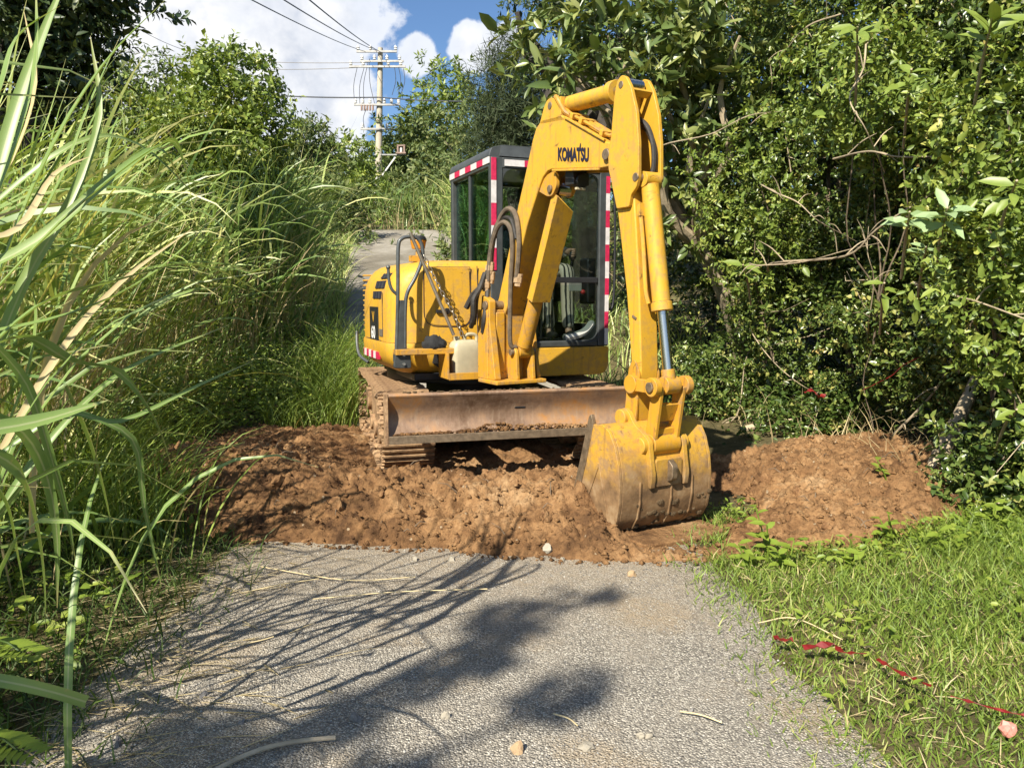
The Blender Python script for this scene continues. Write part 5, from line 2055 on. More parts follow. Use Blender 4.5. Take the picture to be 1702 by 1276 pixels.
for i, ((bx, by), blobs, mt, lab) in enumerate(hedge):
    dist = math.hypot(bx, by)
    sc = 1.0 if dist < 9 else 1.25
    plant('shrub', (bx, by, zgf(bx, by)), blobs, lab, 'shrub', HG, mt, 'bark_brown', 100 + i, int((7600 if dist < 9.2 else 4200)), 14, 0.058 * sc, 0.033 * sc, 0.17, 0.035, 9,
          crown='foliage', stem='stems', gap=0.62, shell=0.17, lump=0.17, upbias=0.30, cheap=2, cull=0.93)
    # thin bare twigs poking through the leaves
    rt = np.random.default_rng(600 + i)
    q = MB()
    sh_o = [o for o in bpy.data.objects if o.get('label') == lab][0]
    for c, rad in blobs:
        pts_, out_ = lumpy_points(rt, c, rad, 34, 0.10, 0.16, 1.0, 0)
        for p_, o_n in zip(pts_, out_):
            a_ = Vector(p_) - sh_o.location
            d_ = Vector(rt.normal(size=3)) + Vector((0, 0, 0.5))
            d_ = (d_ - Vector(o_n) * d_.dot(Vector(o_n)) * 0.75).normalized()
            L_ = rt.uniform(0.2, 0.75)
            m_ = a_ + d_ * L_ * 0.5 + Vector(rt.normal(size=3)) * 0.05
            q.tube([a_, m_, a_ + d_ * L_], [0.0055, 0.004, 0.002], 4)
    q.build('twigs', 'bark_pale', sh_o)['kind'] = 'stuff'
# second rank: closes the thicket behind the first
for i, (bx, by, h, rx) in enumerate(((5.1, 8.6, 5.6, 1.6), (5.4, 6.6, 5.8, 1.5), (5.6, 4.8, 5.4, 1.4), (4.6, 11.0, 6.6, 1.8))):
    lab = ('dark tree crown closing the thicket behind the arm', 'dark tree crown over the middle of the thicket', 'dark tree crown at the upper right corner of the thicket', 'tall dark tree beyond the far end of the thicket')[i]
    plant('tree', (bx, by, zgf(bx, by)), [((bx, by, h * 0.28), (rx, rx, h * 0.27)), ((bx, by, h * 0.62), (rx * 1.05, rx, h * 0.28)), ((bx, by, h * 0.88), (rx * 0.9, rx * 0.9, h * 0.18))], lab, 'tree', 'trees behind the right-hand thicket', 'leaf_dark', 'bark_dark', 150 + i, 1500, 10, 0.13, 0.062, 0.3, 0.09, 8, cheap=True, gap=0.2, shell=0.3)

# bright climbing leaves and low scrub at the thicket's foot
for i, (px, py, d, rx, rz, mt, lab) in enumerate((
        (1340, 720, 7.2, 0.55, 0.28, 'leaf_hedge', 'low scrub below the hollow in the thicket, left of the leaning trunk'),
        (1690, 800, 4.6, 0.42, 0.36, 'leaf_hedge', 'small-leaved low bush where lawn and thicket meet at the right edge'),
        (1180, 640, 8.2, 0.45, 0.45, 'leaf_hedge', 'ragged low scrub just right of the bucket linkage'),
        (1640, 250, 4.6, 0.34, 0.5, 'leaf_bright', 'fresh green climber hanging at the upper right edge'),
        (1650, 470, 4.3, 0.30, 0.42, 'leaf_bright', 'yellow-green climber over the thicket at the right edge'),
        (1250, 330, 7.4, 0.5, 0.7, 'leaf_bright', 'light green climber over the thicket right of the arm'),
        (1430, 130, 5.9, 0.5, 0.4, 'leaf_bright', 'bright climber high in the thicket near the top of the picture'),
        (1650, 850, 4.75, 0.28, 0.24, 'leaf_hedge', 'small dark bush beside the trunk foot at the end of the soil'))):
    p = at(px, py, d)
    gz = zgf(p.x, p.y)
    plant('bush', (p.x + (0.5 if p.z > 1.2 else 0.05), p.y + (0.55 if p.z > 1.2 else 0.1), gz), [((p.x, p.y, p.z), (rx, rx * 0.8, rz)), ((p.x + 0.2, p.y + 0.1, p.z - rz * 0.7), (rx * 0.8, rx * 0.7, rz * 0.8))], lab, 'bush', 'low bushes and climbers of the thicket', mt, 'bark_brown', 180 + i, 620, 10, 0.060, 0.032, 0.16, 0.004, 4, crown='foliage', stem='stems', gap=0.5, lump=0.3, upbias=0.35)

# bare pale branches woven through the thicket
BRL = [
    ([(1290, 440, 5.9), (1400, 425, 5.3), (1460, 380, 5.0), (1530, 330, 4.75), (1590, 305, 4.7)], 0.014, 'long pale bare branch rising to the right across the middle of the thicket'),
    ([(1265, 438, 5.9), (1330, 440, 5.6), (1400, 418, 5.3)], 0.009, 'short bare twig lying below the long pale branch'),
    ([(1100, 245, 7.4), (1180, 225, 6.9), (1240, 192, 6.6)], 0.012, 'bare twig just right of the arm top'),
    ([(1436, 70, 5.7), (1430, 120, 5.5), (1410, 165, 5.4), (1438, 222, 5.3)], 0.012, 'crooked bare stem high in the middle of the thicket'),
    ([(1440, 255, 5.2), (1500, 258, 5.1), (1590, 262, 4.9)], 0.011, 'level bare twig in the upper thicket'),
    ([(1290, 320, 5.9), (1322, 335, 5.8), (1366, 365, 5.7)], 0.010, 'short kinked twig right of the arm'),
    ([(1592, 315, 4.8), (1586, 350, 4.8), (1612, 385, 4.75), (1640, 440, 4.7)], 0.016, 'knotty pale stem near the right edge'),
    ([(1560, 485, 4.6), (1620, 505, 4.3), (1702, 535, 3.9)], 0.012, 'bare light green cane reaching in from the right edge'),
    ([(1170, 700, 8.0), (1225, 690, 7.8), (1240, 600, 7.9)], 0.016, 'broken bare stick standing behind the bucket'),
    ([(1490, 720, 6.0), (1560, 640, 5.8), (1590, 560, 5.6), (1610, 470, 5.3)], 0.018, 'bent pale stem beside the leaning trunk'),
    ([(1440, 540, 6.2), (1448, 470, 6.0), (1440, 420, 5.9)], 0.009, 'thin hanging twig in the dark hollow of the thicket'),
    ([(1345, 40, 6.0), (1310, 80, 6.2), (1292, 105, 6.3)], 0.010, 'forked bare twig near the top of the thicket'),
    ([(1250, 560, 7.5), (1290, 600, 7.2), (1330, 640, 7.0)], 0.010, 'bare twig slanting down to the scrub'),
]
for pts, r, lab in BRL:
    P = [at(*p) for p in pts]
    e0 = (P[0] - P[1]).normalized() * 0.25 + Vector((0.22, 0.38, 0))
    e1 = (P[-1] - P[-2]).normalized() * 0.25 + Vector((0.22, 0.38, 0))
    P = [P[0] + e0] + P + [P[-1] + e1]
    rgx = random.Random(len(lab))
    sp_ = spline([p + Vector((rgx.uniform(-.02, .02), rgx.uniform(-.02, .02), rgx.uniform(-.02, .02))) for p in P], 5)
    q = MB().tube(sp_, [r * 0.62 * (1.1 - 0.75 * i / (len(sp_) - 1)) for i in range(len(sp_))], 7)
    for j in range(2, len(sp_) - 1, 4):
        e = sp_[j] + Vector((rgx.uniform(-.18, .18), rgx.uniform(-.12, .05), rgx.uniform(-.12, .2)))
        q.tube(spline([sp_[j], sp_[j].lerp(e, .5) + Vector((0, 0, .02)), e], 3), [r * .36] * 4 + [r * .28, r * .2, r * .12], 5)
    tag(q.build('bare_branch', 'bark_pale'), lab, 'branch', 'bare branches in the thicket')
# leaning trunk at the end of the dug soil
a, b = at(1542, 795, 5.0), at(1600, 682, 5.2)
q = MB()
c_ = at(1655, 560, 5.7)
sp_ = spline([a - Vector((0.02, 0, 0.12)), a.lerp(b, 0.5), b, c_], 4)
q.tube(sp_, [0.062 - 0.002 * i for i in range(len(sp_))], 10)
tag(q.build('leaning_trunk', 'bark_pale'), 'thick pale trunk leaning out of the thicket at the end of the soil', 'trunk')
q = MB()
p0, p1 = at(1240, 712, 7.4), at(1318, 700, 7.3)
q.tube(spline([p0, p0.lerp(p1, .5) + Vector((0, 0, .02)), p1], 4), [0.03] * 5 + [0.026] * 4, 8)
tag(q.build('fallen_branch', 'dead_wood'), 'pale fallen branch lying at the back of the right-hand soil', 'branch')

# sprigs of large leaves, every leaf a part
leaf_v, leaf_f = leaf_arrays(np.zeros((1, 3)), np.array([[0, 1.0, 0]]), np.array([[0, 0, 1.0]]), 1.0, 0.42, 0.16, 0.16)


def sprig(px, py, d, size, n, mat, label, hang=0.0, seed=0, group='sprigs of large leaves'):
    rg = random.Random(seed)
    p = at(px, py, d)
    root = empty('leafy_sprig', p)
    tag(root, label, 'sprig', group)
    stem = MB()
    back = Vector((0.25, 0.55, -0.35))
    stem.tube(spline([back, back * 0.5 + Vector((0, 0, .05)), (0, 0, 0)], 4), [0.009] * 5 + [0.006] * 4, 6)
    stem.build('stem', 'bark_pale', root)
    me = raw_mesh('leaf', leaf_v, leaf_f)
    me.materials.append(MAT[mat])
    for k in range(n):
        o = bpy.data.objects.new('leaf', me)
        COL.objects.link(o)
        o.parent = root
        az = k * 2.4 + rg.uniform(-.3, .3)
        el = rg.uniform(-0.5, 0.5) - hang
        dv = Vector((math.cos(az) * math.cos(el), -0.25 + 0.55 * math.sin(az) * math.cos(el), math.sin(el) + 0.25 * math.sin(az))).normalized()
        nv = (Vector((-0.25, -0.65, 0.75)) + Vector((rg.uniform(-.4, .4), rg.uniform(-.3, .3), rg.uniform(-.3, .3)))).normalized()
        sd = dv.cross(nv).normalized()
        nv = sd.cross(dv)
        s = size * rg.uniform(0.7, 1.15)
        M = Matrix((sd, dv, nv)).transposed().to_4x4()
        pos = back * rg.uniform(0, 0.22)
        o.matrix_local = Matrix.Translation(pos) @ M @ Matrix.Scale(s, 4)
    return root


for i, a in enumerate((
        (1512, 352, 4.3, 0.155, 9, 'leaf_silver', 'lower spray of large silvery leaves in the middle right of the thicket', 0.0),
        (1575, 345, 4.2, 0.15, 11, 'leaf_silver', 'upper spray of large silvery leaves beside the knotty stem', 0.1),
        (1470, 470, 4.9, 0.13, 4, 'leaf_bright', 'pair of broad green leaves hanging in front of the dark hollow', 0.4),
        (1515, 115, 4.7, 0.17, 9, 'leaf_bright', 'tuft of long drooping leaves high in the thicket', 0.3),
        (1425, 45, 5.1, 0.15, 8, 'leaf_bright', 'pale tuft of pointed leaves near the top edge', -0.2),
        (1650, 30, 4.0, 0.18, 8, 'leaf_bright', 'pale yellow-green tuft in the upper right corner', -0.5),
        (1235, 440, 6.6, 0.16, 6, 'leaf_bright', 'bright broad leaves low in the thicket right of the ram', 0.2),
        (1690, 300, 3.8, 0.16, 8, 'leaf_bright', 'fresh drooping leaves at the right edge above the middle', 0.3),
        (1540, 410, 4.6, 0.13, 5, 'leaf_silver', 'small spray of grey leaves below the silvery sprays', 0.2),
        (1690, 680, 4.0, 0.11, 7, 'leaf_bright', 'green leaves at the right edge level with the red ribbon', 0.1),
        (1660, 835, 4.2, 0.10, 6, 'leaf_bright', 'yellow-green leaves over the low bush at the right edge', -0.1))):
    sprig(*a, seed=300 + i)

# ------------------------------------------------------------------ tree that overhangs the machine from the right rear
ob = (1.9, 9.6)
tips = [at(905, 85, 8.3), at(960, 140, 8.0), at(1010, 60, 8.0), at(1085, 120, 8.0), at(1150, 50, 7.7), at(1180, 160, 7.8), at(1120, 240, 8.2), at(1230, 60, 7.6)]
root = empty('overhanging_tree', (ob[0] + 1.0, ob[1], zgf(ob[0] + 1.0, ob[1])))
tag(root, 'broad-leaved tree spreading over the boom from the thicket', 'tree')
rgq = random.Random(9)
bs = root.location
woody((0, 0, -0.1), [t - bs for t in tips], 0.10, rgq, 0.5, 0.25).build('trunk', 'bark_pale', root)
blobs = [(tuple(t), (0.50, 0.40, 0.34)) for t in tips] + [(tuple(at(1130, 330, 8.6)), (0.55, 0.4, 0.7)), (tuple(at(1140, 180, 8.5)), (0.7, 0.5, 0.6)), (tuple(at(1015, 25, 8.4)), (0.8, 0.5, 0.3))]
me = crown_mesh('crown', 41, blobs, 640, 9, 0.17, 0.066, 0.16, upbias=0.55, gap=0.25, shell=0.35, whorl=True, cull=0.3, up=0.5)
co = np.empty(len(me.vertices) * 3, dtype=np.float32)
me.vertices.foreach_get('co', co)
me.vertices.foreach_set('co', (co.reshape(-1, 3) - np.array(bs, dtype=np.float32)).ravel())
me.update()
link_mesh('crown', me, 'leaf_big', root)

# dark big tree behind it, with thick trunk and drooping needle-like foliage
p = at(985, 130, 13.0)
bz = zgf(p.x, 13.0)
q_l = 'tall dark tree with a thick trunk rising behind the boom'
root = empty('dark_tree', (p.x, 13.0, bz))
tag(root, q_l, 'tree')
tips = [at(880, 60, 12.6), at(905, 130, 12.8), at(1060, 40, 13), at(940, -60, 13), at(1100, -40, 13.2), at(860, 20, 12.4), at(1020, -150, 13), at(1180, 30, 13.4)]
bs = root.location
rgq = random.Random(19)
woody((0, 0, -0.2), [t - bs for t in tips], 0.30, rgq, 0.55, 0.35).build('trunk', 'bark_dark', root)
blobs = [(tuple(at(1050, 60, 13)), (1.1, .8, .9)), (tuple(at(950, -10, 12.8)), (.8, .7, .5)), (tuple(at(1150, 120, 13.4)), (1.2, .8, 1.2)), (tuple(at(900, 0, 12.6)), (.45, .5, .35)), (tuple(at(1010, -130, 13)), (1.7, 1.2, .9)), (tuple(at(1060, 210, 13.6)), (1.0, .8, .8)), (tuple(at(885, 100, 12.7)), (.25, .3, .25))]
me = crown_mesh('crown', 43, blobs, 2300, 9, 0.12, 0.045, 0.25, upbias=0.4, cheap=True, gap=0.4, shell=0.4, cull=0.2, hang=0.3)
co = np.empty(len(me.vertices) * 3, dtype=np.float32)
me.vertices.foreach_get('co', co)
me.vertices.foreach_set('co', (co.reshape(-1, 3) - np.array(bs, dtype=np.float32)).ravel())
me.update()
link_mesh('crown', me, 'leaf_dark', root)

# feathery tree left of it
p = at(850, 180, 16.0)
plant('casuarina', (p.x, 16.0, zgf(p.x, 16)), [(tuple(at(855, 100, 16)), (.55, .5, .42)), (tuple(at(835, 160, 16)), (.6, .5, .6)), (tuple(at(870, 205, 16)), (.9, .6, .7)), (tuple(at(905, 150, 16.2)), (.5, .5, .6)), (tuple(at(845, 260, 16)), (.8, .6, .6))],
      'dark feathery tree standing above the cab roof', 'tree', None, 'needle', 'bark_dark', 61, 2200, 12, 0.22, 0.016, 0.35, 0.12, 9, cheap=True, gap=0.3, shell=0.4, cull=0.2, hang=0.35, up=0.2)

# ------------------------------------------------------------------ hillside trees behind the lane
FG = 'trees on the hillside behind'
far = [
    (560, 222, 34, 2.0, 1.8, 'pale green tree left of the foot of the utility pole'),
    (500, 190, 26, 1.3, 1.6, 'bushy tree at the left of the lane crest'),
    (665, 195, 44, 2.6, 3.0, 'tree just behind the utility pole'),
    (735, 88, 44, 3.0, 3.2, 'tall rounded tree on the hill between pole and cab'),
    (700, 175, 42, 3.2, 2.8, 'bamboo-like tree below the tall rounded tree'),
    (800, 135, 36, 2.8, 2.8, 'tree above the left end of the cab roof'),
    (600, 262, 42, 2.4, 1.7, 'low tree behind the base of the pole'),
    (765, 250, 27, 1.7, 1.8, 'shrubby tree just left of the cab'),
    (870, 200, 23, 2.0, 2.4, 'tree seen through the cab windows'),
    (960, 150, 22, 2.4, 2.8, 'tree behind the boom knee'),
    (545, 285, 22, 1.2, 1.4, 'low bush beside the left of the ramp top'),
    (815, 320, 18, 1.3, 1.3, 'bush beside the ramp seen left of the cab'),
    (1000, 330, 17, 1.8, 1.8, 'bush behind the cab door'),
    (930, 420, 15, 1.3, 1.2, 'low bush seen under and behind the cab'),
    (690, 270, 40, 2.4, 2.2, 'pale bush on the slope right of the pole foot'),
]
for i, (px, py, d, rx, rz, lab) in enumerate(far):
    p = at(px, py, d)
    p.z -= rz * 0.95
    gz = zgf(p.x, d)
    bl = [((p.x, d, p.z - rz * 0.25), (rx, rx * 0.8, rz * 0.8)), ((p.x - rx * 0.45, d + 0.3, p.z - rz * 0.9), (rx * 0.8, rx * 0.7, rz * 0.8)), ((p.x + rx * 0.5, d - 0.3, p.z - rz * 1.0), (rx * 0.8, rx * 0.7, rz * 0.8)), ((p.x + rx * 0.15, d, p.z + rz * 0.35), (rx * 0.6, rx * 0.6, rz * 0.5))]
    plant('hillside_tree', (p.x, d, gz), bl, lab, 'tree', FG, 'leaf_far' if i % 3 else 'leaf_bright', 'bark_brown', 400 + i, 1300 if i < 7 else 900, 10, 0.0066 * d + 0.055, 0.0027 * d + 0.014, 0.30, 0.09, 7, cheap=True, gap=0.35, shell=0.30, lump=0.30, upbias=0.4)

# ------------------------------------------------------------------ left side bushes and trees
plant('vine_covered_tree', (-4.7, 12.0, zgf(-4.7, 12)), [(tuple(at(395, 140, 12)), (.55, .7, .45)), (tuple(at(375, 195, 12)), (.75, .8, .6)), (tuple(at(412, 240, 11.8)), (.6, .8, .7)), (tuple(at(330, 240, 12)), (.7, .8, .6)), (tuple(at(415, 330, 11.8)), (.6, .8, .9)), (tuple(at(340, 340, 12)), (1.0, .8, 1.0)), (tuple(at(335, 125, 12)), (.28, .4, .2))],
      'rounded tree smothered in creepers rising over the tall grass', 'tree', None, 'leaf_bright', 'bark_brown', 71, 3000, 10, 0.10, 0.056, 0.24, 0.10, 9, cheap=True, gap=0.5, shell=0.22, lump=0.22, upbias=0.3)
plant('corner_tree', (-6.0, 8.6, zgf(-6, 8.6)), [(tuple(at(30, 60, 8.6)), (.75, .7, .8)), (tuple(at(95, 60, 8.6)), (.50, .5, .6)), (tuple(at(60, -40, 8.6)), (1.1, .8, .6)), (tuple(at(40, 170, 8.8)), (.8, .6, .5)), (tuple(at(120, 30, 8.5)), (.22, .3, .3))],
      'dark-leaved tree in the upper left corner', 'tree', None, 'leaf_dark', 'bark_dark', 73, 1500, 10, 0.13, 0.06, 0.25, 0.09, 8, gap=0.3, shell=0.35, lump=0.25)
for i, (px, py, d, rx, rz, lab) in enumerate(((215, 145, 14, .75, .7, 'small tree between the corner tree and the creeper-covered tree'), (170, 210, 12.5, 1.1, .8, 'leafy bush rising behind the tall grass at the left'), (80, 240, 10.5, 1.1, .8, 'bush behind the tall grass below the corner tree'), (270, 170, 14.5, .9, .7, 'bush in the gap left of the creeper-covered tree'))):
    p = at(px, py, d)
    plant('bush', (p.x, d, zgf(p.x, d)), [(tuple(p), (rx, rx * .8, rz)), ((p.x, d, p.z - rz), (rx * 1.1, rx * .8, rz)), ((p.x + .3, d, p.z - 2 * rz), (rx * 1.1, rx * .8, rz))], lab, 'bush', 'bushes behind the tall grass', ('leaf_far', 'leaf_bright', 'leaf_bright', 'leaf_far', 'leaf_dark', 'leaf_dark')[i], 'bark_brown', 500 + i, 900, 10, 0.12, 0.05, 0.25, 0.05, 7, crown='foliage', stem='stems', cheap=True, gap=0.4, shell=0.3, lump=0.28)

# ------------------------------------------------------------------ tall grass on the left
GG = 'clumps of tall grass along the left side'
clumps = [
    # x, y, blades, height, lean x, spread, label
    (-2.75, 3.25, 150, 2.3, 0.30, 0.42, 'tall grass clump nearest the left edge behind the foremost blades'),
    (-3.05, 4.3, 200, 2.5, 0.40, 0.45, 'tall grass clump left of the near end of the soil'),
    (-3.65, 5.3, 220, 2.7, 0.5, 0.45, 'dense tall grass clump left of the soil'),
    (-3.9, 6.4, 260, 2.9, 0.75, 0.45, 'tall grass clump arching far over to the right'),
    (-4.05, 7.6, 260, 2.9, 0.7, 0.5, 'tall grass clump arching towards the excavator'),
    (-4.3, 6.4, 170, 3.0, 0.4, 0.6, 'upright tall grass clump further left behind the arching ones'),
    (-4.6, 8.4, 170, 3.1, 0.4, 0.6, 'tall grass clump in front of the creeper-covered tree'),
    (-4.05, 9.0, 230, 2.8, 0.5, 0.5, 'tall grass clump level with the excavator tail'),
    (-3.7, 10.4, 220, 2.9, 0.4, 0.5, 'tall grass clump left behind the excavator'),
    (-4.1, 12.0, 200, 2.9, 0.35, 0.55, 'tall grass clump at the foot of the ramp'),
    (-4.2, 14.0, 180, 2.7, 0.3, 0.6, 'tall grass clump beside the lower ramp'),
    (-5.3, 16.5, 170, 2.4, 0.2, 0.6, 'tall grass clump beside the upper ramp'),
    (-3.5, 11.3, 210, 3.0, 0.35, 0.45, 'tall grass clump hiding the left edge of the ramp'),
    (-3.9, 13.2, 200, 2.9, 0.3, 0.5, 'tall grass clump between the ramp and the creeper-covered tree'),
    (-5.6, 11.0, 150, 2.9, 0.3, 0.7, 'tall grass clump below the creeper-covered tree'),
    (-5.6, 25.5, 150, 1.5, 0.1, 0.8, 'grass clump left of the pole foot'),
    (-3.6, 26.0, 200, 1.7, 0.1, 0.9, 'grass clump on the crest right of the pole foot'),
    (-2.0, 25.0, 180, 1.8, -0.1, 0.8, 'grass clump on the crest left of the cab'),
    (-0.9, 20.5, 160, 2.4, -0.3, 0.7, 'grass clump beside the ramp just left of the cab'),
    (-0.3, 17.0, 150, 2.2, -0.3, 0.6, 'grass clump seen through the cab side window'),
    (-2.9, 0.9, 90, 1.5, 0.15, 0.5, 'low tall-grass clump just outside the left edge'),
    (-2.25, 1.45, 36, 2.1, 0.22, 0.4, 'sparse tall grass clump outside the left edge throwing its shadow on the lane'),
    (-3.4, 2.2, 170, 2.6, 0.35, 0.6, 'second row tall grass clump at the left edge'),
    (-3.9, 4.2, 170, 2.8, 0.35, 0.6, 'second row tall grass clump behind the soil'),
]
for i, (x, y, n, h, lean, spr, lab) in enumerate(clumps):
    rg = np.random.default_rng(700 + i)
    z = zgf(x, y)
    root = empty('tall_grass_clump', (x, y, z))
    tag(root, lab, 'grass clump', GG)
    b = np.zeros((n, 3))
    b[:, :2] = rg.normal(size=(n, 2)) * spr * 0.6
    b[:, 2] = zg(x + b[:, 0], y + b[:, 1]) - z - 0.05
    # leaves spring from canes at several heights
    cane = rg.random(n) < 0.78
    b[cane, 2] += rg.uniform(0.22, 0.62, cane.sum()) * h
    b[cane, 0] += lean * 0.55 * (b[cane, 2] / h)
    ph = np.arctan2(rg.normal(size=n) * 1.0 - 0.15, rg.normal(size=n) * 1.0 + lean * 1.9)
    L = h * rg.uniform(0.35, 0.80, n) * np.where(cane, 0.80, 0.75)
    wsc = 1.0 if y < 9 else 1.25
    V, Fc = blade_arrays(rg, b, ph, rg.uniform(0.02, 0.85, n), np.where(rg.random(n) < 0.70, rg.uniform(1.3, 2.75, n), rg.uniform(0.3, 1.3, n)), L, (0.012 + 0.026 * rg.random(n) ** 1.4) * wsc, 7, rg.uniform(0.8, 2.6, n), None)
    link_mesh('blades', blade_mesh('blades', V, Fc, n), 'reed' if i % 4 else 'reed_hero', root)['kind'] = 'stuff'
    nd = n // 3
    b2 = np.zeros((nd, 3))
    b2[:, :2] = rg.normal(size=(nd, 2)) * spr * 0.55
    b2[:, 2] = zg(x + b2[:, 0], y + b2[:, 1]) - z - 0.05
    ph = np.arctan2(rg.normal(size=nd) - 0.2, rg.normal(size=nd) + lean * 2.0)
    V, Fc = blade_arrays(rg, b2, ph, rg.uniform(0.0, 0.3, nd), rg.uniform(0.5, 1.5, nd), h * rg.uniform(0.3, 0.85, nd), rg.uniform(0.008, 0.017, nd) * wsc, 6)
    link_mesh('canes', raw_mesh('canes', V, Fc, True), 'reed_dry', root)['kind'] = 'stuff'

# the foremost clump: every blade is a part of its own
hero = empty('foreground_grass_clump', (-1.95, 2.0, zgf(-1.95, 2.0)))
tag(hero, 'foremost tall grass with broad blades reaching in from the left edge', 'grass clump')
hb = hero.location


def ribbon(pts, w, mat, parent, name='blade', flip=(0, -0.6, 0.8), n=5, cut=False):
    P = [p - hb for p in spline(pts, n)]
    m = len(P)
    vs, fs = [], []
    fl = Vector(flip)
    for i, p in enumerate(P):
        t = i / (m - 1)
        d = (P[min(i + 1, m - 1)] - P[max(i - 1, 0)]).normalized()
        s = d.cross(fl).normalized()
        nn = s.cross(d)
        ww = w * min(1, 0.6 + 1.5 * t) * (1 - (0.05 if cut else 1.0) * t ** 2.4) + 0.0015
        vs += [p - s * ww / 2 + nn * ww * 0.10, p - nn * ww * 0.08, p + s * ww / 2 + nn * ww * 0.10]
    for i in range(m - 1):
        for j in (0, 1):
            a = i * 3 + j
            fs.append((a, a + 1, a + 4, a + 3))
    me = bpy.data.meshes.new(name)
    me.from_pydata(vs, [], fs)
    me.polygons.foreach_set('use_smooth', np.ones(len(fs), dtype=bool))
    me.attributes.new('tip', 'FLOAT', 'POINT').data.foreach_set('value', np.repeat(np.linspace(0, 0.6 if cut else 1, m), 3).astype(np.float32))
    me.attributes.new('rib', 'FLOAT', 'POINT').data.foreach_set('value', np.tile(np.array([0, 1, 0], dtype=np.float32), m))
    return link_mesh(name, me, mat, parent)


HB = [
    ([(-60, 620, 1.9), (60, 300, 2.0), (170, 110, 2.2), (285, -10, 2.4)], .034, 'reed_hero'),
    ([(-40, 420, 1.9), (20, 200, 2.0), (70, 60, 2.1), (120, -60, 2.2)], .034, 'reed_hero'),
    ([(-60, 480, 1.7), (30, 230, 1.8), (60, 100, 1.9), (60, -30, 2.0)], .030, 'reed_hero'),
    ([(-50, 700, 1.9), (40, 470, 2.0), (120, 330, 2.1), (165, 190, 2.2), (150, 60, 2.3)], .032, 'reed_hero'),
    ([(-80, 560, 1.8), (100, 370, 1.9), (250, 250, 2.0), (300, 250, 2.1), (330, 400, 2.2)], .026, 'reed_hero'),
    ([(-80, 470, 1.8), (60, 400, 1.9), (180, 300, 2.0), (262, 247, 2.1), (300, 300, 2.2)], .030, 'reed_hero'),
    ([(-60, 560, 1.9), (120, 520, 2.0), (260, 450, 2.2), (400, 320, 2.4)], .026, 'reed_hero'),
    ([(-60, 400, 1.8), (30, 380, 1.9), (90, 290, 2.0), (150, 260, 2.1)], .018, 'reed_dry'),
    ([(-80, 640, 1.7), (60, 510, 1.8), (180, 470, 2.0), (330, 440, 2.2), (460, 500, 2.4)], .030, 'reed_hero'),
    ([(-60, 720, 1.6), (60, 700, 1.7), (180, 665, 1.8)], .040, 'reed_hero'),
    ([(-50, 590, 1.8), (40, 560, 1.9), (120, 600, 2.0), (200, 620, 2.1), (260, 700, 2.2), (290, 790, 2.3)], .034, 'reed_hero'),
    ([(-40, 680, 1.7), (40, 720, 1.8), (80, 800, 1.9), (95, 900, 2.0), (95, 1010, 2.1)], .032, 'reed_hero'),
    ([(-60, 730, 1.6), (30, 780, 1.7), (60, 860, 1.75), (74, 960, 1.8), (76, 1060, 1.85)], .034, 'reed_hero'),
    ([(-20, 560, 1.8), (45, 640, 1.9), (85, 760, 2.0), (110, 850, 2.1), (126, 935, 2.2)], .024, 'reed_hero'),
    ([(110, 640, 2.1), (150, 730, 2.2), (175, 820, 2.3), (190, 900, 2.4)], .026, 'reed_hero'),
    ([(120, 680, 2.2), (220, 730, 2.3), (240, 840, 2.4), (268, 975, 2.5)], .022, 'reed_hero'),
    ([(-40, 780, 1.7), (10, 830, 1.75), (30, 920, 1.8), (44, 1000, 1.85)], .022, 'reed_hero'),
    ([(-80, 1118, 1.5), (20, 1134, 1.55), (90, 1150, 1.6), (144, 1166, 1.65)], .026, 'reed_hero'),
    ([(-60, 860, 1.9), (40, 640, 2.0), (60, 500, 2.05), (20, 470, 2.0), (-30, 480, 1.9)], .022, 'reed_hero'),
    ([(-60, 950, 2.0), (60, 760, 2.1), (200, 620, 2.3), (380, 540, 2.6)], .022, 'reed_hero'),
    ([(-60, 300, 1.7), (0, 150, 1.8), (30, 60, 1.9), (100, 10, 2.0)], .030, 'reed_hero'),
    ([(-60, 860, 2.1), (90, 600, 2.2), (200, 470, 2.4), (320, 380, 2.6)], .022, 'reed_dry'),
    ([(-40, 350, 1.9), (20, 270, 2.0), (60, 140, 2.1), (40, 20, 2.2)], .026, 'reed_dry'),
    ([(-60, 800, 2.0), (100, 690, 2.1), (200, 700, 2.2), (330, 640, 2.4), (420, 600, 2.6)], .018, 'reed_hero'),
    ([(-60, 520, 2.0), (80, 340, 2.1), (150, 170, 2.3), (200, 60, 2.5)], .022, 'reed_hero'),
    ([(-60, 380, 2.2), (120, 240, 2.3), (230, 240, 2.5), (330, 330, 2.7)], .020, 'reed_hero'),
]
for i, (pts, w, mt) in enumerate(HB):
    ribbon([at(*p) for p in pts], w, mt, hero, 'blade', (0.25, -0.75, 0.6) if i % 2 else (-0.5, -0.5, 0.7), 4, cut=(i == 17))
rg = np.random.default_rng(900)
for k in range(62):
    b = np.array([[rg.normal() * 0.28, rg.normal() * 0.35, -0.05 + (rg.uniform(0.2, 1.2) if rg.random() < 0.6 else 0)]])
    V, Fc = blade_arrays(rg, b, np.array([math.atan2(rg.normal() * 0.9 + 0.2, rg.normal() * 0.8 + 0.8)]), np.array([rg.uniform(0.05, 0.4)]), np.array([rg.uniform(1.0, 2.7)]), np.array([rg.uniform(0.9, 1.9)]), np.array([rg.uniform(0.014, 0.030)]), 8, rg.uniform(1.2, 2.0), None, True)
    link_mesh('blade', blade_mesh('blade', V, Fc, 1, None, True), 'reed_hero' if k % 9 else 'reed_dry', hero)

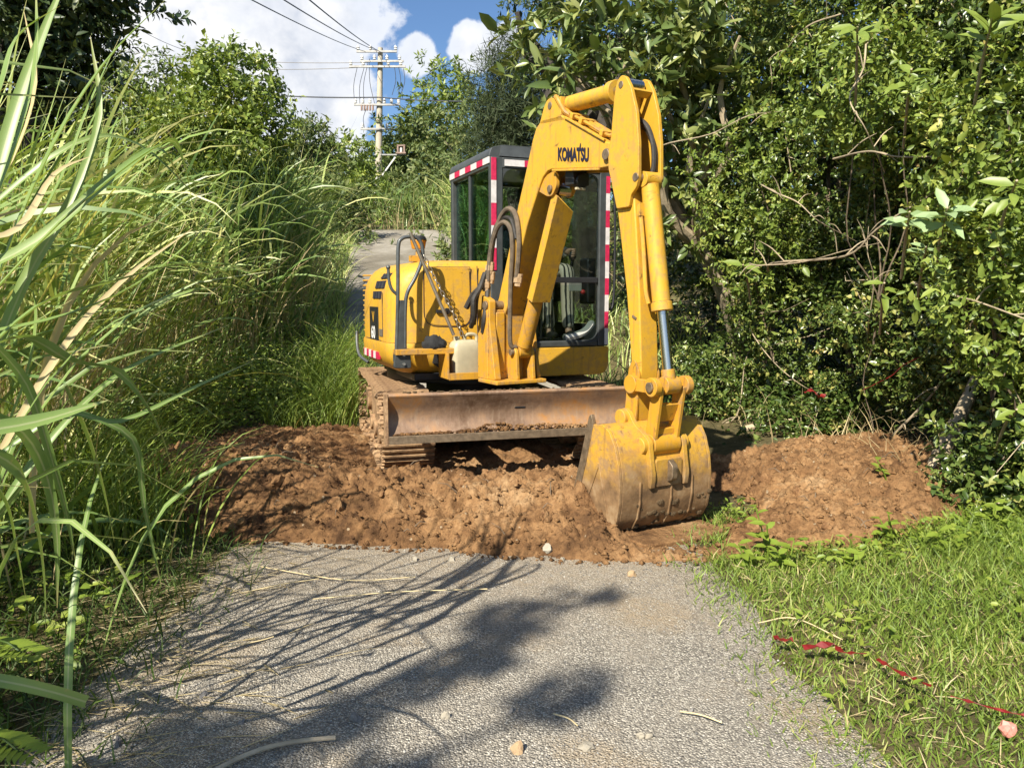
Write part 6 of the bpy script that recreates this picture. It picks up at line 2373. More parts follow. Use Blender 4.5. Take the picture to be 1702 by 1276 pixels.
# finer grass tufts at the foot of the left bank
TG = 'fine grass tufts on the left bank'
for i, (px, py, d, n, h, lab) in enumerate(((575, 650, 8.3, 420, 0.95, 'fine bushy grass tuft beside the left track'), (540, 640, 9.2, 420, 1.1, 'fine grass tuft behind the one beside the track'), (500, 690, 7.9, 260, 0.55, 'short pale grass tuft at the edge of the lane by the soil'), (205, 860, 4.6, 240, 0.7, 'grass tuft in front of the near end of the soil'), (235, 770, 5.9, 200, 0.6, 'grass tuft on the left shoulder of the soil'), (590, 585, 10.2, 300, 1.1, 'grass tuft just left of the counterweight'), (200, 900, 4.1, 260, 0.8, 'shaded grass tuft under the tall grass'), (130, 800, 4.6, 240, 0.9, 'leaning grass tuft under the tall grass at the left'))):
    rg = np.random.default_rng(940 + i)
    p = at(px, py, d)
    z = zgf(p.x, d)
    b = np.zeros((n, 3))
    b[:, :2] = rg.normal(size=(n, 2)) * 0.20
    ph = np.arctan2(rg.normal(size=n), rg.normal(size=n) + 0.4)
    V, Fc = blade_arrays(rg, b, ph, rg.uniform(0.05, 0.5, n), rg.uniform(0.9, 2.2, n), h * rg.uniform(0.5, 1.0, n), rg.uniform(0.006, 0.011, n), 5)
    tag(link_mesh('grass_tuft', raw_mesh('grass_tuft', V, Fc, True), 'lawn', None, Matrix.Translation((p.x, d, z))), lab, 'grass tuft', TG)

# ------------------------------------------------------------------ lawn verge, ground cover


def verge_edge(y):
    """inner edge of the right-hand grass"""
    return 1.02 + 0.16 * fbm(y * 1.1 + 5, y * 0 + 2, 3) * 2 + 0.05 * np.clip(y - 3.2, 0, 2)


def scatter_ok(x, y):
    s = soil_h(x, y)
    return s < 0.004


rg = np.random.default_rng(21)
n = 76000
y = 1.2 + 3.6 * rg.random(n) ** 1.15
x = verge_edge(y) - 0.16 + rg.random(n) ** 0.9 * (3.1)
edge_d = x - verge_edge(y)
dens = fbm(x * 3, y * 3, 3)
keep = scatter_ok(x, y) & ((edge_d > 0.10) | (rg.random(n) < 0.25 + 2.2 * np.clip(edge_d + 0.12, 0, 1))) & (rg.random(n) < 0.85 + dens * 1.6)
x, y = x[keep], y[keep]
n = len(x)
far_ = sstep(0.1, 1.2, x - verge_edge(y)) * 0.6 + sstep(2.6, 4.2, y) * 0.5
b = np.stack([x, y, zg(x, y) - 0.012], -1)
L = (0.046 + 0.052 * far_) * rg.uniform(0.5, 1.6, n)
V, Fc = blade_arrays(rg, b, rg.uniform(0, 6.283, n), rg.uniform(0.1, 0.9, n), rg.uniform(0.9, 2.0, n), L, rg.uniform(0.003, 0.0068, n), 2)
tag(link_mesh('lawn_grass', raw_mesh('lawn_grass', V, Fc, True), 'lawn'), 'short sunny grass on the right-hand verge', 'grass', None, 'stuff')

# broad-leaved ground cover among the grass, thicker towards the thicket
n = 9000
y = 1.6 + 3.3 * rg.random(n) ** 0.8
x = verge_edge(y) + 0.1 + rg.random(n) ** 0.7 * 2.7
keep = scatter_ok(x, y) & (rg.random(n) < sstep(-0.1, 0.25, fbm(x * 1.7 + 8, y * 1.7, 3) + 0.14 * (y - 3.0)))
x, y = x[keep], y[keep]
n = len(x)
P = np.stack([x, y, zg(x, y) + rg.uniform(0.02, 0.10, n)], -1)
D = np.stack([rg.normal(size=n), rg.normal(size=n), rg.uniform(-0.1, 0.7, n)], -1)
N = np.stack([rg.normal(size=n) * 0.4, rg.normal(size=n) * 0.4 - 0.2, np.ones(n)], -1)
V, Fc = leaf_arrays(P, D, N, rg.uniform(0.025, 0.06, n), rg.uniform(0.014, 0.032, n))
tag(link_mesh('verge_weeds', raw_mesh('verge_weeds', V, Fc), 'weed'), 'low broad-leaved weeds among the grass of the right verge', 'weeds', None, 'stuff')

# left: shaded grass, creeping weeds, dry litter
n = 13000
y = 0.6 + 3.9 * rg.random(n)
ed = -1.32 - 0.14 * np.clip(y - 2.0, 0, 2) + 0.25 * fbm(y * 1.5 + 40, y * 0 + 3, 3)
x = ed + 0.25 - rg.random(n) ** 0.8 * 2.4
keep = scatter_ok(x, y) & ((x < ed) | (rg.random(n) < 0.3))
x, y = x[keep], y[keep]
n = len(x)
b = np.stack([x, y, zg(x, y) - 0.012], -1)
V, Fc = blade_arrays(rg, b, rg.uniform(0, 6.283, n), rg.uniform(0.1, 1.0, n), rg.uniform(0.9, 2.1, n), rg.uniform(0.05, 0.20, n), rg.uniform(0.0035, 0.007, n), 3)
tag(link_mesh('shaded_grass', raw_mesh('shaded_grass', V, Fc, True), 'weed_shade_tinted'), 'short grass in the shade along the left edge of the lane', 'grass', None, 'stuff')
n = 9000
y = 0.8 + 10.5 * rg.random(n)
x = road_c(y) - 1.35 - 0.10 * np.clip(y - 2, 0, 3) - rg.random(n) ** 0.8 * 2.3
keep = scatter_ok(x, y)
x, y = x[keep], y[keep]
n = len(x)
P = np.stack([x, y, zg(x, y) + rg.random(n) ** 1.6 * (0.12 + 0.5 * sstep(6, 8, y))], -1)
D = np.stack([rg.normal(size=n), rg.normal(size=n), rg.uniform(-0.2, 0.7, n)], -1)
N = np.stack([rg.normal(size=n) * 0.5, rg.normal(size=n) * 0.5 - 0.3, np.ones(n)], -1)
V, Fc = leaf_arrays(P, D, N, rg.uniform(0.035, 0.085, n), rg.uniform(0.022, 0.05, n))
tag(link_mesh('creeping_weeds', raw_mesh('creeping_weeds', V, Fc), 'weed'), 'creeping weeds on the left bank under the tall grass', 'weeds', None, 'stuff')
n = 600
y = 1.6 + 3.0 * rg.random(n)
x = -1.35 - 0.16 * (y - 2) + rg.normal(size=n) * 0.28
keep = scatter_ok(x, y)
x, y = x[keep], y[keep]
n = len(x)
b = np.stack([x, y, zg(x, y) + 0.018], -1)
V, Fc = blade_arrays(rg, b, rg.uniform(-0.9, 0.9, n), np.full(n, 1.45), rg.uniform(1.5, 1.62, n), rg.uniform(0.04, 0.22, n), rg.uniform(0.003, 0.007, n), 3, 1.0, np.zeros(n))
tag(link_mesh('dry_litter', raw_mesh('dry_litter', V, Fc, True), 'reed_dry'), 'dry grass litter along the left edge of the lane', 'litter', None, 'stuff')

# dead thatch in the lawn
n = 2600
y = 1.3 + 3.2 * rg.random(n)
x = verge_edge(y) + 0.12 + rg.random(n) ** 1.2 * 2.4
keep = scatter_ok(x, y) & (rg.random(n) < sstep(-0.25, 0.2, fbm(x * 2.2 + 33, y * 2.2, 3)))
x, y = x[keep], y[keep]
n = len(x)
b = np.stack([x, y, zg(x, y) + rg.uniform(0.005, 0.03, n)], -1)
V, Fc = blade_arrays(rg, b, rg.uniform(0, 6.283, n), rg.uniform(1.0, 1.5, n), rg.uniform(1.3, 1.9, n), rg.uniform(0.03, 0.10, n), rg.uniform(0.0015, 0.0035, n), 2)
tag(link_mesh('dead_thatch', raw_mesh('dead_thatch', V, Fc, True), 'reed_dry'), 'dead straw-coloured thatch in the grass of the right verge', 'thatch', None, 'stuff')

# sunny creeping weeds between the soil and the tall grass
n = 5000
y = 6.4 + 3.6 * rg.random(n)
x = -1.75 - 0.05 * (y - 6) - rg.random(n) * 1.5
keep = scatter_ok(x, y)
x, y = x[keep], y[keep]
n = len(x)
P = np.stack([x, y, zg(x, y) + rg.random(n) ** 1.4 * (0.10 + 0.45 * np.clip(-1.9 - x, 0, 1))], -1)
D = np.stack([rg.normal(size=n), rg.normal(size=n), rg.uniform(-0.2, 0.7, n)], -1)
N = np.stack([rg.normal(size=n) * 0.5 - .2, rg.normal(size=n) * 0.5 - 0.4, np.ones(n)], -1)
V, Fc = quad_leaf_arrays(P, D, N, rg.uniform(0.035, 0.08, n), rg.uniform(0.02, 0.05, n))
tag(link_mesh('sunny_creepers', raw_mesh('sunny_creepers', V, Fc), 'weed'), 'sunlit creepers on the left bank beside the left track', 'weeds', None, 'stuff')

# undergrowth at the foot of the thicket
n = 5200
t = rg.random(n)
x = 2.2 + 1.1 * t + rg.normal(size=n) * 0.28 + 0.15
y = 9.6 - 5.4 * t + rg.normal(size=n) * 0.25
keep = scatter_ok(x, y)
x, y = x[keep], y[keep]
n = len(x)
P = np.stack([x, y, zg(x, y) + rg.random(n) ** 1.5 * 0.45], -1)
D = np.stack([rg.normal(size=n), rg.normal(size=n), rg.uniform(-0.3, 0.8, n)], -1)
N = np.stack([rg.normal(size=n) * 0.6 - .3, rg.normal(size=n) * 0.6 - 0.4, np.ones(n)], -1)
V, Fc = leaf_arrays(P, D, N, rg.uniform(0.04, 0.09, n), rg.uniform(0.016, 0.04, n))
tag(link_mesh('undergrowth', raw_mesh('undergrowth', V, Fc), 'weed_shade_tinted'), 'leafy undergrowth along the foot of the thicket', 'undergrowth', None, 'stuff')
n = 330
t = rg.random(n)
x = 2.25 + 1.0 * t + rg.normal(size=n) * 0.25
y = 9.3 - 4.6 * t + rg.normal(size=n) * 0.25
b = np.stack([x, y, zg(x, y) + 0.0], -1)
V, Fc = blade_arrays(rg, b, rg.uniform(0, 6.283, n), rg.uniform(0.1, 0.8, n), rg.uniform(0.5, 1.8, n), rg.uniform(0.15, 0.5, n), rg.uniform(0.004, 0.008, n), 4)
tag(link_mesh('dry_stalks', raw_mesh('dry_stalks', V, Fc, True), 'reed_dry'), 'dry stalks and stems at the foot of the thicket', 'stalks', None, 'stuff')

# grass along the ramp and behind the machine
n = 7000
y = 8.6 + 17 * rg.random(n)
sd = np.where(rg.random(n) < 0.5, -1, 1)
x = road_c(y) + sd * (1.42 + rg.random(n) ** 1.5 * 2.4)
b = np.stack([x, y, zg(x, y) - 0.01], -1)
V, Fc = blade_arrays(rg, b, rg.uniform(0, 6.283, n), rg.uniform(0.1, 0.6, n), rg.uniform(0.7, 2.0, n), rg.uniform(0.2, 0.8, n), rg.uniform(0.010, 0.022, n), 4)
tag(link_mesh('roadside_grass', raw_mesh('roadside_grass', V, Fc, True), 'reed'), 'grass growing along both sides of the ramp', 'grass', None, 'stuff')
# hill cover: leaves over the slope so that no bare earth shows between the trees
n = 18000
y = 14 + 34 * rg.random(n)
x = rg.uniform(-1, 1, n) * (5 + y * 0.55) - 1
keep = np.abs(x - road_c(y)) > np.where(y < 24.4, 1.9, 0)
x, y = x[keep], y[keep]
n = len(x)
P = np.stack([x, y, zg(x, y) + rg.random(n) * 1.6], -1)
D = np.stack([rg.normal(size=n), rg.normal(size=n), rg.uniform(-0.2, 1, n)], -1)
N = np.stack([rg.normal(size=n) * 0.5, rg.normal(size=n) * 0.5 - 0.5, np.ones(n)], -1)
V, Fc = quad_leaf_arrays(P, D, N, rg.uniform(0.2, 0.5, n), rg.uniform(0.05, 0.12, n))
tag(link_mesh('hill_scrub', raw_mesh('hill_scrub', V, Fc), 'leaf_far'), 'low scrub covering the hillside between the trees', 'scrub', None, 'stuff')

# ------------------------------------------------------------------ gravel on the lane, clods on the soil


def pebble_arrays(rg, P, r, flat=0.6):
    n = len(P)
    base = np.array([(1, 0, 0), (-1, 0, 0), (0, 1, 0), (0, -1, 0), (0, 0, 1), (0, 0, -1)], float)
    fc = np.array([(0, 2, 4), (2, 1, 4), (1, 3, 4), (3, 0, 4), (2, 0, 5), (1, 2, 5), (3, 1, 5), (0, 3, 5)])
    a = rg.uniform(0, 6.283, n)
    S = r[:, None, None] * rg.uniform(0.6, 1.35, (n, 6, 1)) * base[None]
    S[:, :, 2] *= flat
    c, s = np.cos(a)[:, None], np.sin(a)[:, None]
    X = S[:, :, 0] * c - S[:, :, 1] * s
    Y = S[:, :, 0] * s + S[:, :, 1] * c
    V = np.stack([X, Y, S[:, :, 2]], -1) + P[:, None, :]
    F_ = (np.arange(n) * 6)[:, None, None] + fc[None]
    return V.reshape(-1, 3), F_.reshape(-1, 3)


leaf_material('chips', [(0.0, (0.07, 0.068, 0.065)), (0.4, (0.19, 0.18, 0.165)), (0.75, (0.36, 0.34, 0.30)), (1.0, (0.70, 0.66, 0.58))], 0.0, 0.8, 0.3)
n = 11000
y = 1.5 + 2.7 * rg.random(n) ** 1.2
x = road_c(y) + rg.uniform(-1.35, 1.3, n)
keep = scatter_ok(x, y)
x, y = x[keep], y[keep]
n = len(x)
r = 0.0022 + 0.0042 * rg.random(n) ** 2.5
P = np.stack([x, y, zg(x, y) + 0.016 + 0.012 * fbm(x * 2, y * 2, 3) + r * 0.12], -1)
V, Fc = pebble_arrays(rg, P, r)
tag(link_mesh('gravel', raw_mesh('gravel', V, Fc), 'chips'), 'loose grey and white chippings on the lane', 'gravel', None, 'stuff')

n = 14000
x = rg.uniform(-3.0, 3.3, n)
y = np.interp(x, FX, FY) + rg.random(n) ** 1.6 * 2.2 - 0.12
hh = soil_h(x, y)
keep = (hh > -0.045) & (rg.random(n) < 0.35 + 1.3 * np.clip(fbm(x * 2.2, y * 2.2, 3) + 0.3, 0, 1))
x, y = x[keep], y[keep]
n = len(x)
zz = np.maximum(soil_z(x, y), zg(x, y) + 0.016)
r = 0.004 + 0.018 * rg.random(n) ** 3.5
V, Fc = pebble_arrays(rg, np.stack([x, y, zz + r * 0.25], -1), r, 0.8)
tag(link_mesh('soil_crumbs', raw_mesh('soil_crumbs', V, Fc), 'soil'), 'loose crumbs of orange soil over the heap', 'soil', None, 'stuff')


def lump_mesh(name, seed, sub=3, rough=0.35):
    bm = bmesh.new()
    bmesh.ops.create_icosphere(bm, subdivisions=sub, radius=1.0)
    rg_ = random.Random(seed)
    ph = [rg_.uniform(0, 6.28) for _ in range(9)]
    for v in bm.verts:
        p = v.co.copy()
        k = 1 + rough * (0.5 * math.sin(2.3 * p.x + ph[0]) * math.cos(2.9 * p.y + ph[1]) + 0.4 * math.sin(4.7 * p.z + ph[2] + 3 * p.x) + 0.3 * math.sin(8.1 * p.y + ph[3] + 5 * p.z) * math.cos(7 * p.x + ph[4]) + 0.15 * math.sin(15 * p.x + 13 * p.z + ph[5]))
        v.co = p * k
    me = bpy.data.meshes.new(name)
    bm.to_mesh(me)
    bm.free()
    return me


clods = [lump_mesh('soil_clod', 50 + k) for k in range(5)]
for c in clods:
    c.materials.append(MAT['clod'])
CG = 'larger clods of soil on the heap'
rgc = random.Random(33)
placed = []
k = 0
while k < 60:
    x_ = rgc.uniform(-2.3, 2.7)
    y_ = float(np.interp(x_, FX, FY)) + rgc.random() ** 1.4 * 1.3 + 0.02
    if 0.35 < x_ < 1.35 and 4.0 < y_ < 5.1:
        continue
    if soil_h(np.array([x_]), np.array([y_]))[0] < 0.0:
        continue
    r_ = rgc.uniform(0.016, 0.036) * (1.25 if x_ < -0.8 else 1.0)
    o = bpy.data.objects.new('soil_clod', clods[k % 5])
    COL.objects.link(o)
    o.location = (x_, y_, ground_z(x_, y_) + r_ * 0.25)
    o.rotation_euler = (rgc.uniform(0, 6), rgc.uniform(0, 6), rgc.uniform(0, 6))
    o.scale = (r_ * rgc.uniform(.8, 1.3), r_ * rgc.uniform(.8, 1.3), r_ * rgc.uniform(.6, .9))
    tag(o, 'rounded clod of orange soil lying on the dug heap', 'clod', CG)
    k += 1
# torn roots and straw bits sticking out of the heap
rr2 = random.Random(71)
q = MB()
k = 0
while k < 110:
    x_ = rr2.uniform(-2.4, 2.8)
    y_ = float(np.interp(x_, FX, FY)) + rr2.random() * 1.5 + 0.03
    if (0.3 < x_ < 1.4 and y_ < 5.1) or soil_h(np.array([x_]), np.array([y_]))[0] < 0.0:
        continue
    z_ = ground_z(x_, y_)
    a_ = rr2.uniform(0, 6.28)
    L_ = rr2.uniform(0.04, 0.16)
    p_ = Vector((x_, y_, z_ - 0.01))
    d_ = Vector((math.cos(a_), math.sin(a_), rr2.uniform(0.1, 0.9))).normalized()
    q.tube([p_, p_ + d_ * L_ * .5 + Vector((0, 0, .012)), p_ + d_ * L_ - Vector((0, 0, .02))], [.0032, .0026, .0012], 4)
    k += 1
tag(q.build('torn_roots', 'bark_brown'), 'torn roots sticking out of the dug soil', 'roots', None, 'stuff')
# slab of pressed soil under the bucket heel
q = MB()
Mb = Matrix.Translation((0, 5.9, 0)) @ Matrix.Rotation(R(30), 4, 'Z')
q.xy(rounded([(-0.27, -1.93), (0.02, -1.96), (0.34, -1.93), (0.36, -1.62), (-0.28, -1.60)], 0.05), -0.02, 0.036)
tag(q.build('pressed_soil', 'soil', None, Mb, 0.012), 'flat pad of smeared soil just under the bucket', 'soil pad')

stones = [lump_mesh('loose_stone', 80 + k, 2, 0.45) for k in range(4)]
SG = 'loose stones on the lane'
ST = [(975, 1240, .018, 'stone_pale', 'pale stone near the bottom edge left of centre'), (860, 1245, .020, 'stone_tan', 'tan stone at the bottom of the picture'), (1050, 955, .020, 'stone_tan', 'brown lump on the lane just before the soil by the bucket'),
      (858, 1240, .016, 'stone_pale', 'white stone at the bottom centre of the lane'), (740, 1190, .014, 'stone_pale', 'pale stone inside the tree shadow'), (1065, 1222, .013, 'stone_pale', 'left of two pale stones right of the bottom centre'), (1078, 1222, .014, 'stone_pale', 'right of two pale stones right of the bottom centre'),
      (590, 1195, .020, 'stone_grey', 'dark stone in the shadow left of centre'), (690, 930, .018, 'stone_pale', 'pale stone at the toe of the soil left of centre'), (750, 930, .018, 'stone_pale', 'pale stone at the toe of the soil in the middle'), (910, 920, .022, 'stone_pale', 'white stone in the soil edge left of the bucket'),
      (935, 930, .016, 'stone_pale', 'small white stone beside the one left of the bucket'), (405, 1120, .014, 'stone_pale', 'pale stone at the left shadow edge'), (450, 1140, .012, 'stone_pale', 'small pale stone beyond the left shadow edge'), (340, 1155, .016, 'stone_grey', 'grey stone by the left grass edge'),
      (195, 1235, .018, 'stone_grey', 'grey stone in the shade at the lower left'), (400, 1200, .012, 'stone_grey', 'small dark stone on the lower left lane'), (1150, 1180, .010, 'stone_grey', 'small grey stone on the right half of the lane'), (850, 1180, .012, 'stone_grey', 'small grey stone at the centre of the lane')]
for i, (px, py, r_, mt, lab) in enumerate(ST):
    rr_ = ray(px, py)
    t_ = (0.02 - CAM_H) / rr_.z
    x_, y_ = rr_.x * t_, rr_.y * t_
    me = stones[i % 4].copy()
    me.materials.append(MAT[mt])
    o = link_mesh('loose_stone', me)
    o.location = (x_, y_, ground_z(x_, y_) + 0.014 + r_ * 0.3)
    o.rotation_euler = (i, i * 2, i * 3)
    o.scale = (r_ * 1.2, r_, r_ * 0.7)
    tag(o, lab, 'stone', SG)


def on_ground(px, py, z=0.02):
    r_ = ray(px, py)
    t_ = (z - CAM_H) / r_.z
    return Vector((r_.x * t_, r_.y * t_, z))


# stalk and straws lying on the lane
q = MB()
P = [on_ground(*p) + Vector((0, 0, .012)) for p in ((350, 1290), (400, 1264), (450, 1246), (505, 1236), (558, 1231))]
q.tube(spline(P, 4), [0.0075] * 9 + [0.007] * 8, 8)
tag(q.build('dry_stalk', 'dead_wood'), 'dry cane stalk lying on the lane at the bottom left', 'stalk')
SL = [((430, 945), (575, 968), (690, 963), 'long straw lying along the toe of the soil at the left'), ((520, 1000), (660, 988), (810, 983), 'long pale straw lying across the middle of the lane'), ((400, 990), (470, 975), (530, 966), 'straw nearest the left tall grass'), ((1130, 1188), (1165, 1194), (1200, 1207), 'short straw on the right half of the lane'), ((920, 1192), (945, 1200), (960, 1212), 'tiny straw below the tree shadow'), ((1260, 1040), (1320, 1032), (1400, 1068), 'bent straw lying from the lane into the lawn'), ((380, 1080), (430, 1070), (455, 1063), 'short straw by the left shadows')]
for a, b_, c, lab in SL:
    q = MB().tube(spline([on_ground(*p) + Vector((0, 0, .014)) for p in (a, b_, c)], 5), 0.0028, 5)
    tag(q.build('straw', 'straw'), lab, 'straw', 'straws on the lane')

# weeds with separate leaves at the edge of the soil


def weed(px, py, h, n, size, label, seed):
    rg_ = random.Random(seed)
    p = on_ground(px, py, 0.03)
    p.z = ground_z(p.x, p.y) - 0.01
    root = empty('weed_plant', p)
    tag(root, label, 'weed', 'young weeds at the soil edge')
    me = raw_mesh('leaf', leaf_v, leaf_f)
    me.materials.append(MAT['weed'])
    st = MB()
    for s_ in range(2):
        tip = Vector((rg_.uniform(-.08, .08), rg_.uniform(-.05, .05), h * (1 - 0.25 * s_)))
        st.tube(spline([(0, 0, 0), tip * 0.5 + Vector((.01, 0, 0)), tip], 4), [0.006] * 4 + [0.004] * 5, 6)
        for k in range(n):
            t = 0.35 + 0.65 * k / (n - 1)
            az = k * 2.4 + s_
            el = rg_.uniform(-0.1, 0.6)
            dv = Vector((math.cos(az) * math.cos(el), math.sin(az) * math.cos(el), math.sin(el))).normalized()
            nv = Vector((rg_.uniform(-.3, .3), -0.4, 1)).normalized()
            sd = dv.cross(nv).normalized()
            nv = sd.cross(dv)
            o = bpy.data.objects.new('leaf', me)
            COL.objects.link(o)
            o.parent = root
            sc_ = size * rg_.uniform(.7, 1.15)
            o.matrix_local = Matrix.Translation(tip * t) @ Matrix((sd * 1.35, dv, nv)).transposed().to_4x4() @ Matrix.Scale(sc_, 4)
    st.build('stem', 'weed', root)
    return root


weed(1275, 925, 0.30, 7, 0.09, 'upright leafy weed at the soil edge right of the bucket', 1)
weed(1300, 940, 0.16, 7, 0.08, 'low leafy weed in front of the upright one', 2)
weed(1240, 935, 0.14, 6, 0.075, 'small weed nearest the bucket', 3)
weed(1480, 915, 0.20, 4, 0.085, 'single weed standing in the soil further right', 4)
weed(1400, 945, 0.12, 6, 0.07, 'low weed at the soil edge between the two taller ones', 5)
weed(1640, 905, 0.18, 6, 0.08, 'weed at the corner of lawn and thicket', 6)
weed(1560, 930, 0.13, 6, 0.075, 'low weed at the right end of the soil', 7)
weed(1470, 850, 0.12, 4, 0.07, 'tiny seedling in the middle of the right-hand soil', 8)
# feathery leaves in the shade at the lower left
for j, (px, py, d, lab) in enumerate(((30, 1075, 2.15, 'ferny leaf at the lower left edge'), (25, 1235, 1.9, 'ferny leaf in the lower left corner'))):
    p = at(px, py, d)
    root = empty('fern_leaf', p)
    tag(root, lab, 'fern', 'ferny leaves in the left shade')
    st = MB().tube(spline([(-0.15, 0.05, -0.10), (-0.05, 0.0, 0.02), (0.08, -0.05, -0.03)], 4), 0.003, 5)
    st.build('stem', 'weed_shade_tinted', root)
    me = raw_mesh('leaflet', leaf_v, leaf_f)
    me.materials.append(MAT['weed'])
    for k in range(11):
        t = k / 10
        for sg in (-1, 1):
            o = bpy.data.objects.new('leaflet', me)
            COL.objects.link(o)
            o.parent = root
            dv = Vector((0.45, -0.2, 0)) + Vector((0.2 * sg, 0.9 * sg, 0.15))
            dv.normalize()
            nv = Vector((0, -0.3, 1))
            sd = dv.cross(nv).normalized()
            o.matrix_local = Matrix.Translation((-0.12 + 0.20 * t, 0.03 - 0.08 * t, 0.0)) @ Matrix((sd, dv, sd.cross(dv))).transposed().to_4x4() @ Matrix.Scale(0.07 * (1 - 0.5 * abs(t - .4)), 4)

# red ribbon in the grass, red strip in the thicket, pink scrap


def crumpled_ribbon(pts, w, name, label, cat, group=None, mat='red_tape', seed=1):
    rg_ = random.Random(seed)
    P = spline(pts, 5)
    q = MB()
    vs, fs = [], []
    for i, p in enumerate(P):
        d = (P[min(i + 1, len(P) - 1)] - P[max(i - 1, 0)]).normalized()
        a = rg_.uniform(-0.7, 0.7)
        s = (d.cross(Vector((0, 0, 1))).normalized() * math.cos(a) + Vector((0, 0, 1)) * math.sin(a)) * w * rg_.uniform(.6, 1) / 2
        vs += [p - s, p + s]
    fs = [(2 * i, 2 * i + 1, 2 * i + 3, 2 * i + 2) for i in range(len(P) - 1)]
    q.add(vs, fs)
    o = q.build(name, mat, None, None, 0, 0)
    sol = o.modifiers.new('thickness', 'SOLIDIFY')
    sol.thickness = 0.002
    return tag(o, label, cat, group)


GR = 'pieces of red ribbon'
zl = 0.075
crumpled_ribbon([on_ground(1288, 1058, zl), on_ground(1300, 1062, zl), on_ground(1318, 1062, zl)], 0.035, 'red_ribbon', 'small red ribbon scrap at the lawn edge nearest the lane', 'ribbon', GR, seed=2)
crumpled_ribbon([on_ground(1335, 1075, zl), on_ground(1385, 1070, zl + .01), on_ground(1400, 1082, zl), on_ground(1440, 1085, zl + .015)], 0.032, 'red_ribbon', 'crumpled red ribbon on the lawn between the scrap and the long strip', 'ribbon', GR, seed=3)
crumpled_ribbon([on_ground(1458, 1095, zl + .01), on_ground(1490, 1114, zl + .01), on_ground(1520, 1128, zl + .005), on_ground(1548, 1140, zl)], 0.022, 'red_ribbon', 'taut twisted red ribbon lying in the grass at lower right', 'ribbon', GR, seed=4)
crumpled_ribbon([on_ground(1580, 1155, zl), on_ground(1630, 1170, zl), on_ground(1680, 1183, zl), on_ground(1720, 1190, zl)], 0.014, 'red_ribbon', 'thin end of red ribbon running out at the right edge', 'ribbon', GR, seed=5)
crumpled_ribbon([at(1535, 590, 5.6), at(1500, 608, 5.7), at(1480, 625, 5.75), at(1430, 650, 5.9)], 0.02, 'red_ribbon', 'red ribbon slanting through the twigs of the thicket', 'ribbon', GR, seed=6)
crumpled_ribbon([at(1337, 652, 6.6), at(1350, 648, 6.6), at(1362, 660, 6.6), at(1370, 655, 6.65)], 0.05, 'red_ribbon', 'bright red ribbon knot in the dark hollow of the thicket', 'ribbon', GR, seed=7)
p = on_ground(1675, 1213, 0.05)
bmg = bmesh.new()
bmesh.ops.create_icosphere(bmg, subdivisions=2, radius=0.024)
rgq = random.Random(3)
for v in bmg.verts:
    v.co *= rgq.uniform(0.7, 1.2)
me = bpy.data.meshes.new('plastic_scrap')
bmg.to_mesh(me)
bmg.free()
o = link_mesh('plastic_scrap', me, 'pink_plastic')
o.location = (p.x, p.y, 0.055)
tag(o, 'crumpled pink plastic scrap in the grass near the lower right corner', 'scrap')
# broken plank at the soil edge
q = MB().bar(on_ground(1505, 905, .03), on_ground(1545, 935, .03), 0.05, 0.025)
q.bar(on_ground(1500, 930, .03), on_ground(1525, 890, .10), 0.02, 0.02)
tag(q.build('broken_wood', 'dead_wood', None, None, 0.004), 'broken pale wood piece at the right end of the soil', 'wood')

# ------------------------------------------------------------------ utility pole and wires
PX, PY = -6.85, 40.0
pz = zgf(PX, PY) - 0.2
pole = empty('utility_pole', (PX, PY, pz))
tag(pole, 'concrete utility pole with crossarms on the crest behind the machine', 'utility pole')
TOP = 13.6 - pz
LEAN = 0.30


def pp_(h, dx=0.0, dy=0.0):
    return Vector((LEAN * h / TOP + dx, dy, h))


def zpx(py):
    return at(628, py, PY).z - pz


MB().cyl(pp_(0), pp_(TOP), 0.21, 0.12, n=18).build('shaft', 'concrete_pole', pole)
MB().cyl(pp_(zpx(350)), pp_(zpx(295)), 0.215, 0.20, n=18).build('painted_band', 'pole_white', pole)
for (py, x0, x1) in ((88, -1.15, 0.85), (104, -0.95, 1.2), (113, -1.5, 1.3), (176, -1.25, 1.05), (216, -0.9, 0.75)):
    h = zpx(py)
    ar = MB().box(pp_(h, (x0 + x1) / 2, -0.2), (x1 - x0, 0.09, 0.09)).build('crossarm', 'galvanised', pole)
    k = 0
    xs_ = np.arange(x0 + 0.08, x1, 0.36 if py in (176,) else 0.62)
    for xx in xs_:
        if abs(xx) < 0.25:
            continue
        q = MB()
        b0 = pp_(h + 0.05, xx, -0.2)
        for (zz, rr_) in ((0.0, .035), (.04, .085), (.10, .055), (.13, .09), (.19, .05)):
            q.cyl(b0 + Vector((0, 0, zz)), b0 + Vector((0, 0, zz + .05)), rr_, rr_ * .8, n=10)
        q.build('insulator', 'insulator', ar)
q = MB()
for k in range(5):
    q.cyl(pp_(zpx(177), -0.85 + k * .14, -0.25), pp_(zpx(186), -0.85 + k * .14, -0.25), 0.05, n=8)
build_each(q, 'fuse', 'box_brown', pole)
h = zpx(258)
MB().box(pp_(h, .6, -0.1), (1.6, .08, .06)).build('crossarm', 'galvanised', pole)
MB().bar(pp_(zpx(292), 0.2, -.1), pp_(zpx(262), .85, -.1), .07, .07).build('brace', 'pole_white', pole)
q = MB()
q.box(pp_(h + .42, 1.15, -0.1), (.42, .36, .08))
q.box(pp_(h + .06, 1.15, -0.1), (.50, .4, .08))
q.box(pp_(h + .24, .99, -0.1), (.08, .36, .36))
q.box(pp_(h + .24, 1.31, -0.1), (.08, .36, .36))
bx = q.build('equipment_box', 'box_brown', pole, None, .01)
MB().cyl(pp_(h + .12, 1.15, -.16), pp_(h + .34, 1.15, -.16), .07, n=10).build('meter', 'insulator', bx)
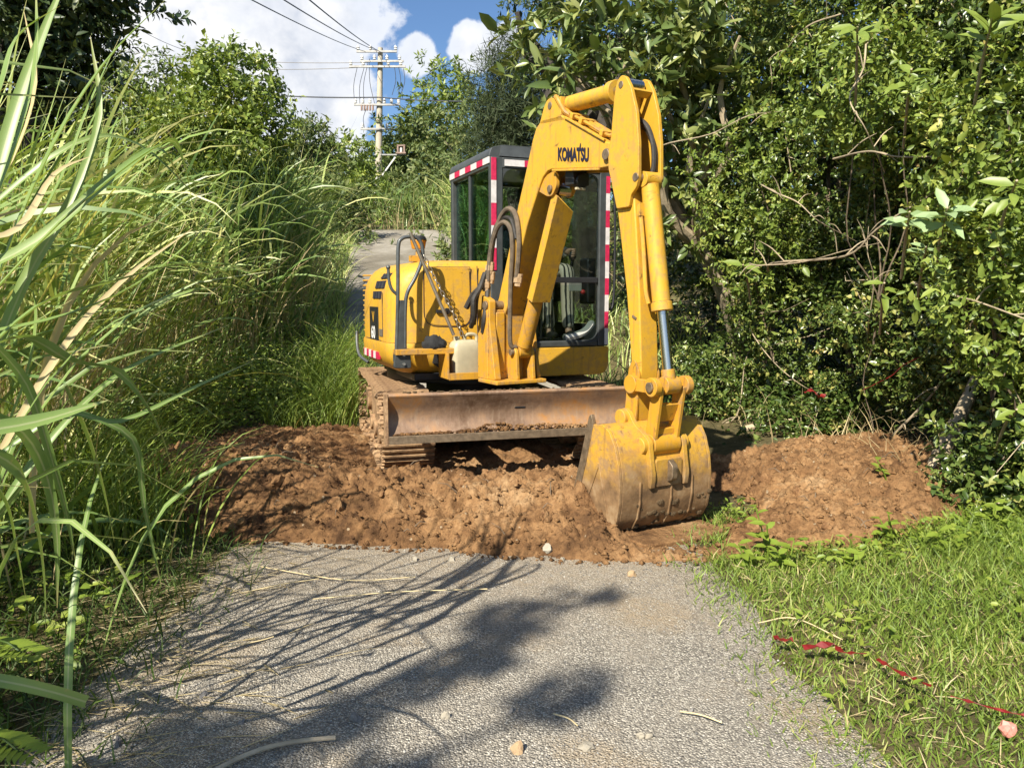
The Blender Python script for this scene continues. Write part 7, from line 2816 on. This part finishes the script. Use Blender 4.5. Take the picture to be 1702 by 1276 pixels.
for (xa, ya, xb, yb) in ((-1.1, 113, -1.2, 176), (-.75, 113, -.95, 176), (-.55, 104, -.75, 176), (.75, 113, .65, 160), (.95, 113, .95, 160), (1.2, 116, 1.1, 158), (-.6, 180, -.7, 216), (-.5, 100, -.2, 176)):
    a, b_ = pp_(zpx(ya), xa, -.2), pp_(zpx(yb), xb, -.2)
    MB().tube(spline([a, a.lerp(b_, .5) + Vector((.12 * (1 if xa > 0 else -1), 0, 0)), b_], 5), .016, 5).build('jumper_wire', 'wire', pole)

WG = 'power lines at the pole'


def wire(a, b, sag, r, label, mat='wire'):
    a, b = Vector(a), Vector(b)
    n_ = 24
    pts = [a.lerp(b, i / n_) - Vector((0, 0, sag * 4 * (i / n_) * (1 - i / n_))) for i in range(n_ + 1)]
    tag(MB().tube(pts, r, 5).build('power_line', mat), label, 'power line', WG)


def wp(px, py, d):
    return at(px, py, d)


wire(wp(607, 86, 39.8), wp(380, -20, 14), 0.1, .013, 'leftmost of the three lines climbing from the pole to the top edge')
wire(wp(625, 84, 39.8), wp(440, -20, 14), 0.1, .014, 'middle of the three lines climbing from the pole to the top edge')
wire(wp(635, 88, 39.8), wp(490, -20, 14), 0.1, .015, 'rightmost of the three lines climbing from the pole to the top edge')
wire(wp(612, 104, 39.8), wp(120, 72, 44), 0.35, .016, 'upper level line running left from the pole', 'wire_light')
wire(wp(605, 112, 39.8), wp(120, 88, 44), 0.40, .016, 'lower level line running left from the pole', 'wire_light')
wire(wp(628, 162, 39.7), wp(330, 148, 42), 0.15, .035, 'thick dark cable running left from the pole')
wire(wp(628, 162, 39.7), wp(860, 168, 38), 0.10, .030, 'thick dark cable running right from the pole into the trees')
wire(wp(150, -5, 25), wp(330, 90, 34), 0.25, .010, 'thin line crossing the cloud at the upper left', 'wire_light')

# ------------------------------------------------------------------ tree behind the photographer whose branch shades the lane
SUNV = -ldir
tp = [((0.0, 3.14), 9.0, .20, .13), ((-0.12, 2.82), 9.0, .17, .10), ((0.18, 2.53), 9.0, .14, .13), ((-1.0, 2.27), 9.2, .26, .10), ((-0.57, 2.40), 9.1, .18, .08), ((0.40, 3.46), 8.8, .10, .05), ((-0.33, 2.62), 9.0, .14, .06), ((-0.95, 2.0), 9.2, .40, .16), ((-0.3, 2.05), 9.1, .30, .10), ((-1.7, 2.3), 9.2, .4, .25), ((0.22, 3.40), 8.9, .10, .05)]
blobs = []
for (gx_, gy_), d, ra, rb in tp:
    c = Vector((gx_, gy_, 0)) + SUNV * d
    blobs.append((tuple(c), (ra * .72, rb * .72, rb * .72)))
cen = sum((Vector(b_[0]) for b_ in blobs), Vector()) / len(blobs)
tb_ = (cen.x - 2.6, cen.y - 1.4)
root = empty('shade_tree', (tb_[0], tb_[1], zgf(*tb_)))
tag(root, 'tree behind the photographer whose branch throws the shadow on the lane', 'tree')
rgq = random.Random(8)
woody((0, 0, -.1), [Vector(b_[0]) - root.location for b_ in blobs], .055, rgq, .80, .10).build('trunk', 'bark_brown', root)
me = crown_mesh('crown', 97, blobs, 520, 8, .085, .04, .08, upbias=.8, cheap=True, gap=0, shell=.5, cull=0)
co = np.empty(len(me.vertices) * 3, dtype=np.float32)
me.vertices.foreach_get('co', co)
me.vertices.foreach_set('co', (co.reshape(-1, 3) - np.array(root.location, dtype=np.float32)).ravel())
me.update()
link_mesh('crown', me, 'leaf_big', root)
